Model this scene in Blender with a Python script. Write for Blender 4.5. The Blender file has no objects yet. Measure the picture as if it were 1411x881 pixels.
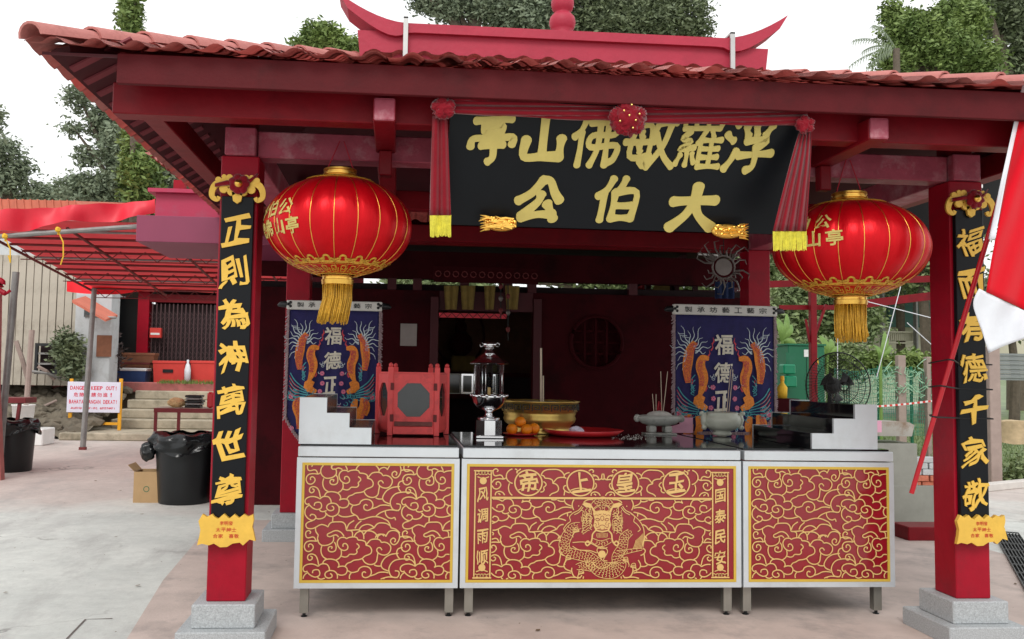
import bpy, bmesh, math, random
from mathutils import Vector, Matrix, noise
R=random.Random(7)
sc=bpy.context.scene; COL=sc.collection
# ---------------------------------------------------------------- camera
F_,CX,CY=1215.96,643.76,434.85; YAW,PIT,ROL=.0784,.0643,.0165; EYE=Vector((0,0,1.5))
fw=Vector((math.sin(YAW)*math.cos(PIT),math.cos(YAW)*math.cos(PIT),math.sin(PIT)))
r0=Vector((math.cos(YAW),-math.sin(YAW),0)); u0=r0.cross(fw)
rt=r0*math.cos(ROL)+u0*math.sin(ROL); up=-r0*math.sin(ROL)+u0*math.cos(ROL)
cd=bpy.data.cameras.new('camera'); cam=bpy.data.objects.new('camera',cd); COL.objects.link(cam)
m3=Matrix((rt,up,-fw)).transposed(); cam.matrix_world=Matrix.Translation(EYE)@m3.to_4x4()
cd.sensor_width=36; cd.lens=F_/1411*36; cd.shift_x=(705.5-CX)/1411; cd.shift_y=(CY-440.5)/1411
cd.clip_start=.05; cd.clip_end=1500; sc.camera=cam
# ---------------------------------------------------------------- world, sun, exposure
w=bpy.data.worlds.new('World'); sc.world=w; w.use_nodes=True
nt=w.node_tree; nt.nodes.clear()
SUN_EL,SUN_AZ=math.radians(44),math.radians(196)      # azimuth clockwise from +Y
sky=nt.nodes.new('ShaderNodeTexSky'); sky.sky_type='NISHITA'; sky.sun_disc=False
sky.sun_elevation=SUN_EL; sky.sun_rotation=SUN_AZ; sky.air_density=1.5; sky.dust_density=4; sky.ozone_density=1
tc=nt.nodes.new('ShaderNodeTexCoord'); nz=nt.nodes.new('ShaderNodeTexNoise'); nz.inputs['Scale'].default_value=2.2; nz.inputs['Detail'].default_value=5
nt.links.new(tc.outputs['Generated'],nz.inputs['Vector'])
cr=nt.nodes.new('ShaderNodeValToRGB'); cr.color_ramp.elements[0].position=.3; cr.color_ramp.elements[1].position=.7
cr.color_ramp.elements[0].color=(10.6,10.9,11.2,1); cr.color_ramp.elements[1].color=(13.2,13.2,13.0,1)
nt.links.new(nz.outputs['Fac'],cr.inputs['Fac'])
mx=nt.nodes.new('ShaderNodeMix'); mx.data_type='RGBA'; mx.inputs['Factor'].default_value=.9
nt.links.new(sky.outputs['Color'],mx.inputs[6]); nt.links.new(cr.outputs['Color'],mx.inputs[7])
bg=nt.nodes.new('ShaderNodeBackground'); bg.inputs['Strength'].default_value=.11
nt.links.new(mx.outputs[2],bg.inputs['Color']); wo=nt.nodes.new('ShaderNodeOutputWorld'); nt.links.new(bg.outputs[0],wo.inputs[0])
sl=bpy.data.lights.new('sun','SUN'); sl.energy=1.3; sl.angle=math.radians(22); sl.color=(1,.97,.93)
so=bpy.data.objects.new('sun',sl); COL.objects.link(so)
sd=Vector((math.sin(SUN_AZ)*math.cos(SUN_EL),math.cos(SUN_AZ)*math.cos(SUN_EL),math.sin(SUN_EL)))
so.rotation_euler=sd.to_track_quat('Z','Y').to_euler(); so.location=(0,-5,20)
sc.view_settings.view_transform='Standard'; sc.view_settings.look='None'; sc.view_settings.exposure=0.0; sc.view_settings.gamma=1
sc.render.engine='CYCLES'; sc.cycles.use_denoising=True; sc.cycles.max_bounces=10; sc.cycles.diffuse_bounces=5
# ---------------------------------------------------------------- positions: a pixel of the photograph and a known plane give a point of the place
def ray(px,py): return fw+rt*((px-CX)/F_)-up*((py-CY)/F_)
def atY(px,py,Y): d=ray(px,py); return EYE+d*(Y/d.y)
def atZ(px,py,Z=0): d=ray(px,py); return EYE+d*((Z-1.5)/d.z)
def atX(px,py,X): d=ray(px,py); return EYE+d*(X/d.x)
def atP(px,py,o,n): d=ray(px,py); return EYE+d*((o-EYE).dot(n)/d.dot(n))
# ---------------------------------------------------------------- materials
MATS={}
def s2l(c): return tuple((x/255/12.92 if x/255<=.04045 else ((x/255+.055)/1.055)**2.4) for x in c)
def mat(name,rgb,rough=.6,metal=0,var=.12,scale=6,bump=.0,bscale=60,spec=.5,dirt=None,dirtamt=.0,dscale=2.5,coat=0,trans=0,ior=1.45,alpha=1,sheen=0,emis=0,stretch=None,lin=None,rnd=0,transl=0):
    if name in MATS: return MATS[name]
    m=bpy.data.materials.new(name); m.use_nodes=True; t=m.node_tree; b=t.nodes['Principled BSDF']
    c=lin or s2l(rgb)
    L=t.links.new; tcn=t.nodes.new('ShaderNodeTexCoord'); vec=tcn.outputs['Object']
    if stretch:
        mp=t.nodes.new('ShaderNodeMapping'); mp.inputs['Scale'].default_value=stretch; L(vec,mp.inputs[0]); vec=mp.outputs[0]
    col=None
    if var>0:
        n=t.nodes.new('ShaderNodeTexNoise'); n.inputs['Scale'].default_value=scale; n.inputs['Detail'].default_value=6; n.inputs['Roughness'].default_value=.65; L(vec,n.inputs['Vector'])
        r=t.nodes.new('ShaderNodeValToRGB'); r.color_ramp.elements[0].position=.3; r.color_ramp.elements[1].position=.72
        r.color_ramp.elements[0].color=(*[x*(1-var) for x in c],1); r.color_ramp.elements[1].color=(*[min(1,x*(1+var)) for x in c],1)
        L(n.outputs['Fac'],r.inputs['Fac']); col=r.outputs['Color']
    if dirt:
        n2=t.nodes.new('ShaderNodeTexNoise'); n2.inputs['Scale'].default_value=dscale; n2.inputs['Detail'].default_value=8; n2.inputs['Roughness'].default_value=.7; L(vec,n2.inputs['Vector'])
        r2=t.nodes.new('ShaderNodeValToRGB'); r2.color_ramp.elements[0].position=.5; r2.color_ramp.elements[1].position=.68
        r2.color_ramp.elements[0].color=(0,0,0,1); r2.color_ramp.elements[1].color=(dirtamt,)*3+(1,); L(n2.outputs['Fac'],r2.inputs['Fac'])
        x=t.nodes.new('ShaderNodeMix'); x.data_type='RGBA'; L(r2.outputs['Color'],x.inputs['Factor'])
        if col: L(col,x.inputs[6])
        else: x.inputs[6].default_value=(*c,1)
        x.inputs[7].default_value=(*s2l(dirt),1); col=x.outputs[2]
    if rnd:
        oi_=t.nodes.new('ShaderNodeObjectInfo'); mr=t.nodes.new('ShaderNodeMapRange'); mr.inputs[3].default_value=1-rnd; mr.inputs[4].default_value=1+rnd*.6; L(oi_.outputs['Random'],mr.inputs[0])
        hs=t.nodes.new('ShaderNodeHueSaturation'); L(mr.outputs[0],hs.inputs['Value']); L(col,hs.inputs['Color']); col=hs.outputs[0]
    if col: L(col,b.inputs['Base Color'])
    else: b.inputs['Base Color'].default_value=(*c,1)
    b.inputs['Roughness'].default_value=rough; b.inputs['Metallic'].default_value=metal
    b.inputs['Specular IOR Level'].default_value=spec; b.inputs['Coat Weight'].default_value=coat; b.inputs['Coat Roughness'].default_value=.08
    b.inputs['Transmission Weight'].default_value=trans; b.inputs['IOR'].default_value=ior; b.inputs['Alpha'].default_value=alpha
    if sheen: b.inputs['Sheen Weight'].default_value=sheen
    if emis: b.inputs['Emission Color'].default_value=(*c,1); b.inputs['Emission Strength'].default_value=emis
    if bump:
        n3=t.nodes.new('ShaderNodeTexNoise'); n3.inputs['Scale'].default_value=bscale; n3.inputs['Detail'].default_value=4; L(vec,n3.inputs['Vector'])
        bp=t.nodes.new('ShaderNodeBump'); bp.inputs['Strength'].default_value=bump; bp.inputs['Distance'].default_value=.01; L(n3.outputs['Fac'],bp.inputs['Height']); L(bp.outputs['Normal'],b.inputs['Normal'])
    if transl:
        tr=t.nodes.new('ShaderNodeBsdfTranslucent'); tr.inputs[0].default_value=(*c,1); ms=t.nodes.new('ShaderNodeMixShader'); ms.inputs[0].default_value=transl
        L(b.outputs[0],ms.inputs[1]); L(tr.outputs[0],ms.inputs[2]); L(ms.outputs[0],t.nodes['Material Output'].inputs[0])
    MATS[name]=m; return m
M={}
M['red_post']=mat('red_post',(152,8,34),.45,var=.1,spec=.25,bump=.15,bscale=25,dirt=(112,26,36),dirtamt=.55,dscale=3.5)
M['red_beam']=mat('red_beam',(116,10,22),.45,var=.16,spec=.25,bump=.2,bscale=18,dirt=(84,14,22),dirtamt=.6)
M['red_peel']=mat('red_peel',(158,70,86),.45,spec=.3,var=.2,scale=9,bump=.3,bscale=30,dirt=(196,160,164),dirtamt=.5,dscale=5)  # mauve beam paint, whitish reflection mixed into its pale colour
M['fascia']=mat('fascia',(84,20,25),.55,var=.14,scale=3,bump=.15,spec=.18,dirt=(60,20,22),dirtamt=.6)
M['dark_red']=mat('dark_red',(70,16,24),.6,var=.2,scale=3)
M['pink_paint']=mat('pink_paint',(176,44,80),.45,var=.08,scale=2,bump=.1,dirt=(140,90,110),dirtamt=.4)
M['mauve_paint']=mat('mauve_paint',(136,56,84),.5,var=.06,scale=2)
M['ridge_paint']=mat('ridge_paint',(174,42,66),.55,var=.12,scale=5,bump=.3,bscale=25,dirt=(150,40,60),dirtamt=.4)
M['tile']=mat('roof_tile_clay',(188,122,116),.75,var=.12,scale=7,bump=.3,bscale=80,dirt=(140,86,80),dirtamt=.6,dscale=5,rnd=.12,spec=.25)
M['gold']=mat('gold_paint',(226,182,76),.38,metal=.25,var=.08,scale=14,bump=.1)
M['gold_pale']=mat('gold_pale',(196,178,100),.5,metal=.1,var=.07,scale=14)
M['gold_metal']=mat('gold_metal',(240,190,92),.32,metal=1,var=.1,scale=20)
M['brass']=mat('brass',(206,176,98),.3,metal=.75,var=.15,scale=14)
M['gold_line']=mat('gold_line',(216,178,112),.5,metal=0,var=.06)
M['gold_frame']=mat('gold_frame',(206,172,66),.45,metal=.1,var=.06)
M['black_lacquer']=mat('black_lacquer',(10,13,18),.4,var=.2,scale=3,spec=.25)
M['black_plastic']=mat('black_plastic',(22,24,26),.38,var=.2,bump=.15,bscale=12)
M['granite']=mat('granite',(168,172,174),.65,var=.35,scale=140,bump=.3,bscale=150)
M['granite_black']=mat('granite_black',(20,20,24),.07,var=.5,scale=200,spec=.6)
M['panel_red']=mat('panel_red',(138,22,34),.16,var=.1,scale=4,coat=.5)
M['steel']=mat('steel',(196,200,204),.3,metal=.85,var=.06,scale=4,bump=.03,bscale=200)
M['steel_front']=mat('steel_front',(206,212,216),.42,metal=.45,var=.05,scale=4,dirt=(150,146,140),dirtamt=.25)
M['steel_dark']=mat('steel_dark',(150,148,140),.35,metal=.7,var=.1)
M['silver']=mat('silver',(222,222,224),.13,metal=1,var=.04)
M['satin']=mat('lantern_satin',(196,8,22),.36,metal=.45,var=.08,scale=5,bump=.35,bscale=9,stretch=(3,3,.5),spec=.3)
M['drape']=mat('drape_cloth',(124,8,26),.85,spec=.15,var=.15,scale=9,bump=.2,bscale=20,sheen=.3)
M['fringe']=mat('fringe_yellow',(214,204,70),.7,var=.2,scale=60)
M['tassel']=mat('tassel_gold',(206,158,50),.45,metal=.2,var=.3,scale=90)
M['plaque_red']=mat('plaque_red',(190,50,30),.6,var=0)
M['white']=mat('white_paint',(228,228,226),.5,var=.05)
M['cloth_white']=mat('cloth_white',(224,226,232),.8,var=.06,bump=.1)
M['flag_red']=mat('flag_red',(206,8,30),.85,spec=.15,var=.06,scale=3,bump=.1,bscale=12,sheen=.2)
M['blue_cloth']=mat('blue_cloth',(34,30,84),.8,var=.25,scale=12,bump=.3,bscale=120)
M['emb_orange']=mat('thread_orange',(222,130,40),.6,var=.3,scale=80)
M['emb_silver']=mat('thread_silver',(188,200,206),.5,var=.2,scale=60)
M['emb_teal']=mat('thread_teal',(70,150,160),.6,var=.3,scale=50)
M['emb_red']=mat('thread_red',(190,60,70),.6,var=.3,scale=60)
M['emb_pink']=mat('thread_pink',(205,110,140),.6,var=.3,scale=60)
M['emb_cream']=mat('thread_cream',(206,200,184),.55,metal=.2,var=.2,scale=40)
M['fringe_grey']=mat('fringe_grey',(156,136,140),.85,var=.3,scale=40,bump=.5,bscale=80)
M['ink']=mat('ink',(20,20,22),.7,var=0)
M['box_red']=mat('lantern_box_red',(236,84,84),.5,var=.08,scale=8,bump=.15,bscale=40,dirt=(140,50,50),dirtamt=.5,dscale=7)
M['glass_dark']=mat('glass_dark',(44,48,48),.08,var=.2,spec=.8)
M['stone_pale']=mat('stone_pale',(172,174,168),.5,var=.12,scale=12,bump=.2,dirt=(120,120,114),dirtamt=.5,dscale=9)
M['jade']=mat('jade_stone',(196,200,186),.3,var=.12,scale=9)
M['orange']=mat('orange_peel',(240,136,20),.42,var=.08,bump=.3,bscale=300)
M['tray_red']=mat('tray_red',(196,38,44),.3,var=.05)
M['cup_red']=mat('cup_red',(120,6,26),.15,var=.05)
M['paper']=mat('paper_white',(216,212,230),.8,var=.04)
M['card_pink']=mat('card_pink',(226,166,190),.7,var=.03)
M['stick']=mat('incense_stick',(198,180,160),.8,var=.1)
M['stick_red']=mat('incense_red',(180,30,50),.7,var=.1)
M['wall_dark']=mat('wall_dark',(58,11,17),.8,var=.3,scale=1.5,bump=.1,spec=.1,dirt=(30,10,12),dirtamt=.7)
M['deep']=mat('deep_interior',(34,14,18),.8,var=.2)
M['yellow_cloth']=mat('yellow_cloth',(128,106,50),.8,var=.25,scale=12)
M['tarp']=mat('tarp_red',(214,40,58),.45,var=.1,scale=2,bump=.35,bscale=5)
M['tarp_low']=mat('tarp_translucent',(206,62,68),.55,var=.15,scale=3,transl=.28)
M['pipe']=mat('pipe_steel',(136,134,132),.55,metal=.4,var=.2,scale=8)
M['rust']=mat('rusty_steel',(110,44,44),.7,var=.25)
M['rope']=mat('rope_yellow',(226,180,50),.7,var=.2)
M['shed']=mat('shed_wall',(178,170,156),.7,var=.1,scale=2,dirt=(120,108,94),dirtamt=.6,dscale=1.5)
M['shed_white']=mat('shed_white',(190,194,196),.7,var=.1,scale=2,dirt=(130,124,116),dirtamt=.5)
M['wood_brown']=mat('wood_brown',(132,84,60),.7,var=.2,scale=8)
M['roof_orange']=mat('roof_orange',(196,108,86),.7,var=.15,scale=3)
M['rubble']=mat('rubble',(112,104,90),.9,var=.5,scale=5,bump=.8,bscale=12,dirt=(70,60,50),dirtamt=.8)
M['step']=mat('step_concrete',(176,166,146),.85,var=.2,scale=4,bump=.4,bscale=15,dirt=(100,96,78),dirtamt=.8,dscale=1.7)
M['kerb_pink']=mat('kerb_pink',(176,104,100),.8,var=.2,scale=3,dirt=(110,90,84),dirtamt=.5)
M['cool_blue']=mat('coolbox_blue',(40,64,110),.5,var=.1)
M['crate_red']=mat('crate_red',(206,62,54),.5,var=.08,scale=3)
M['steel_gate']=mat('gate_steel',(84,62,64),.5,metal=.3,var=.2)
M['sign_yellow']=mat('sign_yellow',(228,164,36),.5,var=.08)
M['sign_white']=mat('sign_white',(222,220,236),.4,var=.03)
M['sign_print']=mat('sign_print',(214,60,84),.5,var=0)
M['carton']=mat('carton',(178,146,106),.8,var=.08,scale=5)
M['bag']=mat('bin_bag',(20,22,24),.2,var=.2,bump=.7,bscale=14)
M['table_red']=mat('table_red',(122,34,40),.5,var=.1)
M['cab_green']=mat('cabinet_green',(22,104,72),.5,var=.08,scale=3,dirt=(60,110,90),dirtamt=.4)
M['cab_green2']=mat('cabinet_green_bright',(10,128,90),.4,var=.06)
M['concrete_post']=mat('concrete_post',(158,140,132),.85,var=.15,scale=6)
M['net_green']=mat('net_green',(70,140,116),.8,var=.2)
M['net_red']=mat('net_red',(214,74,62),.7,var=.2,scale=30)
M['house_cream']=mat('house_cream',(196,190,170),.7,var=.1,scale=1)
M['house_green']=mat('house_green',(60,96,88),.7,var=.15,scale=1)
M['zinc']=mat('zinc_sheet',(140,144,144),.5,metal=.4,var=.15,scale=2,dirt=(110,90,76),dirtamt=.5)
M['log']=mat('log_wood',(186,164,130),.85,var=.25,scale=7,bump=.4,bscale=14)
M['bark']=mat('bark',(98,88,76),.9,var=.3,scale=8,bump=.6,bscale=20)
M['drain']=mat('drain_iron',(86,88,88),.5,metal=.4,var=.2)
M['pit']=mat('drain_pit',(22,22,22),.9,var=.1)
M['brick']=mat('brick_orange',(190,112,88),.85,var=.2,scale=9,bump=.4)
M['fan']=mat('fan_black',(18,18,18),.45,var=.1)
M['glass']=mat('clear_glass',(240,244,244),.02,var=0,trans=1,ior=1.1)
def leafmat(name,a,b,scale=.5):
    m=bpy.data.materials.new(name); m.use_nodes=True; t=m.node_tree; p=t.nodes['Principled BSDF']; L=t.links.new
    tcn=t.nodes.new('ShaderNodeTexCoord'); n=t.nodes.new('ShaderNodeTexNoise'); n.inputs['Scale'].default_value=scale; n.inputs['Detail'].default_value=7; n.inputs['Roughness'].default_value=.8; L(tcn.outputs['Object'],n.inputs['Vector'])
    r=t.nodes.new('ShaderNodeValToRGB'); r.color_ramp.elements[0].position=.35; r.color_ramp.elements[1].position=.65
    r.color_ramp.elements[0].color=(*a,1); r.color_ramp.elements[1].color=(*b,1); L(n.outputs['Fac'],r.inputs['Fac']); L(r.outputs['Color'],p.inputs['Base Color'])
    p.inputs['Roughness'].default_value=.55; p.inputs['Specular IOR Level'].default_value=.35; MATS[name]=m; return m
M['leaf_dark']=leafmat('leaf_dark',(.09,.12,.07),(.21,.25,.13),2.2)
M['leaf_mid']=leafmat('leaf_mid',(.11,.16,.07),(.25,.31,.13),2.2)
M['leaf_bright']=leafmat('leaf_bright',(.09,.15,.04),(.24,.32,.09),.8)
M['leaf_grey']=leafmat('leaf_grey',(.13,.17,.11),(.27,.32,.21),2.2)
M['leaf_banana']=leafmat('leaf_banana',(.08,.16,.03),(.2,.32,.08),1.5)
M['grass']=leafmat('grass_green',(.09,.13,.05),(.19,.25,.10),.9)
# ground: concrete slab, weathered in pale and pinkish patches
def groundmat():
    m=bpy.data.materials.new('concrete_ground'); m.use_nodes=True; t=m.node_tree; p=t.nodes['Principled BSDF']; L=t.links.new
    tcn=t.nodes.new('ShaderNodeTexCoord'); V=tcn.outputs['Object']
    def N(s,d=7,r=.65,st=None):
        v=V
        if st: mp=t.nodes.new('ShaderNodeMapping'); mp.inputs['Scale'].default_value=st; mp.inputs['Rotation'].default_value=(0,0,.5); L(V,mp.inputs[0]); v=mp.outputs[0]
        n=t.nodes.new('ShaderNodeTexNoise'); n.inputs['Scale'].default_value=s; n.inputs['Detail'].default_value=d; n.inputs['Roughness'].default_value=r; L(v,n.inputs['Vector']); return n.outputs['Fac']
    def ramp(f,p0,c0,p1,c1):
        r=t.nodes.new('ShaderNodeValToRGB'); r.color_ramp.elements[0].position=p0; r.color_ramp.elements[1].position=p1; r.color_ramp.elements[0].color=(*c0,1); r.color_ramp.elements[1].color=(*c1,1); L(f,r.inputs['Fac']); return r.outputs['Color']
    def mixc(f,a,b):
        x=t.nodes.new('ShaderNodeMix'); x.data_type='RGBA'; L(f,x.inputs['Factor']); L(a,x.inputs[6]); L(b,x.inputs[7]); return x.outputs[2]
    base=ramp(N(.9),.3,(.50,.515,.49),.7,(.68,.69,.65)); pink=ramp(N(1.3),.3,(.50,.435,.40),.7,(.60,.53,.49))
    sx=t.nodes.new('ShaderNodeSeparateXYZ'); L(V,sx.inputs[0]); mr=t.nodes.new('ShaderNodeMapRange'); mr.inputs[1].default_value=7.6; mr.inputs[2].default_value=12.5; L(sx.outputs['Y'],mr.inputs[0])
    ad=t.nodes.new('ShaderNodeMath'); ad.operation='MULTIPLY_ADD'; L(N(.6,4,.6),ad.inputs[0]); ad.inputs[1].default_value=.9; ad.inputs[2].default_value=-.45
    a2=t.nodes.new('ShaderNodeMath'); a2.operation='ADD'; L(mr.outputs[0],a2.inputs[0]); L(ad.outputs[0],a2.inputs[1])
    c=mixc(ramp(a2.outputs[0],.35,(0,0,0),.62,(1,1,1)),base,pink)
    fine=ramp(N(9,9,.75),.25,(.82,.82,.82),.75,(1.1,1.1,1.1))
    mm=t.nodes.new('ShaderNodeMix'); mm.data_type='RGBA'; mm.blend_type='MULTIPLY'; mm.inputs['Factor'].default_value=1; L(c,mm.inputs[6]); L(fine,mm.inputs[7]); c=mm.outputs[2]
    stain=ramp(N(1.5,9,.75,(1,.35,1)),.50,(0,0,0),.68,(.62,.62,.62)); dk=t.nodes.new('ShaderNodeRGB'); dk.outputs[0].default_value=(.33,.32,.31,1)
    c=mixc(stain,c,dk.outputs[0])
    spk=ramp(N(38,3,.6),.66,(0,0,0),.74,(.45,.45,.45)); c=mixc(spk,c,dk.outputs[0])
    vo=t.nodes.new('ShaderNodeTexVoronoi'); vo.feature='DISTANCE_TO_EDGE'; vo.inputs['Scale'].default_value=.42
    wv=t.nodes.new('ShaderNodeVectorMath'); wv.operation='MULTIPLY_ADD'; nn=t.nodes.new('ShaderNodeTexNoise'); nn.inputs['Scale'].default_value=1.7; nn.inputs['Detail'].default_value=7; L(V,nn.inputs['Vector']); L(nn.outputs['Color'],wv.inputs[0]); wv.inputs[1].default_value=(1.3,1.3,0); L(V,wv.inputs[2]); L(wv.outputs[0],vo.inputs['Vector'])
    crk=ramp(vo.outputs['Distance'],.002,(.7,.7,.7),.007,(0,0,0)); msk=ramp(N(.5,3,.5),.52,(0,0,0),.58,(1,1,1)); mu=t.nodes.new('ShaderNodeMath'); mu.operation='MULTIPLY'; L(crk,mu.inputs[0]); L(msk,mu.inputs[1]); ck=t.nodes.new('ShaderNodeRGB'); ck.outputs[0].default_value=(.16,.15,.14,1); c=mixc(mu.outputs[0],c,ck.outputs[0])
    L(c,p.inputs['Base Color']); p.inputs['Roughness'].default_value=.75
    L(ramp(N(1.1,9,.7,(1,.4,1)),.5,(.85,)*3,.7,(.55,)*3),p.inputs['Roughness'])
    bp=t.nodes.new('ShaderNodeBump'); bp.inputs['Strength'].default_value=.25; bp.inputs['Distance'].default_value=.01; L(N(30,6),bp.inputs['Height']); L(bp.outputs[0],p.inputs['Normal'])
    return m
M['ground']=groundmat()
# ---------------------------------------------------------------- mesh helpers
W={}
def regname(o): W[o.name]=o
def tag(o,label=None,cat=None,group=None,kind=None):
    if label:o['label']=label
    if cat:o['category']=cat
    if group:o['group']=group
    if kind:o['kind']=kind
    return o
def wl(o):
    v=Vector((0,0,0))
    while o: v+=o.location; o=o.parent
    return v
def thing(name,loc,label,cat,group=None):
    o=bpy.data.objects.new(name,None); o.empty_display_size=.1; COL.objects.link(o); o.location=Vector(loc); return tag(o,label,cat,group)
def link(name,me,mt,parent,org):
    o=bpy.data.objects.new(name,me); COL.objects.link(o)
    if mt is not None and not me.materials: me.materials.append(mt)
    if parent: o.parent=parent; o.location=Vector(org)-wl(parent)
    else: o.location=Vector(org)
    return o
class G:
    """collects geometry in place coordinates; out() links it as one mesh object"""
    def __init__(s): s.b=bmesh.new()
    def box(s,x0,x1,y0,y1,z0,z1,bev=0,rot=None):
        r=bmesh.ops.create_cube(s.b,size=1); vs=r['verts']; c=Vector(((x0+x1)/2,(y0+y1)/2,(z0+z1)/2)); d=Vector((abs(x1-x0),abs(y1-y0),abs(z1-z0)))
        for v in vs: v.co=Vector((v.co.x*d.x,v.co.y*d.y,v.co.z*d.z))
        if bev:
            es=list({e for v in vs for e in v.link_edges}); rr=bmesh.ops.bevel(s.b,geom=es,offset=bev,segments=1,affect='EDGES'); vs=list({v for f in rr['faces'] for v in f.verts}|{v for v in vs if v.is_valid})
        for v in vs: v.co=(rot@v.co if rot else v.co)+c
        return s
    def bar(s,a,b,w,h,bev=0,upv=(0,0,1)):
        a=Vector(a);b=Vector(b); d=(b-a); L=d.length; d.normalize(); u=Vector(upv); x=d.cross(u)
        if x.length<1e-4: x=d.cross(Vector((0,1,0)))
        x.normalize(); u=x.cross(d); m=Matrix((x,d,u)).transposed(); g=G(); 
        s.box(-w/2,w/2,-L/2,L/2,-h/2,h/2,bev,None) if False else None
        r=bmesh.ops.create_cube(s.b,size=1); vs=r['verts']
        for v in vs: v.co=Vector((v.co.x*w,v.co.y*L,v.co.z*h))
        if bev:
            es=list({e for v in vs for e in v.link_edges}); rr=bmesh.ops.bevel(s.b,geom=es,offset=bev,segments=1,affect='EDGES'); vs=list({v for f in rr['faces'] for v in f.verts}|{v for v in vs if v.is_valid})
        for v in vs: v.co=m@v.co+(a+b)/2
        return s
    def poly(s,pts): 
        vs=[s.b.verts.new(Vector(p)) for p in pts]
        try: s.b.faces.new(vs)
        except Exception: pass
        return s
    def prism(s,pts,vec):
        v0=[s.b.verts.new(Vector(p)) for p in pts]; v1=[s.b.verts.new(Vector(p)+Vector(vec)) for p in pts]; n=len(pts)
        s.b.faces.new(v0); s.b.faces.new(v1[::-1])
        for i in range(n): s.b.faces.new((v0[(i+1)%n],v0[i],v1[i],v1[(i+1)%n]))
        return s
    def tube(s,pts,r,n=8,cap=True,closed=False):
        pts=[Vector(p) for p in pts]; rings=[]; N=len(pts)
        for i,p in enumerate(pts):
            a=pts[i-1] if i or closed else pts[i]; b=pts[(i+1)%N] if i<N-1 or closed else pts[i]; d=(b-a); 
            if d.length<1e-9: d=Vector((0,0,1))
            d.normalize(); ref=Vector((0,0,1)) if abs(d.z)<.9 else Vector((1,0,0)); x=d.cross(ref).normalized(); y=x.cross(d); rr=r[i] if isinstance(r,(list,tuple)) else r
            rings.append([s.b.verts.new(p+(x*math.cos(t)+y*math.sin(t))*rr) for t in [2*math.pi*k/n for k in range(n)]])
        for i in range(N-1 if not closed else N):
            A=rings[i];B=rings[(i+1)%N]
            for k in range(n): s.b.faces.new((A[k],A[(k+1)%n],B[(k+1)%n],B[k]))
        if cap and not closed: s.b.faces.new(rings[0][::-1]); s.b.faces.new(rings[-1])
        return s
    def lathe(s,prof,c=(0,0,0),n=24,sq=0):
        c=Vector(c); rings=[]
        for r,z in prof:
            if r<1e-5: rings.append([s.b.verts.new(c+Vector((0,0,z)))])
            else: rings.append([s.b.verts.new(c+Vector((r*math.cos(2*math.pi*k/n+sq),r*math.sin(2*math.pi*k/n+sq),z))) for k in range(n)])
        for A,B in zip(rings,rings[1:]):
            for k in range(n):
                a=A[k%len(A)];b=A[(k+1)%len(A)];c2=B[(k+1)%len(B)];d=B[k%len(B)]
                q=[]; [q.append(v) for v in (a,b,c2,d) if v not in q]
                if len(q)>2:
                    try:s.b.faces.new(q)
                    except ValueError:pass
        return s
    def grid(s,fn,nu,nv,closeu=False):
        g=[[s.b.verts.new(Vector(fn(i/nu,j/nv))) for j in range(nv+1)] for i in range(nu+(0 if closeu else 1))]
        n=len(g)
        for i in range(nu):
            for j in range(nv): s.b.faces.new((g[i][j],g[(i+1)%n][j],g[(i+1)%n][j+1],g[i][j+1]))
        return s
    def ball(s,c,r,sub=2,sc=(1,1,1)):
        rr=bmesh.ops.create_icosphere(s.b,subdivisions=sub,radius=r)
        for v in rr['verts']: v.co=Vector((v.co.x*sc[0],v.co.y*sc[1],v.co.z*sc[2]))+Vector(c)
        return s
    def ribbon(s,pts,wd,nrm,closed=False):
        """flat band of width wd along pts, lying in the plane of normal nrm"""
        pts=[Vector(p) for p in pts]; nrm=Vector(nrm); N=len(pts); L=[]
        for i,p in enumerate(pts):
            a=pts[max(i-1,0)]; b=pts[min(i+1,N-1)]; d=b-a
            if d.length<1e-9: d=Vector((1,0,0))
            x=d.normalized().cross(nrm); ww=wd[i] if isinstance(wd,(list,tuple)) else wd
            L.append((s.b.verts.new(p-x*ww/2),s.b.verts.new(p+x*ww/2)))
        for (a,b),(c,d) in zip(L,L[1:]): s.b.faces.new((a,b,d,c))
        return s
    def out(s,name,mt,parent=None,smooth=False,org=None,fix=True):
        if fix: bmesh.ops.recalc_face_normals(s.b,faces=s.b.faces)
        vs=s.b.verts
        if org is None:
            lo=Vector([min(v.co[i] for v in vs) for i in range(3)]); hi=Vector([max(v.co[i] for v in vs) for i in range(3)]); org=(lo+hi)/2
            if parent is None: org.z=lo.z
        org=Vector(org)
        for v in vs: v.co-=org
        me=bpy.data.meshes.new(name); s.b.to_mesh(me); s.b.free()
        if smooth:
            me.polygons.foreach_set('use_smooth',[True]*len(me.polygons))
            if smooth!='all':
                try: me.set_sharp_from_angle(angle=math.radians(38))
                except Exception: pass
        return link(name,me,mt,parent,org)
def dup(root,loc,rotz=0,scale=None,label=None):
    c=root.copy(); COL.objects.link(c); c.location=Vector(loc); c.rotation_euler=(0,0,rotz)
    if scale: c.scale=scale
    if label: c['label']=label
    def rec(s,d):
        for ch in s.children:
            k=ch.copy(); COL.objects.link(k); k.parent=d; rec(ch,k)
    rec(root,c); return c
def inst(src,parent,loc,rot=None,name=None):
    o=bpy.data.objects.new(name or src.name.split('.')[0],src.data); COL.objects.link(o); o.parent=parent
    o.location=Vector(loc)-(wl(parent) if parent else Vector()); 
    if rot: o.rotation_euler=rot
    return o
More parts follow.
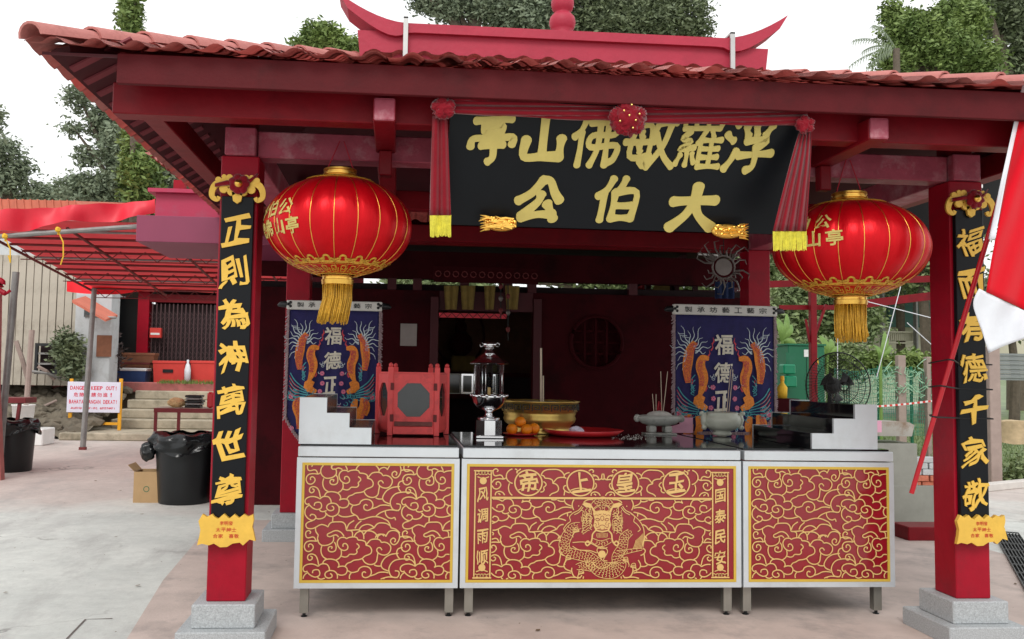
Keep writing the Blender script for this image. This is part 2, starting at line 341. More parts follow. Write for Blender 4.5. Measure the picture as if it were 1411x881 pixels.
def smoothpts(pts,n=4):
    P=[Vector((*p,0)) if len(p)==2 else Vector(p) for p in pts]; o=[]
    if len(P)<3: return P
    for i in range(len(P)-1):
        p0=P[max(i-1,0)];p1=P[i];p2=P[i+1];p3=P[min(i+2,len(P)-1)]
        for k in range(n):
            t=k/n; o.append(.5*((2*p1)+(p2-p0)*t+(2*p0-5*p1+4*p2-p3)*t*t+(3*p1-p0-3*p2+p3)*t**3))
    o.append(P[-1]); return o
# ---------------------------------------------------------------- lettering
GL={}
def glyph(ch,off=0,res=3):
    k=(ch,off)
    if k in GL: return GL[k]
    c=bpy.data.curves.new('g','FONT'); c.body=ch; c.offset=off; c.resolution_u=res; o=bpy.data.objects.new('g',c); COL.objects.link(o)
    dg=bpy.context.evaluated_depsgraph_get(); me=bpy.data.meshes.new_from_object(o.evaluated_get(dg)); bpy.data.objects.remove(o)
    vs=[Vector(v.co) for v in me.vertices]; fs=[tuple(p.vertices) for p in me.polygons]
    x0=min(v.x for v in vs);x1=max(v.x for v in vs);y0=min(v.y for v in vs);y1=max(v.y for v in vs)
    # centre; unit height box
    vs=[Vector(((v.x-(x0+x1)/2),(v.y-(y0+y1)/2),0)) for v in vs]; GL[k]=(vs,fs,x1-x0,y1-y0); bpy.data.meshes.remove(me); return GL[k]
FT_={}
def fatten(ch,vs,fs,off):
    k=(ch,off)
    if k in FT_ or off<=0: return FT_.get(k,vs)
    cnt={}
    for f in fs:
        for a,b in zip(f,f[1:]+f[:1]): cnt[(a,b)]=1
    nr=[Vector((0,0,0)) for _ in vs]
    for (a,b) in cnt:
        if (b,a) not in cnt:
            d=(vs[b]-vs[a]); 
            if d.length<1e-7: continue
            d.normalize(); n=Vector((d.y,-d.x,0)); nr[a]+=n; nr[b]+=n
    out=[]
    for v,n in zip(vs,nr):
        L=n.length
        out.append(v+(n/L*off*min(1.5,2/max(L,.5)) if L>1e-4 else Vector((0,0,0))))
    FT_[k]=out; return out
def lay(g,ch,fn,w=None,h=None,off=.02,th=.004,brush=0):
    """one glyph into G g; fn(x,y,d) maps glyph plane metres and height d above the surface to a point"""
    vs,fs,gw,gh=glyph(ch,0); gw+=2*off; gh+=2*off; vs=fatten(ch,vs,fs,off)
    if h is None: sx=sy=w/gw
    elif w is None: sx=sy=h/gh
    else: sx=w/gw; sy=h/gh
    s=R.random()*9
    jit=th*.04
    def mp(v,d):
        x=v.x;y=v.y; d+=(hash((round(x,4),round(y,4)))%17)/17*jit
        if brush: y+=brush*.12*x+brush*.05*math.sin(7*x+s)*.5; x+=brush*.05*math.sin(6*y+s)-brush*.05*y
        if brush: n=noise.noise(Vector((x*7+s,y*7,0))); m_=noise.noise(Vector((x*7,y*7+s,5))); x+=brush*.03*n; y+=brush*.03*m_
        return fn(x*sx,y*sy,d)
    top=[g.b.verts.new(mp(v,th)) for v in vs]
    for f in fs:
        try: g.b.faces.new([top[i] for i in f])
        except ValueError: pass
    if th>.0012:
        from collections import Counter
        cnt=Counter()
        for f in fs:
            for a,b in zip(f,f[1:]+f[:1]): cnt[(min(a,b),max(a,b))]+=1
        bot={}
        for f in fs:
            for a,b in zip(f,f[1:]+f[:1]):
                if cnt[(min(a,b),max(a,b))]==1:
                    for i in (a,b):
                        if i not in bot: bot[i]=g.b.verts.new(mp(vs[i],0))
                    try: g.b.faces.new((top[b],top[a],bot[a],bot[b]))
                    except ValueError: pass
    return g
def plane_fn(o,ux,uy,un):
    o=Vector(o);ux=Vector(ux);uy=Vector(uy);un=Vector(un)
    return lambda x,y,d:o+ux*x+uy*y+un*d
def line_of_text(g,txt,o,ux,uy,un,h,adv,off=.01,th=.0008,wf=.9):
    n=len(txt)
    for i,ch in enumerate(txt):
        if ch==' ': continue
        vs,fs,gw,gh=glyph(ch,0)
        lay(g,ch,plane_fn(Vector(o)+Vector(ux)*((i-(n-1)/2)*adv),ux,uy,un),w=adv*wf if gw>.3 else adv*.25,h=h,off=off,th=th)
# ================================================================ THE SETTING
g=G(); n_=80
def ground_h(x,y): return 0
g.box(-300,300,-20,900,-.3,0); tag(g.out('ground',M['ground'],org=(0,0,0)),kind='structure')
# lawn to the right beyond the paving, and behind everything
g=G(); g.grid(lambda u,v:(4.2+u*120,12.2+v*200+ (0),.012+v*2.2+.05*noise.noise(Vector((u*60,v*50,0)))),60,60)
tag(g.out('lawn',M['grass'],org=(0,0,0),smooth='all'),kind='structure')
# far ground rise behind
g=G(); g.grid(lambda u,v:(-140+u*300,60+v*200,-1+v*14+2*noise.noise(Vector((u*9,v*7,3)))),30,20); tag(g.out('hill',M['grass'],smooth='all',org=(0,60,0)),kind='structure')
# paved joint lines (recessed gutters in the slab) : thin dark strips of mortar laid 4 mm over
g=G()
for a,b in [((118,854),(152,853)),((95,878),(118,854)),]:
    pass
p=[atZ(*q) for q in [(92,881),(118,854),(155,853)]]
g.ribbon([x+Vector((0,0,.003)) for x in p],.012,(0,0,1)); g.ribbon([Vector((-9,13.4,.003)),Vector((4.1,13.4,.003))],.012,(0,0,1))
tag(g.out('slab_joint',mat('joint',(104,96,92),.9,var=.2),org=(0,5,0)),kind='structure')
# pinkish finish strip under the pavilion
pk=mat('paving_pink',(192,176,168),.8,var=.14,scale=2.5,bump=.2,dirt=(142,134,130),dirtamt=.75,dscale=1.6)
g=G(); q=[atZ(175,881),atZ(225,800),atZ(300,712),atZ(330,690)]; q2=[Vector((5.2,9.0,0)),Vector((6.5,9.0,0)),Vector((4.9,3.0,0)),Vector((-1.0,3.0,0))]
g.poly([Vector((v.x,v.y,.004)) for v in [*q,Vector((-1.4,9.0,0)),*q2[:1],Vector((5.3,7.0,0)),Vector((4.1,4.6,0)),Vector((3.6,3.0,0)),Vector((-1.15,3.0,0))]]); tag(g.out('pavilion_floor',pk,org=(1,6,0)),kind='structure')
# ================================================================ PAVILION
XL,XR,YF,YB=-.9,3.37,5.075,8.1; XC=(XL+XR)/2
pav=thing('temple_pavilion',(XC,6.6,0),'open red pavilion with clay tiled hip roof, curled ridge and four square posts','pavilion')
def post(x,y,top):
    hw=.105; p=G().box(x-hw,x+hw,y-hw,y+hw,.235,top,.006).out('post',M['red_post'],pav)
    G().box(x-.168,x+.168,y-.168,y+.168,.108,.235,.006).out('plinth_block',M['granite'],p)
    G().box(x-.235,x+.235,y-.235,y+.235,0,.108,.006).out('plinth_base',M['granite'],p); return p
post(XL,YF,2.69); post(XR,YF,2.69); post(XL,YB,2.69); post(XR,YB,2.69)
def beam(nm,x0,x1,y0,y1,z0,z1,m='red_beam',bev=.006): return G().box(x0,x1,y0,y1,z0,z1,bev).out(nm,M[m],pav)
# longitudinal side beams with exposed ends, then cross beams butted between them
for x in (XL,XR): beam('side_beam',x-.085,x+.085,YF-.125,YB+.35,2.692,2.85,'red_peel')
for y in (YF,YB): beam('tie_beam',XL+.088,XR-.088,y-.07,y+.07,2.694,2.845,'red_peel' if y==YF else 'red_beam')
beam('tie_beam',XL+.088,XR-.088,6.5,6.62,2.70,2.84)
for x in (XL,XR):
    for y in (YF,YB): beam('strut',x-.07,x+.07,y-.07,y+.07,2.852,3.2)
# wall plates under the eaves
PX0,PX1=-1.45,3.92
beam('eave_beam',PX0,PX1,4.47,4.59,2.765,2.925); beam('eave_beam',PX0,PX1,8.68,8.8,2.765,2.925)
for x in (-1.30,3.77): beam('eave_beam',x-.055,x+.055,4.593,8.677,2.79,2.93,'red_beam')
FT=3.0
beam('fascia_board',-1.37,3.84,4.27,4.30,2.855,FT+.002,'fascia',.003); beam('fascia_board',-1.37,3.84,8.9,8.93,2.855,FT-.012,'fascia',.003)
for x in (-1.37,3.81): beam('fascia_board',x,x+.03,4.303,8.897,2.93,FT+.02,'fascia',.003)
# projecting beam ends on either side of the name board
for a,b in (((515,122),(545,170)),((1195,150),(1223,195))):
    p0=atY(*a,4.37);p1=atY(*b,4.37); xa,xb=p0.x,p1.x
    beam('beam_end',xa,xb,4.36,6.49,p1.z+.004,p0.z-.05,'red_beam'); beam('end_face',xa+.004,xb-.004,4.352,4.3585,p1.z+.008,p0.z-.054,'red_peel'); beam('short_strut',xa+.02,xb-.02,4.93,4.998,2.60,p1.z+.002)  # end plate paler than the body: its lit front is put into colour
    beam('beam_seat',xa-.02,xb+.02,4.40,4.9,2.66,2.76) if False else None
# roof surfaces
EX0,EX1,EY0,EY1=-1.77,4.24,4.2,9.0; SF,SS=.338,.58; YR=6.6
zf=lambda x,y:min(FT+(y-EY0)*SF,FT+(EY1-y)*SF,FT+(x-EX0)*SS,FT+(EX1-x)*SS)
def deck(pts): g=G(); g.prism([Vector((x,y,zf(x,y)-.03)) for x,y in pts],(0,0,-.015)); g.out('roof_deck',M['dark_red'],pav)
hx=(YR-EY0)*SF/SS; i_=.36; hi_=i_*SF/SS
deck([(EX0+.08*SF/SS,EY0+.08),(EX1-.08*SF/SS,EY0+.08),(EX1-hx,YR),(EX0+hx,YR)])
deck([(EX0+hi_,EY1-.36),(EX1-hi_,EY1-.36),(EX1-hx,YR),(EX0+hx,YR)])
a=.07; ah=a*SS/SF
deck([(EX0+a,EY0+ah),(EX0+hx,YR),(EX0+a,EY1-ah)]); deck([(EX1-a,EY0+ah),(EX1-hx,YR),(EX1-a,EY1-ah)])
# pale battens under the side eaves
for k in range(21):
    y=EY0+.34+k*.205
    G().bar((EX0+.09,y,zf(EX0+.09,YR)-.052),(-1.385,y,zf(-1.385,YR)-.052),.06,.010).out('batten',mat('batten_paint',(128,56,64),.6,var=.15),pav)
# clay tiles
TP=.187
def tile_mesh():
    g=G(); n=10; L=.37; prof=[]
    for i in range(n+1):
        u=i/n*(TP+.012); t=u/TP
        h=.0 if t<.40 else .030*math.sin(math.pi*min(1,(t-.40)/.60))**.9
        prof.append((u,h))
    T=.038
    def sec(y,z0,dz): return [[g.b.verts.new((u-TP/2,y,h+z0+dz)) for u,h in prof] for dz in (0,) ][0]
    f0=sec(0,.012,T); b0=sec(0,.012,0); f1=sec(L,-.0,T*.4); b1=sec(L,-.0,0)
    for i in range(n):
        g.b.faces.new((f0[i],f0[i+1],f1[i+1],f1[i])); g.b.faces.new((b0[i+1],b0[i],b1[i],b1[i+1])); g.b.faces.new((f0[i+1],f0[i],b0[i],b0[i+1]))
    g.b.faces.new((f0[0],f1[0],b1[0],b0[0])); g.b.faces.new((f1[n],f0[n],b0[n],b1[n]))
    me=bpy.data.meshes.new('roof_tile'); bmesh.ops.recalc_face_normals(g.b,faces=g.b.faces); g.b.to_mesh(me); g.b.free(); me.materials.append(M['tile'])
    me.polygons.foreach_set('use_smooth',[True]*len(me.polygons)); me.set_sharp_from_angle(angle=math.radians(35)); return me
TM=tile_mesh(); rest=bmesh.new(); ntile=0
from mathutils import Euler
HIP=[((EX0,EY0),(EX0+hx,YR)),((EX1,EY0),(EX1-hx,YR)),((EX1,EY1),(EX1-hx,YR)),((EX0,EY1),(EX0+hx,YR))]
SIDEP={'f':(XC,EY0+.5),'b':(XC,EY1-.5),'l':(EX0+.3,YR),'r':(EX1-.3,YR)}
SH={'f':(0,1),'b':(2,3),'l':(0,3),'r':(1,2)}
def planes(side):
    o=[]
    for h in SH[side]:
        (ax,ay),(bx,by)=HIP[h]; n=Vector((by-ay,-(bx-ax),0)).normalized(); p=Vector((ax,ay,0)); q=SIDEP[side]
        if (Vector((q[0],q[1],0))-p).dot(n)<0: n=-n
        o.append((p,n))
    return o
def put_tile(loc,rot,single,side):
    global ntile
    m=Matrix.Translation(loc)@rot.to_matrix().to_4x4(); cs=[m@Vector(c) for c in ((-TP/2,0,0),(TP/2,0,0),(-TP/2,.37,0),(TP/2,.37,0))]
    cut=False
    for p,n in planes(side):
        d=[(c-p).dot(n) for c in cs]
        if max(d)<=.01: return
        if min(d)<-.002: cut=True
    if single and not cut:
        o=bpy.data.objects.new('roof_tile',TM); COL.objects.link(o); o.parent=pav; o.location=loc-wl(pav); o.rotation_euler=rot; ntile+=1; return
    t=bmesh.new(); t.from_mesh(TM); t.transform(m)
    if cut:
        for p,n in planes(side): bmesh.ops.bisect_plane(t,geom=t.verts[:]+t.edges[:]+t.faces[:],plane_co=p,plane_no=n,clear_inner=True)
    if not t.verts: t.free(); return
    me=bpy.data.meshes.new('roof_tile'); 
    if single:
        for v in t.verts: v.co-=loc
        t.to_mesh(me); me.materials.append(M['tile']); link('roof_tile',me,None,pav,loc); ntile+=1
    else: t.to_mesh(me); rest.from_mesh(me); bpy.data.meshes.remove(me)
    t.free()
def slope(side):
    S=SF if side in 'fb' else SS; ang=math.atan(S); run=(YR-EY0) if side in 'fb' else hx; step=.29*math.cos(ang)
    rows=int(run/step)+1; w0,w1=(EX0,EX1) if side in 'fb' else (EY0,EY1); k=int((w1-w0)/TP)
    for r in range(rows):
        d=r*step
        for c in range(k+1):
            s=w0+TP*(c+.5)
            if side in 'fb': x=s; y=EY0+d if side=='f' else EY1-d
            else: y=s; x=EX0+d if side=='l' else EX1-d
            z=FT+d*S+R.uniform(-.002,.002); rz={'f':0,'b':math.pi,'l':-math.pi/2,'r':math.pi/2}[side]
            put_tile(Vector((x,y,z)),Euler((ang+R.uniform(-.006,.006),R.uniform(-.008,.008),rz+R.uniform(-.006,.006))),(side=='f') or (side=='l' and r<2),side)
for s_ in 'flrb': slope(s_)
me=bpy.data.meshes.new('roof_tile_rest'); rest.to_mesh(me); rest.free(); me.materials.append(M['tile']); o=link('roof_tiles',me,None,pav,(0,0,0)); tag(o,kind='stuff')
print('tiles',ntile)
# hip caps: overlapping half round tiles
for (cx,cy,ex,ey) in ((EX0,EY0,EX0+hx,YR),(EX1,EY0,EX1-hx,YR),(EX0,EY1,EX0+hx,YR),(EX1,EY1,EX1-hx,YR)):
    a=Vector((cx,cy,FT+.028)); b=Vector((ex,ey,FT+(YR-EY0)*SF+.03)); d=(b-a); n=8; x=d.normalized().cross(Vector((0,0,1))).normalized(); u=x.cross(d.normalized())
    a=a+d.normalized()*.03
    for k in range(n):
        p=a+(b-a)*(k/n); q=a+(b-a)*((k+1.12)/n); g=G(); m=8; rr=[]
        for P_,r_,l_ in ((p,.082,.012),(q,.068,0)):
            rr.append([g.b.verts.new(P_+x*(r_*math.cos(t))+u*(r_*math.sin(t)*.85+l_)) for t in [math.pi*j/m for j in range(m+1)]]+[g.b.verts.new(P_+x*((r_-.014)*math.cos(t))+u*((r_-.014)*math.sin(t)*.85+l_)) for t in [math.pi*(m-j)/m for j in range(m+1)]])
        A,B=rr; L=len(A)
        for j in range(L): g.b.faces.new((A[j],A[(j+1)%L],B[(j+1)%L],B[j]))
        g.b.faces.new(A[::-1]); g.b.faces.new(B); g.out('hip_tile',M['tile'],pav,True)
for (cx,cy,ex,ey) in ((EX0,EY0,EX0+hx,YR),(EX1,EY0,EX1-hx,YR),(EX0,EY1,EX0+hx,YR),(EX1,EY1,EX1-hx,YR)):
    G().bar((cx+(ex-cx)*.07,cy+(ey-cy)*.07,FT+.035),(ex,ey,FT+(YR-EY0)*SF-.01),.13,.03).out('hip_board',M['dark_red'],pav)
# ridge wall with curled ends
zt=lambda px,py:atY(px,py,YR).z
rl=atY(493,60,YR); rr_=atY(1052,70,YR); zr=FT+(YR-EY0)*SF-.03; ztop=(atY(600,42,YR).z+atY(950,55,YR).z)/2-.05
x0,x1=rl.x,rr_.x; tipL=atY(467,2,YR); tipR=atY(1075,36,YR); xm=(x0+x1)/2; tz=(tipL.z+tipR.z)/2; hw_=(tipR.x-tipL.x)/2
G().prism([(x0+.03,YR-.09,zr),(x1-.03,YR-.09,zr),(x1,YR-.09,ztop-.02),(x0,YR-.09,ztop-.02)],(0,.18,0)).out('ridge_wall',M['ridge_paint'],pav)
def cap(sgn):
    prof=[]
    return prof
# cap: profile swept along x with upturned horns
up_=[];lo_=[]
N=48
for i in range(N+1):
    t=-1+2*i/N; x=xm+t*hw_; e=max(0,(abs(t)-.70)/.30); zz=ztop+(tz-ztop)*(e**1.7)
    th=.07*(1-.45*e)+.0; up_.append((x,zz+.035-.012*e)); lo_.append((x+(.0 if e<=0 else (t/abs(t))*(-.09*math.sin(math.pi*min(1,e*.8))-.015*e)),zz-.035-.075*math.sin(math.pi*min(1,e*.85))-.02*e))
g=G(); pts=[(x,YR-.13,z) for x,z in up_]+[(x,YR-.13,z) for x,z in lo_[::-1]]
bm=g.b; v0=[bm.verts.new(p) for p in pts]; v1=[bm.verts.new((p[0],YR+.13,p[2])) for p in pts]; n=len(pts); h=N+1
for i in range(N):
    for V in (v0,v1): bm.faces.new((V[i],V[i+1],V[n-2-i],V[n-1-i]))
for i in range(n): bm.faces.new((v0[(i+1)%n],v0[i],v1[i],v1[(i+1)%n]))
g.out('ridge_cap',M['ridge_paint'],pav)
gx=atY(775,20,YR).x; zb=atY(775,42,YR).z-.02; r1=.107; 
G().lathe([(0,-.05),(.06,-.05),(.075,-.005),(.07,.0),(.088,.025),(.1,.06),(.102,.085),(.093,.12),(.07,.145),(.058,.155),(.06,.163),(.078,.18),(.088,.215),(.088,.245),(.074,.28),(.05,.30),(.03,.31),(.034,.33),(.03,.36),(.012,.40),(0,.42)],(gx,YR,zb),28).out('gourd_finial',M['ridge_paint'],pav,'all')
for px in (559,1009):
    p=atY(px,45,YR-.14); top=p.z+.075
    g=G(); g.box(p.x-.018,p.x+.018,YR-.155,YR-.135,zr-.02,ztop+.075,.002); g.box(p.x-.018,p.x+.018,YR-.155,YR+.15,ztop+.06,ztop+.078,.002); g.box(p.x-.01,p.x+.09,YR-.25,YR-.13,zr-.0,zr+.02,.002); g.out('ridge_strap',M['silver'] if 0 else mat('strap_zinc',(190,190,188),.4,metal=.6,var=.08),pav)
# ================================================================ NAME BOARD, leaning forward
sTL=atY(612,146,4.385); sTR=atY(1112,165,4.385); sBL=atY(622,307,4.66); sBR=atY(1082,318,4.66)
so_=(sTL+sTR+sBL+sBR)/4; ux=Vector((1,0,0)); uy=((sTL+sTR)/2-(sBL+sBR)/2); uy.x=0; Hs=uy.length; uy.normalize(); un=ux.cross(uy); 
if un.y>0: un=-un
nb=thing('name_board',so_-uy*Hs/2,'wide black board leaning forward under the eave with two rows of large gold characters','signboard')
Wb=((sTR-sTL).length+(sBR-sBL).length)/2
def SB(px,py): return atP(px,py,so_,un)
rot=Matrix((ux,-un,uy)).transposed()
g=G(); g.box(so_.x-Wb/2,so_.x+Wb/2,so_.y+.0,so_.y+.03,so_.z-Hs/2-.02,so_.z+Hs/2+.03,.004)
for v in g.b.verts: v.co=so_+rot@(v.co-so_)
bd=g.out('board',M['black_lacquer'],nb)
def char(ch,cx,cy,wpx,hpx,fn=SB,par=nb,m='gold_pale',brush=1,th=.008,off=.035,nm='character'):
    c=fn(cx,cy); e=(fn(cx+wpx/2,cy)-fn(cx-wpx/2,cy)).length; h=(fn(cx,cy-hpx/2)-fn(cx,cy+hpx/2)).length
    g=G(); lay(g,ch,plane_fn(c+un*.002,ux,uy,un),w=e,h=h,off=off,th=th,brush=brush); g.out(nm,M[m],par,fix=False)
STROKES={'大':(22,[[(8,38),(50,36),(92,36)],[(53,5),(50,36),(36,68),(8,95)],[(50,40),(64,70),(92,96)]]),
'公':(21,[[(56,6),(34,34),(5,52)],[(56,6),(72,8),(84,34),(96,52)],[(54,38),(48,56),(14,88)],[(14,90),(50,84),(84,84)],[(70,60),(86,94)]]),
'伯':(17,[[(36,4),(24,28),(5,42)],[(19,36),(16,95)],[(64,4),(50,32)],[(44,34),(41,93)],[(44,34),(92,34),(86,93)],[(46,63),(84,63)],[(42,91),(86,91)]]),
'亭':(16.5,[[(50,-4),(52,10)],[(14,14),(50,12),(88,10)],[(34,24),(70,23),(66,38)],[(34,24),(34,38),(66,38)],[(6,66),(12,50),(50,50),(92,47),(92,62)],[(28,64),(74,62)],[(54,64),(54,88),(44,97)]]),
'山':(21,[[(50,0),(50,86)],[(12,54),(10,88),(50,88),(90,88)],[(90,52),(88,90)]]),
'佛':(13.8,[[(28,2),(18,28),(4,42)],[(18,34),(16,97)],[(36,16),(90,16),(88,38),(42,40),(40,62),(94,59),(92,84),(80,92)],[(56,2),(55,62),(42,97)],[(74,2),(74,97)]]),
'敏':(13,[[(22,0),(8,22)],[(22,12),(52,11)],[(18,26),(12,77),(52,76)],[(18,26),(50,26),(46,92),(34,86)],[(0,52),(58,51)],[(31,34),(33,44)],[(29,59),(31,68)],[(70,0),(56,34)],[(64,20),(98,18)],[(88,22),(76,60),(48,97)],[(60,38),(80,76),(100,96)]]),
'羅':(10.4,[[(12,4),(14,26)],[(12,4),(90,4),(88,26)],[(37,6),(37,24)],[(63,6),(63,24)],[(12,26),(88,26)],[(28,31),(12,44),(32,48),(8,62),(40,59)],[(25,64),(25,90)],[(12,72),(4,88)],[(37,70),(43,86)],[(60,30),(46,52)],[(53,44),(53,95)],[(74,31),(78,41)],[(54,46),(96,46)],[(54,61),(92,61)],[(54,76),(92,76)],[(52,93),(98,93)],[(75,46),(75,92)]]),
'浮':(14,[[(8,4),(20,16)],[(0,32),(14,43)],[(4,94),(24,62)],[(88,2),(62,10),(34,12)],[(38,20),(43,34)],[(58,19),(61,32)],[(90,16),(79,33)],[(42,44),(84,41),(66,56)],[(64,54),(64,88),(50,97)],[(30,70),(64,68),(98,66)]])}
def brush_char(ch,c,w_,h_,par,m):
    wd,ss=STROKES[ch]; g=G(); k=0
    for s_ in ss:
        sp=smoothpts(s_,5) if len(s_)>2 and ch not in '' else smoothpts([s_[0],((s_[0][0]+s_[1][0])/2+R.uniform(-1.5,1.5),(s_[0][1]+s_[1][1])/2+R.uniform(-1.5,1.5)),s_[1]] if len(s_)==2 else s_,5)
        n=len(sp); L=[];Q=[]; ph=R.uniform(0,6)
        for i,p in enumerate(sp):
            d=(sp[min(i+1,n-1)]-sp[max(i-1,0)]); 
            if d.length<1e-6: d=Vector((1,0,0))
            d.normalize(); nn=Vector((-d.y,d.x,0)); t=i/(n-1); hw=wd*.5*(1.12-.30*math.sin(math.pi*t)+.06*math.sin(ph+t*7)); L.append(p+nn*hw); Q.append(p-nn*hw)
        def capp(a,b,d):
            c0=(a+b)/2; r=(a-b).length/2; e=(a-c0).normalized(); return [c0+e*(r*math.cos(q))+d*(r*.8*math.sin(q)) for q in [math.pi*j/6 for j in range(1,6)]]
        dE=(sp[-1]-sp[-2]).normalized(); dS=(sp[0]-sp[1]).normalized()
        top=.007+.00025*(k%9); k+=1
        f=lambda p,dz: c+ux*((p.x-50)/100*w_+((50-p.y)/100)*h_*.03)+uy*((50-p.y)/100*h_+(p.x-50)/100*w_*.04)+un*dz
        T_=[g.b.verts.new(f(p,top)) for p in L]; B_=[g.b.verts.new(f(p,top)) for p in Q]
        for i in range(n-1): g.b.faces.new((T_[i],T_[i+1],B_[i+1],B_[i]))
        e=[g.b.verts.new(f(p,top)) for p in capp(L[-1],Q[-1],dE)]; s2=[g.b.verts.new(f(p,top)) for p in capp(L[0],Q[0],dS)]
        g.b.faces.new([T_[-1]]+e+[B_[-1]]); g.b.faces.new([T_[0]]+s2+[B_[0]])
        loop=T_+e+B_[::-1]+s2[::-1]; base=[g.b.verts.new(v.co-un*top*.98) for v in loop]; N_=len(loop)
        for i in range(N_): g.b.faces.new((loop[i],loop[(i+1)%N_],base[(i+1)%N_],base[i]))
    g.out('character',M[m],par,fix=False)
for ch,x,y,w_,h_ in (('亭',678,191,66,68),('山',749,190,62,68),('佛',821,194,65,72),('敏',896,194,68,78),('羅',964,196,64,78),('浮',1033,199,66,76),('公',742,275,62,60),('伯',850,275,60,62),('大',955,285,68,62)):
    e=(SB(x+w_/2,y)-SB(x-w_/2,y)).length; h=(SB(x,y-h_/2)-SB(x,y+h_/2)).length; brush_char(ch,SB(x,y)+un*.001,e,h,nb,'gold_pale')
# carved gilt clasps at the foot of the board
def clasp(px,py,wpx,flip):
    c=atY(px,py,4.60); w_=wpx/F_*4.62; g=G(); rg=random.Random(px)
    g.ball(c,1,3,(w_*.42,.032,.040))
    for i in range(16):
        a=rg.uniform(-.75,.4)*w_/2*(-1 if flip else 1); z=rg.uniform(-.028,.028); L=rg.uniform(.05,.1)*(-1 if flip else 1)
        p0=c+Vector((a,-.025,z)); g.tube([p0,p0+Vector((L*.5,-.012,rg.uniform(-.008,.008))),p0+Vector((L,0,rg.uniform(-.012,.012)))],[.008,.007,.0015],5)
    for i in range(40): g.ball(c+Vector((rg.uniform(-.36,.36)*w_,-.028,rg.uniform(-.03,.03))),rg.uniform(.005,.011),1)
    for i in range(7):
        z=-.03+.01*i; s=(-1 if flip else 1); p0=c+Vector((s*w_*.30,-.01,z)); g.tube([p0,p0+Vector((s*w_*.12,-.01,z*.2)),p0+Vector((s*w_*.24,0,z*.5+.004*math.sin(i*2)))],[.009,.007,.001],5)
    g.out('carved_clasp',M['gold_metal'],nb,True)
clasp(690,309,54,True); clasp(1002,319,56,False)
# ---------------------------------------------------------------- red cloth swag over the board
sw=thing('cloth_swag',atY(860,300,4.4),'red cloth swag with rosettes and yellow fringed tails draped over the black board','cloth')
def swag(xa,ya,xb,yb,hpx,sag):
    def fn(u,v):
        px=xa+(xb-xa)*u; s=4*u*(1-u); py=ya+(yb-ya)*u-hpx/2+hpx*v+sag*s*(v*.8+.2); 
        fold=.014*math.sin(v*9+u*3)+.008*math.sin(v*21+u*11)
        return atY(px,py,4.345-fold*.8)
    g=G(); g.grid(fn,40,18); o=g.out('swag_band',M['drape'],sw,'all'); md=o.modifiers.new('s','SOLIDIFY'); md.thickness=.006
swag(606,144,862,157,20,1.5); swag(866,157,1112,163,20,1.5)
def rosette(px,py,rpx,Y=4.36,studs=True,seed=1):
    c=atY(px,py,Y); r=rpx/F_*Y; rg=random.Random(seed); g=G()
    def blob(cc,rad,ph):
        k=bmesh.ops.create_icosphere(g.b,subdivisions=4,radius=1)
        for v in k['verts']:
            d=v.co.copy(); nn=noise.noise(d*1.8+Vector((ph,0,0))); f=1.05-.36*abs(math.sin(4*nn+2.4*d.x*d.z+1.5*d.x+ph))**.7+.1*nn; f-=.03*abs(noise.noise(d*6+Vector((ph,1,0))))
            v.co=cc+Vector((d.x*rad*f,d.y*rad*.5*f,d.z*rad*f))
    blob(c,r*1.05,seed)
    for k in range(5): a=k*2*math.pi/5+.5; blob(c+Vector((math.cos(a)*r*.6,-.01,math.sin(a)*r*.55)),r*.5,seed+k*1.7)
    o=g.out('rosette',M['drape'],sw,'all')
    if studs:
        for a,q in ((.3,.75),(1.4,.9),(2.4,.6),(3.6,.8),(5.0,.85),(5.7,.5),(2.9,.1)):
            q*=.72; p=c+Vector((math.cos(a)*r*q,-r*(.62-.35*q),math.sin(a)*r*q)); G().ball(p,.006,1).out('stud',M['brass'],o)
    return o
rosette(865,164,27,4.30,True,2); rosette(611,149,17,4.32,False,5); rosette(1109,172,14,4.32,False,9)
def tail(p0,p1,wt,wb,fr,nf,seed):
    """hanging strip: top centre p0 px, bottom centre p1 px, widths px, fringe px"""
    Y=4.36
    def fn(u,v):
        px=p0[0]+(p1[0]-p0[0])*v+(u-.5)*(wt+(wb-wt)*v**.8); py=p0[1]+(p1[1]-p0[1])*v
        fold=.014*math.cos(u*math.pi*2*nf+seed+.6*v)*(.6+.4*v)
        return atY(px,py,Y+fold)
    g=G(); g.grid(fn,nf*10,12); o=g.out('tail_strip',M['drape'],sw,'all'); md=o.modifiers.new('s','SOLIDIFY'); md.thickness=.003
    g=G(); rg=random.Random(seed); n=int(wb*2.2)
    for i in range(n):
        u=(i+.5)/n; a=fn(u,.995); px=p1[0]+(u-.5)*wb; b=atY(px+rg.uniform(-1,1),p1[1]+fr+rg.uniform(-2.5,1.5),Y+rg.uniform(-.004,.004)); g.tube([a,(a+b)/2+Vector((rg.uniform(-.001,.001),0,0)),b],.0022,4)
    g.out('fringe',M['fringe'],o)
tail((606,160),(607,297),19,29,29,2,0); tail((1110,182),(1088,319),16,46,26,4,2)
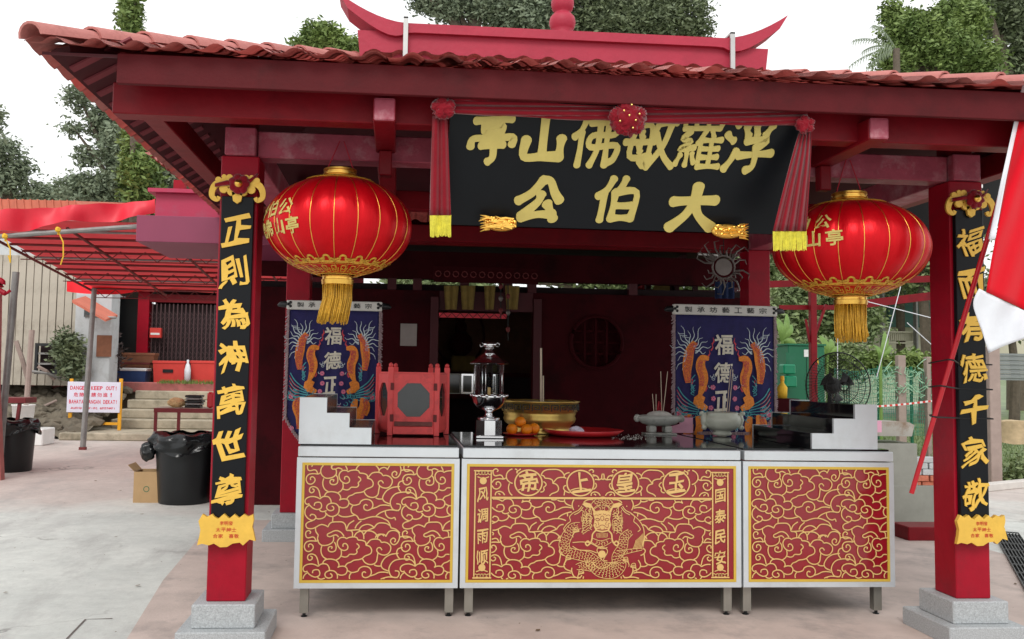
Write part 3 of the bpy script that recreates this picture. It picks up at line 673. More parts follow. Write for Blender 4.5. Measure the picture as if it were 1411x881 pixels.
# ================================================================ COUPLET BOARDS
def couplet(px_t,px_b,py_t,py_b,hwt,chars,ys,label,lab2,plq,orn):
    Y=4.955
    c0=atY(px_t,py_t,Y); c1=atY(px_b,py_b,Y); xc=(c0.x+c1.x)/2; hw=hwt
    t=thing('couplet_board',(xc,Y,c1.z),label,'plaque','couplet boards on the front posts')
    G().box(xc-hw,xc+hw,Y-.022,Y+.012,c1.z,c0.z,.003).out('board',M['black_lacquer'],t)
    for ch,y in zip(chars,ys):
        c=atY((px_t+(px_b-px_t)*(y-py_t)/(py_b-py_t)),y,Y); g=G()
        lay(g,ch,plane_fn((xc,Y-.023,c.z),(1,0,0),(0,0,1),(0,-1,0)),w=.158,h=.165,off=.017 if ch in '尊萬則德敬家福' else .03,th=.007,brush=1.6); g.out('character',M['gold'],t,fix=False)
    # gilt plaque: jagged sides
    p=atY(plq[0],plq[1],Y); hw2=.148; hh=.083
    out=[(-1,.55),(-.86,1),(-.7,.82),(-.52,1.0),(-.42,.80),(-.30,.70),(-.1,1.02),(.1,.72),(.28,1.0),(.45,.76),(.62,1.0),(.78,.85),(.95,1.0),(.98,.6),(.93,.2),(.98,-.1),(1.06,-.72),(.85,-.62),(.62,-1.0),(.5,-.82),(.25,-.88),(.05,-1.1),(-.2,-1.12),(-.42,-.88),(-.6,-1.0),(-.85,-.9),(-1.02,-1.0),(-.95,-.4),(-.92,0)]
    o=G().prism([(p.x+a*hw2,Y-.05,p.z+b*hh) for a,b in out],(0,.025,0)).out('name_plate',M['gold'],t)
    g=G()
    for k,tx in enumerate(('李明發','太平紳士','合家 喜敬')): line_of_text(g,tx,(p.x,Y-.051,p.z+.035-.034*k),(1,0,0),(0,0,1),(0,-1,0),.022,.028 if k else .024,off=.012)
    g.out('lettering',M['plaque_red'],o,fix=False)
    # scrolled ornament and red cloth flower
    q=atY(orn[0],orn[1],Y); g=G()
    for s in (-1,1):
        arm=[(0,.01),(.05,.03),(.085,.035),(.125,.012),(.138,-.03),(.13,-.06),(.105,-.066),(.1,-.045)]
        pts=smoothpts([(a*s,b) for a,b in arm],4); wd=[.05*(1-.0)*(1-i/len(pts)*.62) for i in range(len(pts))]
        g2=[Vector((q.x+a.x,Y-.03,q.z+a.y)) for a in pts]
        for a,b,w_ in zip(g2,g2[1:],wd): g.bar(a,b+(b-a)*.3,.016,w_) 
        for (a,b,r_) in ((.03,-.02,.022),(.075,-.0,.02),(.05,.055,.018),(.09,.06,.013),(.11,.035,.017)): g.lathe([(0,-.008),(r_,-.008),(r_,.008),(0,.008)],(0,0,0),10); 
        k=len(g.b.verts)
    # rotate lathe discs into place
    o=None
    g3=G()
    for s in (-1,1):
        arm=[(0,.01),(.05,.03),(.085,.035),(.122,.016),(.138,-.02),(.135,-.05),(.11,-.064),(.098,-.048)]
        pts=smoothpts([(a*s,b) for a,b in arm],4); N_=len(pts); L=[];U=[]
        for i,a in enumerate(pts):
            d=(pts[min(i+1,N_-1)]-pts[max(i-1,0)]).normalized(); nn=Vector((-d.y,d.x,0)); w_=.024*(1-i/N_*.6)
            L.append(a-nn*w_); U.append(a+nn*w_)
        for i in range(N_-1): g3.prism([(q.x+v.x,Y-.04,q.z+v.y) for v in (L[i],L[i+1],U[i+1],U[i])],(0,.014,0))
        for (a,b,r_) in ((.032,-.018,.024),(.075,-.004,.024),(.045,.058,.02),(.075,.064,.013),(.105,.046,.017)): g3.prism([(q.x+s*a+r_*math.cos(t_),Y-.043,q.z+b+r_*math.sin(t_)) for t_ in [2*math.pi*j/10 for j in range(10)]],(0,.016,0))
    g3.prism([(q.x-.03,Y-.043,q.z-.02),(q.x-.022,Y-.043,q.z-.07),(q.x,Y-.043,q.z-.085),(q.x+.022,Y-.043,q.z-.07),(q.x+.03,Y-.043,q.z-.02)],(0,.016,0))
    g.b.free(); sc_=g3.out('scroll_ornament',M['gold'],t)
    g=G()
    for k in range(7):
        a=k*2*math.pi/7; r_=.033; g.ball((q.x+.012+math.cos(a)*r_,Y-.06,q.z+.02+math.sin(a)*r_),.026,2,(1,.6,1))
    g.ball((q.x+.012,Y-.06,q.z+.02),.04,2,(1,.6,1)); g.tube([(q.x-.12,Y-.05,q.z+.015),(q.x-.05,Y-.05,q.z+.03),(q.x,Y-.055,q.z+.02)],[.012,.014,.014],6); g.tube([(q.x+.02,Y-.05,q.z+.03),(q.x+.07,Y-.05,q.z+.045),(q.x+.11,Y-.04,q.z+.085)],[.012,.01,.004],6)
    for v in g.b.verts: v.co+=Vector((0,0,0))+noise.noise_vector(v.co*40)*.008
    fl=g.out('cloth_flower',M['drape'],t,'all')
    G().lathe([(0,.022),(.008,.02),(.012,.012),(.02,.008),(.022,0),(.018,-.004),(0,-.004)],(0,0,0),16).out('boss',M['gold_metal'],fl,'all',org=(0,0,0)); b=fl.children[0]; b.location=Vector((q.x+.012,Y-.08,q.z+.02))-wl(fl); b.rotation_euler=(math.pi/2,0,0)
    return t
cA=couplet(328,315,272,712,.088,'正則為神萬世尊',[318,375,433,492,552,613,675],'black couplet board with gold characters on the post nearest the black bin',None,(314,728),(329,262),)
cB=couplet(1331,1342,290,712,.086,'福而有德千家敬',[334,392,452,508,565,622,680],'black couplet board with gold characters partly covered by the flag pole',None,(1345,728),(1332,282))
# ================================================================ LANTERNS
def lantern(px,py,rpx,hpx,Y,label,rows,a0,tilt):
    c=atY(px,py,Y); r=rpx/F_*Y*1.0; h=hpx/F_*Y
    t=thing('red_lantern',(c.x,c.y,c.z-h-.26),label,'lantern','red silk lanterns under the eave')
    NR=20
    def surf(lon,lat,d=0):
        sc_=1-.030*(1-abs(math.cos(NR*lon/2)))*0+.0
        k=.974+.026*abs(math.sin(NR*(lon)/2))**.7
        rr=(r*k+d)*math.cos(lat); return Vector((c.x+rr*math.sin(lon),c.y-rr*math.cos(lon),c.z+(h+d)*math.sin(lat)))
    LM=math.radians(76); g=G(); g.grid(lambda u,v:surf(u*2*math.pi,-LM+2*LM*v),120,40,True)
    body=g.out('silk_body',M['satin'],t,'all',org=c)
    for k in range(NR):
        lon=2*math.pi*k/NR; g=G(); g.tube([surf(lon,-LM+2*LM*j/24,.001) for j in range(25)],.0026,5); g.out('rib',M['gold_metal'],t,'all')
    # gold brocade at foot and head
    gg=G()
    for k in range(NR):
        lo=2*math.pi*(k+.5)/NR; b0=-math.radians(49)
        def S(a,b): return surf(lo+a,b,.0025)
        nrm=(S(0,b0)-c).normalized()
        for s in (-1,1):
            gg.ribbon([S(s*(.085+.042*(1-q/11)*math.cos(q*.75)),b0-.02+.042*(1-q/11)*math.sin(q*.75)) for q in range(10)],.0095,nrm)
            gg.ribbon([S(s*.13,b0-.045),S(s*.145,b0-.01),S(s*.12,b0+.02)],.009,nrm)
        gg.ribbon([S(.055*math.cos(q*.42),b0+.03+.055*math.sin(q*.42)) for q in range(-1,10)],.012,nrm)
        gg.ribbon([S(-.13+.26*q/8,b0-.055-.012*math.sin(math.pi*q/8)) for q in range(9)],.016,nrm)
    for la,wd in ((-53,.012),(-56,.006),(-73.5,.014),(62,.02),(67,.008)):
        P_=[surf(2*math.pi*k/72,math.radians(la),.002) for k in range(73)]
        for a,b in zip(P_,P_[1:]): gg.tube([a,b],wd*.28,4,False)
    for k in range(24):
        lo=2*math.pi*k/24
        for (a0_,a1_,b0_,b1_) in ((-.1,.02,-59,-59),(.02,.02,-59,-66),(-.06,.02,-66,-66),(-.06,-.06,-66,-63),(-.1,-.1,-59,-70),(-.1,.08,-70,-70),(.08,.08,-70,-62)):
            P_=[surf(lo+a0_+(a1_-a0_)*j/3,math.radians(b0_+(b1_-b0_)*j/3),.002) for j in range(4)]
            gg.ribbon(P_,.006,((P_[0]+P_[3])/2-c).normalized())
    tag(gg.out('gold_brocade',mat('brocade',(206,160,60),.4,metal=.3,var=.3,scale=60),t,fix=True),kind='stuff')
    # caps
    rc=r*.215
    G().lathe([(rc*1.25,h*.955),(rc*1.28,h*.975),(rc,h*.985),(rc*.98,h*1.02),(rc*1.08,h*1.03),(rc*1.08,h*1.06),(rc*.98,h*1.07),(rc*.98,h*1.10),(rc*1.06,h*1.11),(rc*1.05,h*1.15),(rc*.9,h*1.155),(rc*.85,h*1.10),(0,h*1.10)],c,28).out('cap',M['gold_metal'],t,True)
    cz=-h; G().lathe([(0,cz*.96),(rc*.98,cz*.96),(rc*1.0,cz*1.0),(rc*.95,cz*1.02),(rc*.95,cz*1.06),(rc*1.02,cz*1.07),(rc*.98,cz*1.16),(rc*.9,cz*1.17),(0,cz*1.17)],c,28).out('collar',M['gold_metal'],t,True)
    # tassel of cords
    g=G(); rg=random.Random(int(px))
    for k in range(150):
        a=rg.uniform(0,2*math.pi); q=rc*.93*math.sqrt(rg.uniform(.45,1)); p=c+Vector((q*math.cos(a),q*math.sin(a),cz*1.15)); L=.205+rg.uniform(-.02,.02); dx=rg.uniform(-.012,.012); 
        g.tube([p,p+Vector((dx*.4+rg.uniform(-.003,.003),0,-L*.4)),p+Vector((dx*.8+rg.uniform(-.004,.004)+tilt,rg.uniform(-.006,.006),-L*.75)),p+Vector((dx+tilt*1.8,0,-L))],.0036,4)
    g.out('tassel',M['tassel'],t,'all')
    # cords to the beam
    top=c.z+h*1.1
    for s in (-1,1): G().tube([(c.x+s*rc*.9,c.y,top),(c.x+s*.012,YF-.085,2.80)],.003,5).out('cord',M['stick_red'],t)
    # characters
    for row in rows:
        txt,lat,lon0,dl,sz=row
        for i,ch in enumerate(txt):
            lo=math.radians(lon0+dl*i); la=math.radians(lat); g=G()
            def fn(x,y,d,lo=lo,la=la): return surf(lo+x/(r*math.cos(la)),la+y/h*1.0,.002+d)
            lay(g,ch,fn,w=sz*1.0,h=sz,off=.022,th=.001,brush=.5); g.out('character',M['gold_pale'],t,fix=False)
    return t
lantern(467,313,101,69,4.93,'red silk lantern hanging by the post of the black bin, its tassel over a banner',[('大伯公',11,-74,17,.092),('烏敏島佛山亭',-10,-108,15.0,.088)],0,-.012)
lantern(1171,343,106,70,4.98,'red silk lantern by the flag pole post, its edge behind a fringed cloth tail',[('大伯公',22,-84,18,.09),('島佛山亭',2,-85,15.5,.09)],0,.004)
# ================================================================ ALTAR TABLES
TY=5.46; TZ=1.047; TBACK=6.72; K=.00445
def T(px,py,Y=TY): return atY(px,py,Y)
LINEW=.0070
# one tile of the scrolling cloud pattern, 1340 x 967 units (a unit is a tenth of a photo pixel)
CL=[[(150,105),(165,85),(140,60),(105,75),(95,110),(105,150),(130,165),(160,160),(190,152),(220,165),(240,210)],
[(145,300),(140,270),(165,252),(195,270),(205,305),(185,340),(150,360),(110,350),(85,310),(85,265),(110,225),(150,210),(200,208),(245,212),(275,195)],
[(170,425),(195,440),(190,470),(160,485),(135,465),(132,430),(150,405),(190,395),(230,410),(255,440),(270,480),(285,550)],
[(135,640),(100,650),(75,620),(85,575),(130,545),(190,538),(240,550),(280,572)],[(280,572),(310,545),(350,535),(400,545),(430,590),(435,635)],
[(205,670),(210,635),(245,620),(285,625),(305,665),(295,705),(250,725),(205,715),(160,685),(130,650)],[(275,720),(290,745),(330,755),(375,740)],
[(150,820),(165,795),(205,800),(230,830),(220,860),(190,880),(150,870),(110,840),(80,790),(80,730),(100,690),(130,665)],[(230,850),(270,860),(320,850),(355,825),(370,790),(355,765)],
[(445,675),(470,690),(470,725),(430,740),(390,725),(375,690),(390,655),(440,632),(500,640),(540,680),(548,730),(535,780),(500,810),(450,825),(400,810),(370,780)],
[(340,530),(360,490),(400,470),(460,468),(520,485),(555,520),(565,560),(548,590)],[(548,590),(580,572),(640,572),(675,600),(680,640),(660,680),(620,697),(575,695),(550,680)],
[(540,800),(590,825),(660,828),(720,815),(770,800)],[(325,275),(312,330),(320,390),(350,440),(400,470)],[(520,485),(570,450),(595,400),(590,340)],
[(455,320),(465,295),(430,290),(410,320),(425,355),(470,365),(510,345),(520,300),(510,250),(490,225)],
[(615,290),(615,255),(650,245),(680,280),(675,325),(630,345),(580,325),(545,280),(535,225),(555,180),(590,158),(640,160),(658,178)],[(658,178),(690,160),(750,150),(800,160),(820,195)],[(820,195),(880,200),(925,225),(930,270)],
[(930,270),(980,285),(1010,330),(1005,380),(970,405),(920,425),(885,460)],[(885,460),(840,475),(770,485),(730,510),(680,530),(650,570)],
[(800,245),(830,270),(835,300),(800,335)],[(800,335),(810,370),(780,400),(710,400),(680,430),(640,440),(590,425)],[(765,150),(790,100),(840,70),(920,62),(1000,65),(1060,100),(1090,150)],
[(1085,180),(1100,135),(1150,110),(1190,120),(1205,145)],[(1205,145),(1220,110),(1250,70),(1310,55),(1370,75),(1395,130),(1385,200),(1350,250),(1310,260),(1275,230),(1275,190),(1310,165),(1340,190),(1325,225)],
[(930,275),(960,230),(1000,190),(1070,180),(1120,195),(1145,230)],[(1145,230),(1190,225),(1240,245),(1275,290),(1270,350),(1230,400),(1170,410),(1110,385),(1082,345),(1095,310),(1130,305),(1155,340)],
[(885,460),(920,515),(980,545),(1040,540),(1080,505),(1090,450),(1100,380)],[(1050,550),(1090,568),(1150,568)],
[(690,635),(740,660),(790,655),(830,640)],[(830,640),(850,600),(900,575),(960,580),(1000,610),(1015,660),(995,710),(940,735),(895,715),(890,670),(915,650),(940,665)],
[(740,660),(712,710),(725,770),(770,800),(800,820),(825,865)],[(995,710),(1060,690),(1120,660),(1190,655),(1250,665)],[(1055,825),(1100,780),(1170,745),(1250,725),(1330,730),(1380,735)],
[(1190,745),(1195,790),(1230,835),(1280,850),(1320,835),(1335,875)],[(825,865),(880,865),(950,840),(1020,825),(1100,830),(1170,855),(1230,890),(1262,950)],
[(1385,385),(1340,390),(1270,405),(1200,450),(1155,520),(1150,570),(1180,610),(1250,640)],
[(1340,635),(1390,645),(1400,680),(1385,720),(1350,735),(1300,720),(1270,680),(1255,610),(1280,540),(1330,490),(1400,470),(1470,465),(1550,475),(1600,510),(1625,570)],
[(1440,300),(1380,320),(1360,370),(1370,420),(1400,462)],[(1400,150),(1450,140),(1510,142),(1560,165),(1580,210)],
[(465,830),(462,895)],
[(185,885),(120,910),(95,945),(110,985),(150,1000),(200,995),(240,975),(280,950),(320,940),(370,955),(400,975)],[(400,975),(420,930),(460,905),(540,900),(600,905),(640,945),(655,1020)],[(655,1020),(720,1030),(740,1060),(742,1110)],
[(230,980),(235,1040),(270,1090)],[(270,1090),(260,1150),(285,1210),(330,1240),(400,1235),(450,1210),(480,1170),(480,1110)],
[(660,1000),(690,930),(760,880)],[(775,995),(800,940),(860,885)],[(830,1010),(870,960),(940,935),(1000,950),(1040,985)],[(665,1025),(740,1020),(820,1015),(870,1045),(895,1090),(900,1150)],
[(900,1080),(940,1030),(1000,1000),(1040,985)],[(1040,985),(1065,945),(1110,915),(1200,920),(1260,955),(1270,985)],[(1270,985),(1340,1005),(1400,1060)],
[(440,1055),(400,1075),(395,1100),(430,1115),(480,1095),(520,1090),(550,1120)],[(440,1055),(490,1030),(540,1030),(590,1060),(625,1110)],
[(1060,1130),(1080,1090),(1140,1075),(1180,1105)],
]
TOPROW=[[(435,125),(425,95),(455,80),(480,60)],[(440,90),(425,115),(445,140),(480,140),(495,160),(495,210),(460,250),(410,270),(350,270),(300,230),(280,180),(290,120),(330,75),(380,58),(430,70)],[(480,60),(520,52),(570,55),(620,90),(650,150)],[(490,135),(530,122),(580,145)]]
CS=[smoothpts(c,3) for c in CL]; TS=[smoothpts(c,3) for c in TOPROW]
def clouds(g,T0,x0,y0,x1,y1,ox,oy,mirror=None,Yl=TY-.0045,skip=None,rows=(0,1),cols=(0,1)):
    """pattern over the photo-pixel window x0..x1,y0..y1; ox,oy place the tile origin"""
    def ribb(pts):
        seg=[]; 
        for p in pts:
            x=ox+p.x/10; y=oy+p.y/10
            for mm in (0,):pass
            ok=x0<=x<=x1 and y0<=y<=y1 and not (skip and skip(x,y))
            if ok: seg.append((x,y))
            else:
                if len(seg)>1: yield seg
                seg=[]
        if len(seg)>1: yield seg
    for r_ in rows:
        for c_ in cols:
            src=CS+(TS if r_==0 else [])
            for c in src:
                pts=[Vector((p.x+c_*1340,p.y+r_*967,0)) for p in c]
                for seg in ribb(pts):
                    jt=Vector((0,-R.uniform(0,.0016),0)); g.ribbon([T0(x,y)+jt for x,y in seg],LINEW,(0,-1,0))
                    if mirror is not None: g.ribbon([T0(2*mirror-x,y)+jt for x,y in seg],LINEW,(0,-1,0))
def frame_rect(g,a,b,wd,y,d=.004):
    """picture-frame band between corner points a (top left) and b (bottom right), mitre-free"""
    g.box(a.x,b.x,y-d,y,a.z-wd,a.z); g.box(a.x,b.x,y-d,y,b.z,b.z+wd); g.box(a.x,a.x+wd,y-d,y,b.z+wd,a.z-wd); g.box(b.x-wd,b.x,y-d,y,b.z+wd,a.z-wd)
def table(px0,px1,pz0,pz1,label,legs):
    a=T(px0,631); b=T(px1,811); x0,x1=a.x,b.x; z0,z1=.187,.968
    x1=T(px1,720).x; x0=T(px0,720).x
    t=thing('altar_table',((x0+x1)/2,TY,0),label,'altar','stainless steel altar tables in a row')
    G().box(x0+.006,x1-.006,TY-.012,TBACK,.975,TZ-.012,.003).out('top_band',M['steel_front'],t)
    G().box(x0+.012,x1-.012,TY+.03,TBACK-.004,TZ-.011,TZ).out('stone_top',M['granite_black'],t)
    G().box(x0+.02,x1-.02,TBACK-.03,TBACK-.012,.02,z0+.3).out('back_panel',M['black_plastic'],t)  # added black board, shuts out light from behind so the underside stays dark
    G().box(x0+.022,x1-.022,TY+.065,TBACK-.031,z0+.02,z0+.035).out('bottom_shelf',M['steel_dark'],t)
    g=G(); frame_rect(g,Vector((x0,0,z1)),Vector((x1,0,z0)),.032,TY+.03,.034); g.out('front_frame',M['steel_front'],t)
    for s in (x0,x1-.02): G().box(s,s+.02,TY+.031,TBACK-.01,z0,z1).out('side_panel',M['steel_dark'],t)
    ia=Vector((x0+.033,0,z1-.03)); ib=Vector((x1-.033,0,z0+.033))
    p=G().box(ia.x,ib.x,TY+.001,TY+.02,ib.z,ia.z).out('front_panel',M['panel_red'],t)
    g=G(); frame_rect(g,ia,ib,.016,TY-.001,.004); g.out('gold_border',M['gold_frame'],p)
    for lx in legs:
        q=atZ(lx,850).x
        for yy in (TY+.04,TBACK-.09): G().box(q-.026,q+.026,yy,yy+.052,.03,z0).out('leg',M['steel_dark'],t); l=t.children[-1]; G().lathe([(0,0),(.02,0),(.02,.008),(.01,.012),(.01,.031),(0,.031)],(q,yy+.026,0),10).out('foot',M['black_plastic'],l)
    return t,p,ia,ib
tl,pl,ia,ib=table(407,632,637,806,'altar table with red cloud-patterned front under the steps and red wooden lantern box',(419,618))
k_=(ib.x-ia.x)/212
T0=lambda x,y:Vector((ia.x+(x-412.5)*k_,TY-.0045,ia.z-.004-(y-636)*(ia.z-ib.z-.012)/170.))
g=G(); clouds(g,T0,417,638,621.5,803,410,630.3,rows=(0,1),cols=(0,1)); o=g.out('cloud_scroll',M['gold_line'],pl,fix=False); tag(o,kind='stuff')
tr_,pr,ja,jb=table(1024,1232,639,806,'altar table with red cloud-patterned front under the black stepped stand beside the flag pole',(1031,1214))
k2=(jb.x-ja.x)/212
T2=lambda x,y:Vector((ja.x+(x-412.5)*k2,TY-.0045,ja.z-.004-(y-636)*(ja.z-jb.z-.012)/170.))
g=G(); clouds(g,T2,417,638,621.5,803,410,630.3); o=g.out('cloud_scroll',M['gold_line'],pr,fix=False); tag(o,kind='stuff')
tm,pm,ka,kb=table(635,1021,635,806,'longer central altar table whose red front shows a golden dragon and four circled characters',(645,1004))
k3=(kb.x-ka.x)/381.
T3=lambda x,y:Vector((ka.x+(x-637.5)*k3,TY-.0045,ka.z-.004-(y-634)*(ka.z-kb.z-.012)/172.))
MX=(638+1018)/2-.3
def excl(x,y):
    if y<682 and y>640:
        return any((x-cx)**2+(y-660)**2<20.5**2 for cx in (723,796))
    if y>684: return (abs(x-MX)/58)**2+((y-744)/60)**2<1
    return False
g=G(); clouds(g,T3,672.5,684.5,MX-.01,803,659,631,mirror=MX,skip=excl,rows=(0,1),cols=(0,1))
clouds(g,T3,672.5,640,MX-.01,680,664,634,mirror=MX,skip=excl,rows=(0,),cols=(0,1))
for y in (682.5,): a=T3(671.5,y);b=T3(2*MX-671.5,y); g.box(a.x,b.x,TY-.0075,TY-.0045,a.z-.008,a.z+.004)
for s in (0,1):
    xs=[649,671] if not s else [2*MX-671,2*MX-649]
    for x in xs: a=T3(x,645);b=T3(x,799); g.box(a.x-.004,a.x+.004,TY-.0075,TY-.0045,b.z,a.z)
    for y,sg in ((643,1),(801,-1)):
        a=T3(xs[0]-2,y);b=T3(xs[1]+2,y); g.box(a.x,b.x,TY-.0075,TY-.0045,a.z-.004,a.z+.004)
        cx=(xs[0]+xs[1])/2
        for dx in (-9,-4,0,4,9): c=T3(cx+dx,y+sg*3); g.ribbon([c+Vector((math.cos(q)*.011,0,math.sin(q)*.011)) for q in [x_*.7 for x_ in range(10)]],.005,(0,-1,0))
        c=T3(cx,y+sg*15); g.prism([c+Vector((math.cos(q)*.022,-.001,math.sin(q)*.022)) for q in [x_*.524 for x_ in range(12)]],(0,.002,0))
        g.ribbon([T3(cx-8,y+sg*9),T3(cx-3,y+sg*11),T3(cx+3,y+sg*11),T3(cx+8,y+sg*9)],.006,(0,-1,0))
for cx in (723,796,2*MX-796,2*MX-723):
    g.ribbon([T3(cx+19*math.cos(q*2*math.pi/40),660.5+19*math.sin(q*2*math.pi/40)) for q in range(41)],.0085,(0,-1,0))
    g.ribbon([T3(cx+15*t_,672-4*(1-t_*t_)) for t_ in [j/6-1 for j in range(13)]],.006,(0,-1,0))
o=g.out('cloud_scroll',M['gold_line'],pm,fix=False); tag(o,kind='stuff')
for ch,cx in zip('帝上皇玉',(723,796,2*MX-796,2*MX-723)):
    g=G(); lay(g,ch,plane_fn(T3(cx,659),(1,0,0),(0,0,1),(0,-1,0)),w=.115,h=.125,off=.02,th=.002,brush=1); g.out('character',M['gold_line'],pm,fix=False)
for s,tx in ((0,'风调雨顺'),(1,'国泰民安')):
    cx=660 if not s else 2*MX-660
    for i,ch in enumerate(tx):
        g=G(); lay(g,ch,plane_fn(T3(cx,678+31*i),(1,0,0),(0,0,1),(0,-1,0)),w=.07,h=.085,off=.016,th=.002,brush=1); g.out('character',M['gold_line'],pm,fix=False)
# the coiled dragon, in units of the enlarged view (5.506 per photo pixel)
def D(u,v): return T3(740+u/5.506+.2,660+v/5.506)
def U(d): return d/5.506*K
g=G()
def line(pts,w_=5,n=4): jt=Vector((0,-R.uniform(0,.001),0)); g.ribbon([D(p.x,p.y)+jt for p in smoothpts(pts,n)],U(w_)*1.25,(0,-1,0))
def scaled(pts,wds,step=21):
    P=smoothpts(pts,8); n=len(P); acc=0; L=[];Rr=[]; rows=0
    for i,p in enumerate(P):
        w_=wds[0]+(wds[-1]-wds[0])*i/n if len(wds)==2 else wds[min(len(wds)-1,int(i/n*len(wds)))]
        if len(wds)>2:
            f=i/n*(len(wds)-1); a=int(f); w_=wds[a]+(wds[min(a+1,len(wds)-1)]-wds[a])*(f-a)
        d=(P[min(i+1,n-1)]-P[max(i-1,0)]).normalized(); nn=Vector((-d.y,d.x,0)); L.append(p+nn*w_/2); Rr.append(p-nn*w_/2)
        if i: acc+=(p-P[i-1]).length
        if acc>=step*.62:
            acc=0; rows+=1; m_=max(1,int(w_/step)); 
            for j in range(m_):
                t_=((j+.5+(rows%2)*.5)/m_-.5)*w_
                if abs(t_)>w_/2-4: continue
                c=p+nn*t_; arc=[]
                for q in range(7):
                    a=-math.pi/2+math.pi*q/6; arc.append(c+d*(math.cos(a)*step*.5)+nn*(math.sin(a)*step*.5))
                jt=Vector((0,-R.uniform(0,.001),0)); g.ribbon([D(x.x,x.y)+jt for x in arc],U(4.2),(0,-1,0))
    g.ribbon([D(x.x,x.y) for x in L],U(4.5),(0,-1,0)); g.ribbon([D(x.x,x.y) for x in Rr],U(4.5),(0,-1,0))
scaled([(310,350),(250,370),(205,440),(185,510),(210,565),(290,590),(370,610),(420,660),(480,710),(560,715),(610,670),(600,600),(640,520),(650,450),(700,400)],[50,70,80,80,78,80,90,120,130,130,110,80,70,70,50])
scaled([(600,580),(690,560),(780,545)],[45,30,14]); scaled([(280,690),(340,680),(420,690)],[40,70,80]); scaled([(400,470),(470,500),(545,470)],[30,50,30]); scaled([(400,200),(430,165),(480,150),(530,165),(555,200)],[30,50,70,50,30]); scaled([(420,225),(480,205),(540,225)],[20,50,20])
def fill(pts,dz=.0012):
    g.prism([D(*p)+Vector((0,-dz,0)) for p in pts],(0,.001,0))
fill([(405,245),(440,235),(480,228),(520,235),(548,245),(538,300),(548,350),(530,395),(478,408),(428,395),(410,350),(420,300)])
for s in (1,-1):
    X=lambda x:478+s*(x-478) if s<0 else x
    fill([(X(410),245),(X(395),205),(X(350),200),(X(320),175),(X(345),160),(X(385),170),(X(415),215),(X(430),240)][::s])
    line([(X(430),390),(X(405),420),(X(400),460),(X(390),490),(X(365),515),(X(350),495),(X(368),478),(X(382),492)],9)
    for a in range(8):
        b=a*32; line([(X(400-a*3),260+b*.6),(X(370),250+b*.62),(X(350-6*(a%3)),275+b*.6),(X(325+9*(a%2)),262+b*.68),(X(330),300+b*.55)],4)
    line([(X(320),190),(X(295),225),(X(250),250),(X(225),280),(X(232),315),(X(205),340),(X(180),380),(X(200),400)],5)
    line([(X(330),200),(X(300),240),(X(262),262)],5)
rgd=random.Random(21)
for k in range(46):
    s=1 if k%2 else -1; x0_=478+s*rgd.uniform(75,160); y0_=rgd.uniform(235,420); xs_=[x0_]; line([(x0_,y0_),(x0_+s*rgd.uniform(2,14),y0_-rgd.uniform(8,20)),(x0_+rgd.uniform(-8,8),y0_-rgd.uniform(22,36)),(x0_+s*rgd.uniform(4,18),y0_-rgd.uniform(40,56))],3.2)
for k in range(9): line([(440+k*9.5,412),(436+k*10.5,432),(442+k*9,450)],3)
for k in range(5): line([(455,258+k*0),(478,236),(501,258)],3)
for k in range(8): line([(720+k*11,545-k*2),(735+k*10,500-k*4),(742+k*9,470-k*9)],4)
line([(700,250),(760,300),(800,370),(805,450),(790,520)],5)
for bx,by,s in ((240,625,-1),(640,640,1),(700,690,1),(340,740,-1),(300,400,-1)):
    for k in range(4): line([(bx,by),(bx+s*(12+9*k),by-26+12*k),(bx+s*(34+5*k),by-30+20*k),(bx+s*(40+2*k),by-12+20*k)],4.5)
g.prism([D(478+30*math.cos(q*.4),585+30*math.sin(q*.4))+Vector((0,-.001,0)) for q in range(15)],(0,.001,0)); line([(478,585+46),(440,560),(450,535),(478,530),(510,540),(520,570),(490,630),(520,640)],5)
line([(400,650),(440,690),(480,700),(520,688),(560,645)],5); line([(250,490),(330,485),(400,500),(470,540),(520,530)],5); line([(250,520),(300,550),(380,555),(440,575)],5)
o=g.out('dragon_relief',M['gold_line'],pm,fix=False)
g=G()
for s in (1,-1):
    X=lambda x:478+s*(x-478) if s<0 else x
    g.ribbon([D(p.x,p.y)+Vector((0,-.003,0)) for p in smoothpts([(X(425),300),(X(440),290),(X(458),302),(X(444),312),(X(428),306)],3)],U(5),(0,-1,0))
    g.ribbon([D(p.x,p.y)+Vector((0,-.003,0)) for p in smoothpts([(X(478),345),(X(462),350),(X(450),362),(X(430),366)],3)],U(4),(0,-1,0)); g.ribbon([D(p.x,p.y)+Vector((0,-.003,0)) for p in smoothpts([(X(478),270),(X(466),280),(X(468),300),(X(478),312)],3)],U(4),(0,-1,0))
for s in (1,-1):
    X=lambda x:478+s*(x-478) if s<0 else x
    for q_ in ([(418,270),(432,262),(450,272)],[(418,330),(432,338),(428,360)],[(450,255),(462,262),(470,252)],[(442,322),(452,334),(446,348)],[(458,368),(464,376),(460,386)]): g.ribbon([D(p.x,p.y)+Vector((0,-.003,0)) for p in smoothpts([(X(x),y) for x,y in q_],3)],U(3.5),(0,-1,0))
g.ribbon([D(p.x,p.y)+Vector((0,-.003,0)) for p in smoothpts([(440,380),(478,388),(520,380)],3)],U(7),(0,-1,0)); o2=g.out('dragon_eye',M['panel_red'],o,fix=False); o2.name='dragon_face_lines'; tag(o2,kind='stuff')
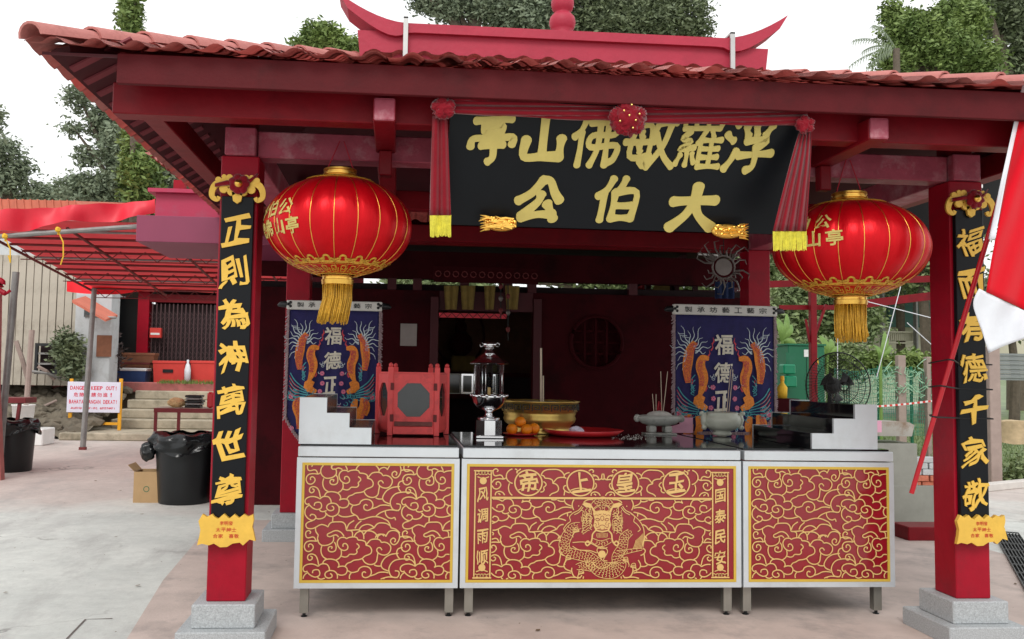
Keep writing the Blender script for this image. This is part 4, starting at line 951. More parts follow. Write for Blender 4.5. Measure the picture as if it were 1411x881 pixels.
# ================================================================ STEPPED STANDS
def stand(xs,ys,yb,right,label):
    Y0=TY+.045; Y1=6.42; X=[atY(x,(yb),Y0).x for x in xs]; Z=[atY(xs[0],y,Y0).z for y in ys]
    t=thing('stepped_stand',((X[0]+X[-1])/2,Y0,TZ),label,'stand','stepped stands at both ends of the altar')
    z0=TZ+.001
    out=[(X[0],z0)]
    # ys: the step heights in order of xs gaps
    for i in range(len(Z)): out+=[(X[i],Z[i]),(X[i+1],Z[i])]
    out.append((X[-1],z0))
    G().prism([(x,Y0-.02,z) for x,z in out],(0,.02,0)).out('side_plate',M['steel_front'],t)
    G().prism([(x,Y1,z) for x,z in out],(0,.02,0)).out('side_plate',M['steel_front'],t)
    for i in range(len(Z)):
        G().box(X[i]+.001,X[i+1]-.001,Y0+.001,Y1-.001,z0,Z[i]-.003,.002).out('stone_step',M['granite_black'] if right else mat('stone_brown_reflect',(92,80,74),.25,var=.3,scale=5),t)  # reflection on the dark stone risers is put into the brown colour
    return t
stand([412,449.5,481,511.5],[547.5,568.5,588.5],610,False,'pale steel stepped stand next to the red wooden lantern box')
stand([1117,1147,1176.5,1207],[597,576.5,556.5],617,True,'stepped stand with three black stone treads in front of the large fan')
# ================================================================ THINGS ON THE ALTAR
def onT(px,py): return atZ(px,py,TZ)
# red wooden lantern box, hexagonal with octagonal glazed openings
c=onT(569,601); c.y+=.14; 
def scl(p): return (p-EYE).dot(fw)/F_
s_=scl(c-Vector((0,.13,0))); t=thing('wooden_lantern_box',(c.x,c.y,TZ),'red wooden lantern box with octagonal dark window and short corner posts on the altar','lantern box')
Wf=64*s_; Hb=88*s_; zt_=TZ+Hb; r_=Wf/2; ang_pts=[(-r_,-.13),(r_,-.13),(r_+.08,.06),(r_*.8,.22),(-r_*.8,.22),(-r_-.09,.06)]
ang_pts=[Vector((c.x+a,c.y+b,0)) for a,b in ang_pts]
def side_panel(a,b,full=True):
    d=(b-a); L=d.length; d.normalize(); n=Vector((d.y,-d.x,0)); mid=(a+b)/2; z0=TZ+.035; z1=zt_-.015; zc=TZ+Hb*.56; ro=min(L*.345,.118); rz=.118
    oc=[(ro*math.cos(math.pi/8+k*math.pi/4)/math.cos(math.pi/8),rz*math.sin(math.pi/8+k*math.pi/4)/math.cos(math.pi/8)) for k in range(8)]
    # ring between rectangle and octagon: match 8 octagon corners with rectangle points
    w2=L/2-.012; re=[(w2,(zc+oc[0][1]*1)-zc),(ro*.55,z1-zc),(-ro*.55,z1-zc),(-w2,oc[0][1]),(-w2,-oc[0][1]),(-ro*.55,z0-zc),(ro*.55,z0-zc),(w2,-oc[0][1])]
    re=[(w2,oc[0][1]),(oc[1][0],z1-zc),(oc[2][0],z1-zc),(-w2,oc[3][1]),(-w2,oc[4][1]),(oc[5][0],z0-zc),(oc[6][0],z0-zc),(w2,oc[7][1])]
    g=G(); P=lambda p,o: mid+d*p[0]+Vector((0,0,zc+p[1]))+n*o
    cor={0:(w2,z1-zc),2:(-w2,z1-zc),4:(-w2,z0-zc),6:(w2,z0-zc)}
    for o,fl in ((.008,1),(-.008,-1)):
        for k in range(8):
            A=[P(oc[k],o),P(re[k],o)]+([P(cor[k],o)] if k in cor else [])+[P(re[(k+1)%8],o),P(oc[(k+1)%8],o)]; g.poly(A if fl>0 else A[::-1])
    for k in range(8): g.poly([P(oc[k],.008),P(oc[(k+1)%8],.008),P(oc[(k+1)%8],-.008),P(oc[k],-.008)])
    g.out('side_board',M['box_red'],t)
    g=G(); g.prism([P((x*1.02,y*1.02),-.004) for x,y in oc],tuple(n*-.003)); g.out('pane',M['glass_dark'],t)
for i in range(6):
    a,b=ang_pts[i],ang_pts[(i+1)%6]; side_panel(a,b)
    G().box(a.x-.019,a.x+.019,a.y-.019,a.y+.019,TZ+.001,zt_+.035,.003).out('corner_post',M['box_red'],t); k=t.children[-1]
    G().lathe([(0,.03),(.014,.02),(.016,.008),(.011,0),(0,0)],(a.x,a.y,zt_+.035),8).out('knob',M['box_red'],k)
a,b=ang_pts[0],ang_pts[1]; G().box(a.x+.02,b.x-.02,a.y-.03,a.y-.009,TZ+.012,TZ+.065,.003).out('sill_rail',M['box_red'],t)
G().box(a.x+.03,b.x-.03,a.y-.022,a.y-.0085,TZ+.068,TZ+.10,.003).out('worn_ledge',mat('worn_wood',(120,70,66),.8,var=.3,scale=12,bump=.3),t)
G().prism([Vector((p.x,p.y,TZ+.02)) for p in ang_pts],(0,0,.015)).out('base_board',M['box_red'],t); G().prism([Vector((p.x,p.y,zt_-.014)) for p in ang_pts],(0,0,.012)).out('top_board',M['box_red'],t)
for x in (a.x+.012,b.x-.012):
    for z in (TZ+.1,TZ+.32): G().box(x-.012,x+.012,a.y-.026,a.y-.0195,z,z+.05,.002).out('hinge',M['rust'],t)
# silver altar lamp with glass cylinder
c=onT(674,604); c.y+=.05; s_=scl(c); Zp=lambda py:(TZ+(604-py)*s_)
t=thing('altar_lamp',(c.x,c.y,TZ),'tall polished silver oil lamp with a glass cylinder and small pagoda cap','lamp')
hb=19*s_; G().box(c.x-hb,c.x+hb,c.y-hb,c.y+hb,TZ+.001,Zp(600),.004).out('base_slab',M['silver'],t); G().lathe([(0,Zp(600)-TZ+.001),(hb*1.0,Zp(600)-TZ+.001),(hb*1.0,Zp(580)-TZ),(0,Zp(580)-TZ)],(c.x,c.y,TZ),8,math.pi/8).out('base_block',M['silver'],t)
pr_=lambda L:[(r*s_,TZ+(604-y)*s_-TZ) for r,y in L]
G().lathe(pr_([(0,580),(15,580),(16,577),(8,575),(5,572),(5,569),(9,567),(17,562),(22,556),(24,549),(26,545),(24,545.5),(20,549),(0,551)]),(c.x,c.y,TZ),28).out('bowl',M['silver'],t,'all')
for k in range(14): a=k*2*math.pi/14; G().ball((c.x+24.5*s_*math.cos(a),c.y+24.5*s_*math.sin(a),Zp(546)),2.4*s_,2).out('petal',M['silver'],t,'all')
G().lathe(pr_([(20,546),(20,504)]),(c.x,c.y,TZ),28).out('glass_cylinder',M['glass'],t,'all')
for k in range(5): a=k*2*math.pi/5+.6; G().tube([(c.x+20.5*s_*math.cos(a),c.y+20.5*s_*math.sin(a),Zp(547)),(c.x+20.5*s_*math.cos(a),c.y+20.5*s_*math.sin(a),Zp(503))],.0032,6).out('rod',M['silver'],t,'all')
G().tube([(c.x,c.y,Zp(550)),(c.x,c.y,Zp(535))],.010,10).out('candle',mat('candle_pale',(216,180,120),.5),t,'all')
G().lathe(pr_([(0,503),(26,503),(27.5,502),(26,500.5),(16,494),(8,488),(5,483),(7,481),(5,479),(0,478)]),(c.x,c.y,TZ),8).out('cap_roof',M['silver'],t)
G().lathe(pr_([(0,480),(4,480),(9,478),(10,475),(7,473),(2,473),(0,471)]),(c.x,c.y,TZ),16).out('finial_cup',M['silver'],t,'all')
for s in (-1,1): G().tube([(c.x+s*9*s_,c.y,Zp(478)),(c.x+s*13*s_,c.y,Zp(479)),(c.x+s*13.5*s_,c.y,Zp(475)),(c.x+s*11*s_,c.y,Zp(473)),(c.x+s*9*s_,c.y,Zp(475))],.0035,6).out('cup_handle',M['silver'],t,'all')
# brass urn with key-fret band
c=onT(750,598.5); c.y+=.23; s_=scl(c)
t=thing('brass_censer',(c.x,c.y,TZ),'wide brass incense urn with key fret rim behind the oranges','censer')
q=lambda L:[(r*s_,(599-y)*s_) for r,y in L]
G().lathe(q([(0,600),(44,600),(46,597),(41,594),(43,589),(48,585),(50,580),(48.5,576),(50,573),(49,571),(52,570),(53,558),(55,557),(55,555.5),(50,555.5),(48,560),(0,562)]),(c.x,c.y,TZ),48).out('bowl',M['brass'],t,'all')
g=G(); n=26
for k in range(n):
    a0=2*math.pi*k/n; 
    def Q(u,v): a=a0+u*2*math.pi/n; r=53.6*s_; return Vector((c.x+r*math.cos(a),c.y+r*math.sin(a),TZ+(599-569.5+v*11)*s_))
    pts=[(.08,.1),(.08,.85),(.8,.85),(.8,.3),(.35,.3),(.35,.58),(.58,.58)]
    for A,B in zip(pts,pts[1:]): g.bar(Q(*A),Q(*B),.006,.006)
g.out('key_fret',mat('fret_black',(24,20,14),.5,var=0),t)
G().lathe([(0,0),(49*s_,0),(49*s_,.012),(30*s_,.022),(0,.024)],(c.x,c.y,TZ+(599-561)*s_),24).out('ash',mat('ash',(150,142,130),.95,var=.2,scale=30),t)
def stick(px,py0,py1,Y,r,label,dx=0,m='stick',grp=None):
    a=atY(px,py1,Y); b=atY(px+dx,py0,Y); g=G(); g.tube([a,b],[r,r*.9],6); o=g.out('joss_stick',M[m],None,org=a); tag(o,label,'incense',grp); return o
stick(745.5,480,561,c.y,.009,'thick tall joss stick standing in the brass urn'); stick(748.5,518,561,c.y-.03,.006,'shorter joss stick leaning on the tall one in the brass urn')
# oranges on a red saucer
c=onT(717,600); t=thing('saucer',(c.x,c.y,TZ),'small red plastic saucer holding the oranges','saucer'); s_=scl(c)
G().lathe([(0,.004),(17*s_,.004),(24*s_,.016),(25*s_,.014),(18*s_,0),(0,0)],(c.x,c.y,TZ+.001),32).out('dish',M['tray_red'],t,'all')
def orange(px,py,Y,lab):
    a=atY(px,py,Y); r=8*scl(a); g=G(); g.ball((0,0,0),r,3,(1,1,.93))
    for v in g.b.verts:
        d=Vector((v.co.x,v.co.y)).length; 
        if v.co.z>0: v.co.z-=.25*max(0,r*.28-d)
    o=g.out('orange',M['orange'],None,'all',org=(0,0,0)); o.location=a; tag(o,lab,'fruit','oranges on the red saucer'); o.rotation_euler=(.3*math.sin(px),.2,px)
    G().ball((0,0,r*.86),r*.09,1,(1,1,.5)).out('stem_button',M['leaf_dark'],o,'all',org=(0,0,0)); o.children[0].location=(0,0,r*.84)
orange(705.5,591.5,c.y-.03,'front orange nearest the silver lamp'); orange(725.5,592,c.y-.055,'middle front orange of the pile'); orange(736,590.5,c.y+.0,'orange nearest the red cups'); orange(717,581.5,c.y+.02,'orange resting on top of the pile')
# red tray with crumpled paper
c=onT(803,600); s_=scl(c); t=thing('round_tray',(c.x,c.y,TZ),'large round red plastic tray in front of the brass urn','tray')
G().lathe([(0,.012),(40*s_,.012),(54*s_,.045),(56*s_,.043),(46*s_,.004),(42*s_,0),(0,0)],(c.x,c.y,TZ+.001),48).out('dish',M['tray_red'],t,'all')
g=G(); g.ball((0,0,0),.055,3,(1,.7,.5))
for v in g.b.verts: n=noise.noise(v.co*30); v.co+=v.co.normalized()*(.02*n+.012*abs(noise.noise(v.co*70)))
o=g.out('crumpled_paper',M['paper'],None,org=(0,0,-.02)); o.location=atY(796,597,c.y-.06); tag(o,'crumpled white paper lying on the round red tray','paper')
for i,px in enumerate((760.5,772,782)):
    a=onT(px,593); a.y+=.1; s_=scl(a); g=G(); g.lathe([(0,0),(.018,0),(.019,.003),(.004,.007),(.004,.028),(.014,.036),(.021,.052),(.021,.075),(.0195,.075),(.018,.052),(0,.040)],(a.x,a.y,TZ+.001),20)
    o=g.out('wine_cup',M['cup_red'],None,'all',org=(a.x,a.y,TZ+.001)); tag(o,['red stemmed cup closest to the oranges','red stemmed cup between the other two','red stemmed cup furthest from the oranges'][i],'cup','red stemmed cups behind the tray')
# oval stone censer
c=onT(911,599.5); c.y+=.05; s_=scl(c); t=thing('stone_censer',(c.x,c.y,TZ),'grey stone incense dish on two feet with red joss sticks','censer')
g=G(); g.lathe(q2_:=[(r*s_,(600-y)*s_) for r,y in [(0,588),(14,588),(24,585),(29,581),(31,578),(31,576),(27,574),(25,573.5),(24,576),(0,577)]],(0,0,0),36)
for v in g.b.verts: v.co.y*=.62; v.co+=Vector((c.x,c.y,TZ))
for s in (-1,1): g.ball((c.x+s*31*s_,c.y,TZ+22*s_),5*s_,2,(1,.8,1.1))
g.out('dish',M['stone_pale'],t,'all')
for s in (-1,1): G().box(c.x+s*11*s_-5*s_,c.x+s*11*s_+5*s_,c.y-.05,c.y+.05,TZ+.001+.012,TZ+12.2*s_,.01).out('foot',M['stone_pale'],t)
G().box(c.x-22*s_,c.x+22*s_,c.y-.06,c.y+.06,TZ+.001,TZ+.012,.003).out('plinth',M['stone_pale'],t)
g=G(); g.ball((c.x,c.y,TZ+24*s_),19*s_,3,(1,.6,.45))
for v in g.b.verts: v.co+=noise.noise_vector(v.co*30)*.006
g.out('ash',mat('ash_white',(186,184,178),.95,var=.15,scale=30),t,'all')
cy=c.y
for i,(px,y0,dx,m) in enumerate(((901,543,-1,'stick'),(904,543.5,0,'stick'),(912,512,-.8,'stick'),(914,512,3,'stick'),(908,553,0,'stick_red'),(905.5,554,1,'stick_red'),(911,554.5,-.5,'stick_red'))):
    stick(px,y0,567,cy+.01*(i%3),.0028,['burning pale joss stick at the cup side of the stone dish','pale joss stick beside the outermost one in the stone dish','tall pale joss stick in the middle of the stone dish','tall pale joss stick leaning over the stone dish','short red joss stick stub amid the pale ones','short red joss stick stub nearest the short pale sticks','short red joss stick stub nearest the tall sticks'][i],dx*2,m,'joss sticks in the grey stone dish')
    if m=='stick':
        a=atY(px,567,cy+.01*(i%3)-.002); G().tube([a,a+Vector((0,0,.045))],.0035,6).out('red_grip',M['stick_red'],sc.objects[sorted([o.name for o in sc.objects if o.name.startswith('joss_stick')])[-1]]) if 0 else None
# pink card
a=onT(943,598.5); a.y+=.12; s_=scl(a); g=G(); g.prism([(a.x+x*s_,a.y,TZ+.002+z*s_) for x,z in ((-17,0),(19,0),(19,21),(2,21),(0,12),(-15,8))],(0,.004,0)); g.box(a.x-17*s_,a.x+19*s_,a.y+.004,a.y+.07,TZ+.001,TZ+.004); tag(g.out('pink_card',M['card_pink']),'pink folded paper card standing between the two stone censers','card')
# white carved censer
c=onT(999,602); c.y+=.06; s_=scl(c); t=thing('carved_censer',(c.x,c.y,TZ),'rounded white stone censer with carved lion-head ears','censer')
G().lathe([(r*s_,(602-y)*s_) for r,y in [(0,601),(11,601),(13,598),(11,595),(17,593),(23,588),(25,581),(24,575),(21,572),(22,570),(20,569),(18,571),(0,573)]],(c.x,c.y,TZ),36).out('bowl',M['jade'],t,'all')
for s in (-1,1):
    g=G(); g.ball((c.x+s*25*s_,c.y,TZ+22*s_),6.5*s_,3,(.8,.8,1.6)); g.ball((c.x+s*29*s_,c.y,TZ+31*s_),3.2*s_,2); g.ball((c.x+s*26*s_,c.y-.01,TZ+12*s_),4*s_,2)
    for v in g.b.verts: v.co+=noise.noise_vector(v.co*60)*.006
    g.out('ear_handle',M['jade'],t,'all')
G().lathe([(0,0),(19*s_,0),(19*s_,.006),(0,.02)],(c.x,c.y,TZ+29*s_),20).out('ash',MATS['ash_white'],t)
for i,(px,y0,dx,l) in enumerate(((996,546,0,'short straight joss stick in the white carved censer'),(1001,509,6,'tall slanting joss stick in the white carved censer'),(1004,509.5,6,'second tall slanting joss stick close beside the first in the white censer'))):
    stick(px,y0,572,c.y+.01*i,.003,l,dx,'stick','joss sticks in the white censer')
# loose ash grains left on the stone top
g=G(); rg=random.Random(3)
for i in range(90):
    p=onT(rg.gauss(872,14),rg.uniform(599,606)); g.ball((p.x,p.y,TZ+.002),rg.uniform(.0015,.004),1)
tag(g.out('incense_ash',MATS['ash_white']),kind='stuff')
# ================================================================ EMBROIDERED BANNERS
def banner(px0,px1,py0,pyb,Y,label,cut,chars,mirror_roll,group='blue embroidered banners behind the altar'):
    A=atY(px0,py0,Y); B=atY(px1,py0+(px1-px0)*.02,Y); x0,x1=A.x,B.x; ztop=(A.z+B.z)/2; W_=x1-x0; zb=atY((px0+px1)/2,pyb,Y).z; H=ztop-zb; xc=(x0+x1)/2
    t=thing('embroidered_banner',(xc,Y,zb),label,'banner',group)
    wav=lambda u:.012*math.sin(u*19)+.006*math.sin(u*41+1)
    def cl(u,v):
        low=0
        e=max(0,abs(u-.5)*2-.62)/.38
        return (x0+W_*u,Y+wav(u)*v,ztop-.0-(H-.16*e**1.5)*v)
    g=G(); g.grid(cl,36,20); o=g.out('cloth',M['blue_cloth'],t,'all'); md=o.modifiers.new('s','SOLIDIFY'); md.thickness=.004; md.offset=1
    def E_(u,v,d=.004): # u,v as fractions of width and height(.9m)
        return Vector((x0+W_*u,Y+wav(u)*min(1,v)-d-.003,ztop-H*v))
    # header strip with ink lettering on a roller
    h=.055*W_/.62
    G().box(x0-.02,x1+.02,Y-.03,Y+.02,ztop-.01,ztop+h,.006).out('header_strip',mat('header_white',(208,206,200),.7,var=.05),t); hd=t.children[-1]
    g=G(); line_of_text(g,'製承坊藝工藝宗',(xc,Y-.031,ztop+h*.44),(1,0,0),(0,0,1),(0,-1,0),h*.62,W_*.125,off=.01,th=.0008,wf=.62); g.out('lettering',M['ink'],hd,fix=False)
    for s,x in ((-1,x0-.02),(1,x1+.02)):
        g=G(); g.tube([(x+s*.001,Y-.005,ztop+h/2),(x+s*.05,Y-.005,ztop+h*.45),(x+s*.07,Y-.005,ztop+h*.3)],[.028,.022,.008],10)
        g.ball((x-s*.03,Y-.03,ztop+h*.7),.012,2); g.ball((x-s*.03,Y-.03,ztop+h*.25),.012,2); g.ball((x-s*.012,Y-.032,ztop+h*.5),.012,2); g.out('roller_cap',M['black_plastic'],t,True)
    # fringe: tufts down both sides and around the foot
    g=G(); rg=random.Random(int(px0))
    for s in (0,1):
        for k in range(70):
            v=k/70; p=Vector(cl(s,v)); d=(-1 if s==0 else 1); g.tube([p+Vector((0,-.006,0)),p+Vector((d*rg.uniform(.02,.032),-.004,-rg.uniform(.012,.03)))],[.008,.004],4)
    for k in range(60):
        p=Vector(cl(k/59,1)); g.tube([p+Vector((0,-.006,.005)),p+Vector((0,-.004,-.035))],[.008,.004],4)
    g.out('edge_fringe',M['fringe_grey'],t)
    def emb(nm,m,draw): g=G(); draw(g); tag(g.out(nm,M[m],t,fix=False),kind='stuff' if nm not in ('dragon_coil','dragon_neck','dragon_leg','dragon_head') else None)
    HH=lambda k:k*W_/H   # heights measured in cloth widths
    for i,ch in enumerate(chars):
        g=G(); lay(g,ch,plane_fn(E_(.49,HH(.30+.275*i),.003),(1,0,0),(0,0,1),(0,-1,0)),w=W_*.19,h=W_*.2,off=.022,th=.004,brush=.5); g.out('character',M['emb_cream'],t,fix=False)
    for s in (0,1):
        X=(lambda x:x) if s==0 else (lambda x:.98-x)
        P=lambda x,y,d=.005:E_(X(x),HH(y),d)
        nr=(0,-1,0)
        # radiating tail flames
        def flames(g):
            for k in range(15):
                a=math.radians(-105+k*19 if 0 else -150+k*17.5); L=.15+.035*math.sin(k*2.1)+.03*(1-abs(k-6)/7)
                pts=[]
                for j in range(9):
                    q=j/8; rr=.04+L*q; w_=.012*math.sin(q*9+k); pts.append(P(.165+ (rr*math.sin(a)+w_*math.cos(a))*.92,.37-(rr*math.cos(a)-w_*math.sin(a))*1.15))
                g.ribbon(pts,[.011*(1-.75*j/8) for j in range(9)],nr)
        emb('tail_flames','emb_silver',flames)
        def body(pts,w0,w1,d):
            def f(g):
                sp=smoothpts(pts,5); n=len(sp); g.ribbon([P(p.x,p.y,d) for p in sp],[(w0+(w1-w0)*math.sin(math.pi*i/(n-1)))*W_ for i in range(n)],nr)
            return f
        emb('dragon_coil','emb_orange',body([(.20,.28),(.15,.36),(.13,.46),(.12,.56),(.13,.68)],.05,.10,.0055))
        emb('dragon_neck','emb_orange',body([(.34,.44),(.27,.44),(.25,.52),(.28,.62),(.27,.72),(.24,.80)],.035,.10,.0065))
        emb('dragon_leg','emb_orange',body([(.14,.98),(.12,1.08),(.16,1.2),(.15,1.34)],.06,.13,.0055)); emb('dragon_leg','emb_orange',body([(.22,1.0),(.24,1.1),(.20,1.2)],.04,.08,.0065))
        def scales(g):
            rg=random.Random(3+s)
            for (pp,w0) in (([(.19,.29),(.15,.37),(.13,.46),(.12,.56),(.13,.66)],.08),([(.27,.46),(.25,.53),(.28,.62),(.27,.70)],.08),([(.14,1.0),(.12,1.08),(.16,1.2),(.15,1.32)],.10)):
                for p in smoothpts(pp,8):
                    for j in (-1,0,1):
                        c=(p.x+j*w0*.3+rg.uniform(-.005,.005),p.y+rg.uniform(-.006,.006)); g.ribbon([P(c[0]-.009,c[1],.0085),P(c[0],c[1]+.014,.0085),P(c[0]+.009,c[1],.0085)],.004,nr)
        emb('scale_stitching','emb_red',scales)
        def head(g):
            sp=[(.24,.78),(.19,.82),(.18,.88),(.23,.93),(.31,.95),(.33,.91),(.28,.87),(.30,.82)]; g.prism([P(x,y,.0065) for x,y in (sp if s==0 else sp[::-1])],(0,.001,0))
        emb('dragon_head','emb_orange',head)
        def teal(g):
            rg=random.Random(11)
            for k in range(5): g.ribbon([P(p.x,p.y,.006) for p in smoothpts([(.03,.72+k*.055),(.08,.80+k*.045),(.15,.86+k*.03),(.22,.90+k*.02)],4)],.009,nr)
            for k in range(4): g.ribbon([P(p.x,p.y,.0062) for p in smoothpts([(.20,.60+.05*k),(.16,.66+.04*k),(.19,.74+.02*k)],4)],.007,nr)
            for k in range(26):
                cx,cy_=rg.uniform(.02,.38),rg.choice((rg.uniform(.92,1.06),rg.uniform(.9,1.4))); g.ribbon([P(cx+.022*math.cos(a),cy_+.022*math.sin(a),.0058) for a in [x*.8 for x in range(7)]],.006,nr)
        emb('wave_curls','emb_teal',teal)
        def red(g):
            for k in range(5): g.ribbon([P(p.x,p.y,.0064) for p in smoothpts([(.02,.75+k*.055),(.07,.83+k*.045),(.13,.88+k*.03)],3)],.005,nr)
            for cx,cy_ in ((.36,.36),(.37,.30),(.33,.42),(.16,.70),(.30,.76)): g.ribbon([P(cx,cy_,.006),P(cx+.02,cy_-.03,.006),P(cx+.01,cy_-.07,.006)],[.014,.01,.002],nr)
        emb('red_flames','emb_red',red)
        def pink(g):
            for cx,cy_ in ((.38,.72),(.385,.83),(.36,.92),(.06,1.33),(.30,1.38),(.40,1.1),(.04,.98)):
                for k in range(5): a=k*1.257; g.ribbon([P(cx+.004*math.cos(a),cy_+.004*math.sin(a),.006),P(cx+.024*math.cos(a),cy_+.024*math.sin(a),.006)],[.012,.018],nr)
        emb('blossoms','emb_pink',pink)
        def whites(g):
            rg=random.Random(5)
            for k in range(14): cx,cy_=rg.uniform(.3,.41),rg.uniform(.5,1.35); g.ribbon([P(cx+.016*math.cos(a),cy_+.016*math.sin(a),.0057) for a in [x*.9 for x in range(5)]],.004,nr)
            for k in range(3): g.ribbon([P(.03+.02*k,.2+.015*k,.006),P(.09+.03*k,.2+.02*k,.006)],.004,nr)
        emb('silver_curls','emb_silver',whites)
    return t
banner(399,523,425,606,6.93,'blue embroidered dragon banner partly hidden behind the pale steel stepped stand',0,'福德正神',0)
banner(930,1066,432,596,7.15,'blue embroidered dragon banner behind the white carved censer',0,'福德正神',0)
import numpy as np
# ================================================================ THE HALL BEHIND THE PAVILION
hall=thing('shrine_hall',(1.2,10.2,0),'dark red shrine hall behind the altar with a round lattice window and open doorway','hall')
HY=10.0
def hb(nm,x0,x1,y0,y1,z0,z1,m='wall_dark',bev=.0,par=None): return G().box(x0,x1,y0,y1,z0,z1,bev).out(nm,M[m],par or hall)
DX0,DX1=atY(604,480,HY).x,atY(734,480,HY).x; HX0,HX1=-1.95,4.15
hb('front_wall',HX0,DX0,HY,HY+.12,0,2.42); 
# wall with a real round opening
wc=atY(822,472,HY); rw=.30
def wall_hole(x0,x1,z0,z1,c,r):
    g=G(); n=32; cir=[(c.x+r*math.cos(2*math.pi*k/n),c.z+r*math.sin(2*math.pi*k/n)) for k in range(n)]; sq=[]
    for k in range(n):
        a=2*math.pi*k/n; dx,dz=math.cos(a),math.sin(a); tx=((x1-c.x) if dx>0 else (c.x-x0))/max(abs(dx),1e-6); tz=((z1-c.z) if dz>0 else (c.z-z0))/max(abs(dz),1e-6); t=min(tx,tz); sq.append((c.x+dx*t,c.z+dz*t))
    for k in range(n):
        a,b=k,(k+1)%n; q=[sq[a],sq[b]]
        if abs(sq[a][0]-sq[b][0])>1e-4 and abs(sq[a][1]-sq[b][1])>1e-4:
            co=(x1 if max(sq[a][0],sq[b][0])>c.x+.0 and (abs(sq[a][0]-x1)<1e-4 or abs(sq[b][0]-x1)<1e-4) else x0, z1 if (abs(sq[a][1]-z1)<1e-4 or abs(sq[b][1]-z1)<1e-4) else z0); q=[sq[a],co,sq[b]]
        for y in (HY,HY+.12): g.poly([(p[0],y,p[1]) for p in [cir[a]]+q+[cir[b]]])
        g.poly([(cir[a][0],HY,cir[a][1]),(cir[b][0],HY,cir[b][1]),(cir[b][0],HY+.12,cir[b][1]),(cir[a][0],HY+.12,cir[a][1])])
    g.out('front_wall',M['wall_dark'],hall)
wall_hole(DX1,HX1,0,2.42,wc,rw)
g=G(); pts=[(wc.x+(rw-.0)*math.cos(2*math.pi*k/40),HY-.012,wc.z+(rw-.0)*math.sin(2*math.pi*k/40)) for k in range(40)]; g.tube(pts,.022,6,closed=True); _=0; G().box(wc.x-rw-.05,wc.x+rw+.05,HY+.121,HY+.13,wc.z-rw-.05,wc.z+rw+.05).out('window_backing',M['wall_dark'],hall); wf=g.out('round_window',M['wall_dark'],hall,True)
for k in (-1,0,1):
    h=math.sqrt(rw*rw-(k*.13)**2); G().box(wc.x+k*.13-.012,wc.x+k*.13+.012,HY+.04,HY+.06,wc.z-h,wc.z+h).out('lattice_bar',M['wall_dark'],wf); G().box(wc.x-h,wc.x+h,HY+.062,HY+.08,wc.z+k*.13-.012,wc.z+k*.13+.012).out('lattice_bar',M['wall_dark'],wf)
# room behind the doorway
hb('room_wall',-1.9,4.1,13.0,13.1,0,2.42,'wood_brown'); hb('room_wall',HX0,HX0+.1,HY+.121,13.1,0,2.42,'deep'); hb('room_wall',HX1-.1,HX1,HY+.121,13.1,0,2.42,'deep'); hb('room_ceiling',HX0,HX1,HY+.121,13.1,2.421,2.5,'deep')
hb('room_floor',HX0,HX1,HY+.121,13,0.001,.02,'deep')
hb('door_lintel',DX0+.002,DX1-.002,HY+.0,HY+.12,2.2,2.418,'dark_red')
for x in (DX0-.05,DX1+.05): hb('door_jamb',x-.045,x+.045,HY-.03,HY-.001,0,2.35,'dark_red',.004)
# upper frame: beams, short posts and truss seen against the trees
hb('roof_beam',HX0,HX1,9.95,10.1,2.55,2.86,'wall_dark'); hb('roof_beam',-1.9,4.1,9.2,9.32,2.86,2.98,'wall_dark')
for px in (540,575,640,700,733,872): x=atY(px,400,9.98).x; hb('short_post',x-.05,x+.05,9.96,10.05,2.421,2.549,'dark_red')
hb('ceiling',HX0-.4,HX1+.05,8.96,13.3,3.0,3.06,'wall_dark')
# pink concrete eave at the side
e0=atY(190,297,8.62); hb('eave_box',-2.52,-1.0,8.62,9.9,2.70,2.955,'mauve_paint',.004); hb('eave_wall',-2.44,-1.0,8.95,9.9,2.957,3.235,'pink_paint'); hb('eave_coping',-2.5,-1.0,8.88,9.95,3.237,3.275,'pink_paint')
hb('eave_stub',-2.36,-2.25,9.3,9.4,3.277,3.45,'red_post')
c0=atY(207,217,9.6); c1=atY(275,272,9.6)
for k in range(11):
    p=c0+(c1-c0)*(k/10.); o=bpy.data.objects.new('eave_tile',TM); COL.objects.link(o); o.parent=hall; o.location=p-wl(hall)+Vector((0,.0,0)); o.rotation_euler=(.5,.55,-.5)
# notice, and furnishings glimpsed in the dark room
a=atY(552,446,HY-.01);b=atY(574,477,HY-.01); tag(G().box(a.x,b.x,HY-.008,HY-.002,b.z,a.z).out('paper_notice',mat('paper_dull',(150,140,136),.8)),'pale paper notice pinned on the dark hall wall above the red lantern box','notice')
for i,px in enumerate((622,645,675,706)):
    a=atY(px,394,9.93); g=G(); w_=.085 if i!=2 else .065
    g.grid(lambda u,v:(a.x+(u-.5)*w_*2*(1-.25*v),9.93+.012*math.sin(u*14),a.z-.27*v),12,6); o=g.out('hanging_cloth',M['yellow_cloth'],None,'all'); tag(o,['yellow pleated cloth hanging furthest to the side of the red box in the dark doorway','second yellow cloth from the paper notice in the dark doorway','narrow yellow cloth hanging third from the paper notice','yellow cloth hanging nearest the round window in the doorway'][i],'cloth','yellow cloths hanging in the dark doorway')
a=atY(605,431,9.9);b=atY(698,437,9.9); t=thing('red_valance',((a.x+b.x)/2,9.9,2.0),'thin bright red lattice strip below the yellow cloths in the doorway','valance'); G().box(a.x,b.x,9.9,9.92,b.z-.02,a.z).out('backing',mat('valance_red',(236,70,84),.6,emis=0),t)
g=G()
for k in range(9): x=a.x+(b.x-a.x)*k/8.; g.bar((x,9.89,b.z-.02),(x+(b.x-a.x)/16,9.89,a.z),.006,.006); g.bar((x+(b.x-a.x)/16,9.885,a.z),(x+(b.x-a.x)/8 if k<8 else x,9.885,b.z-.02),.006,.006)
g.out('lattice',M['ink'],t)
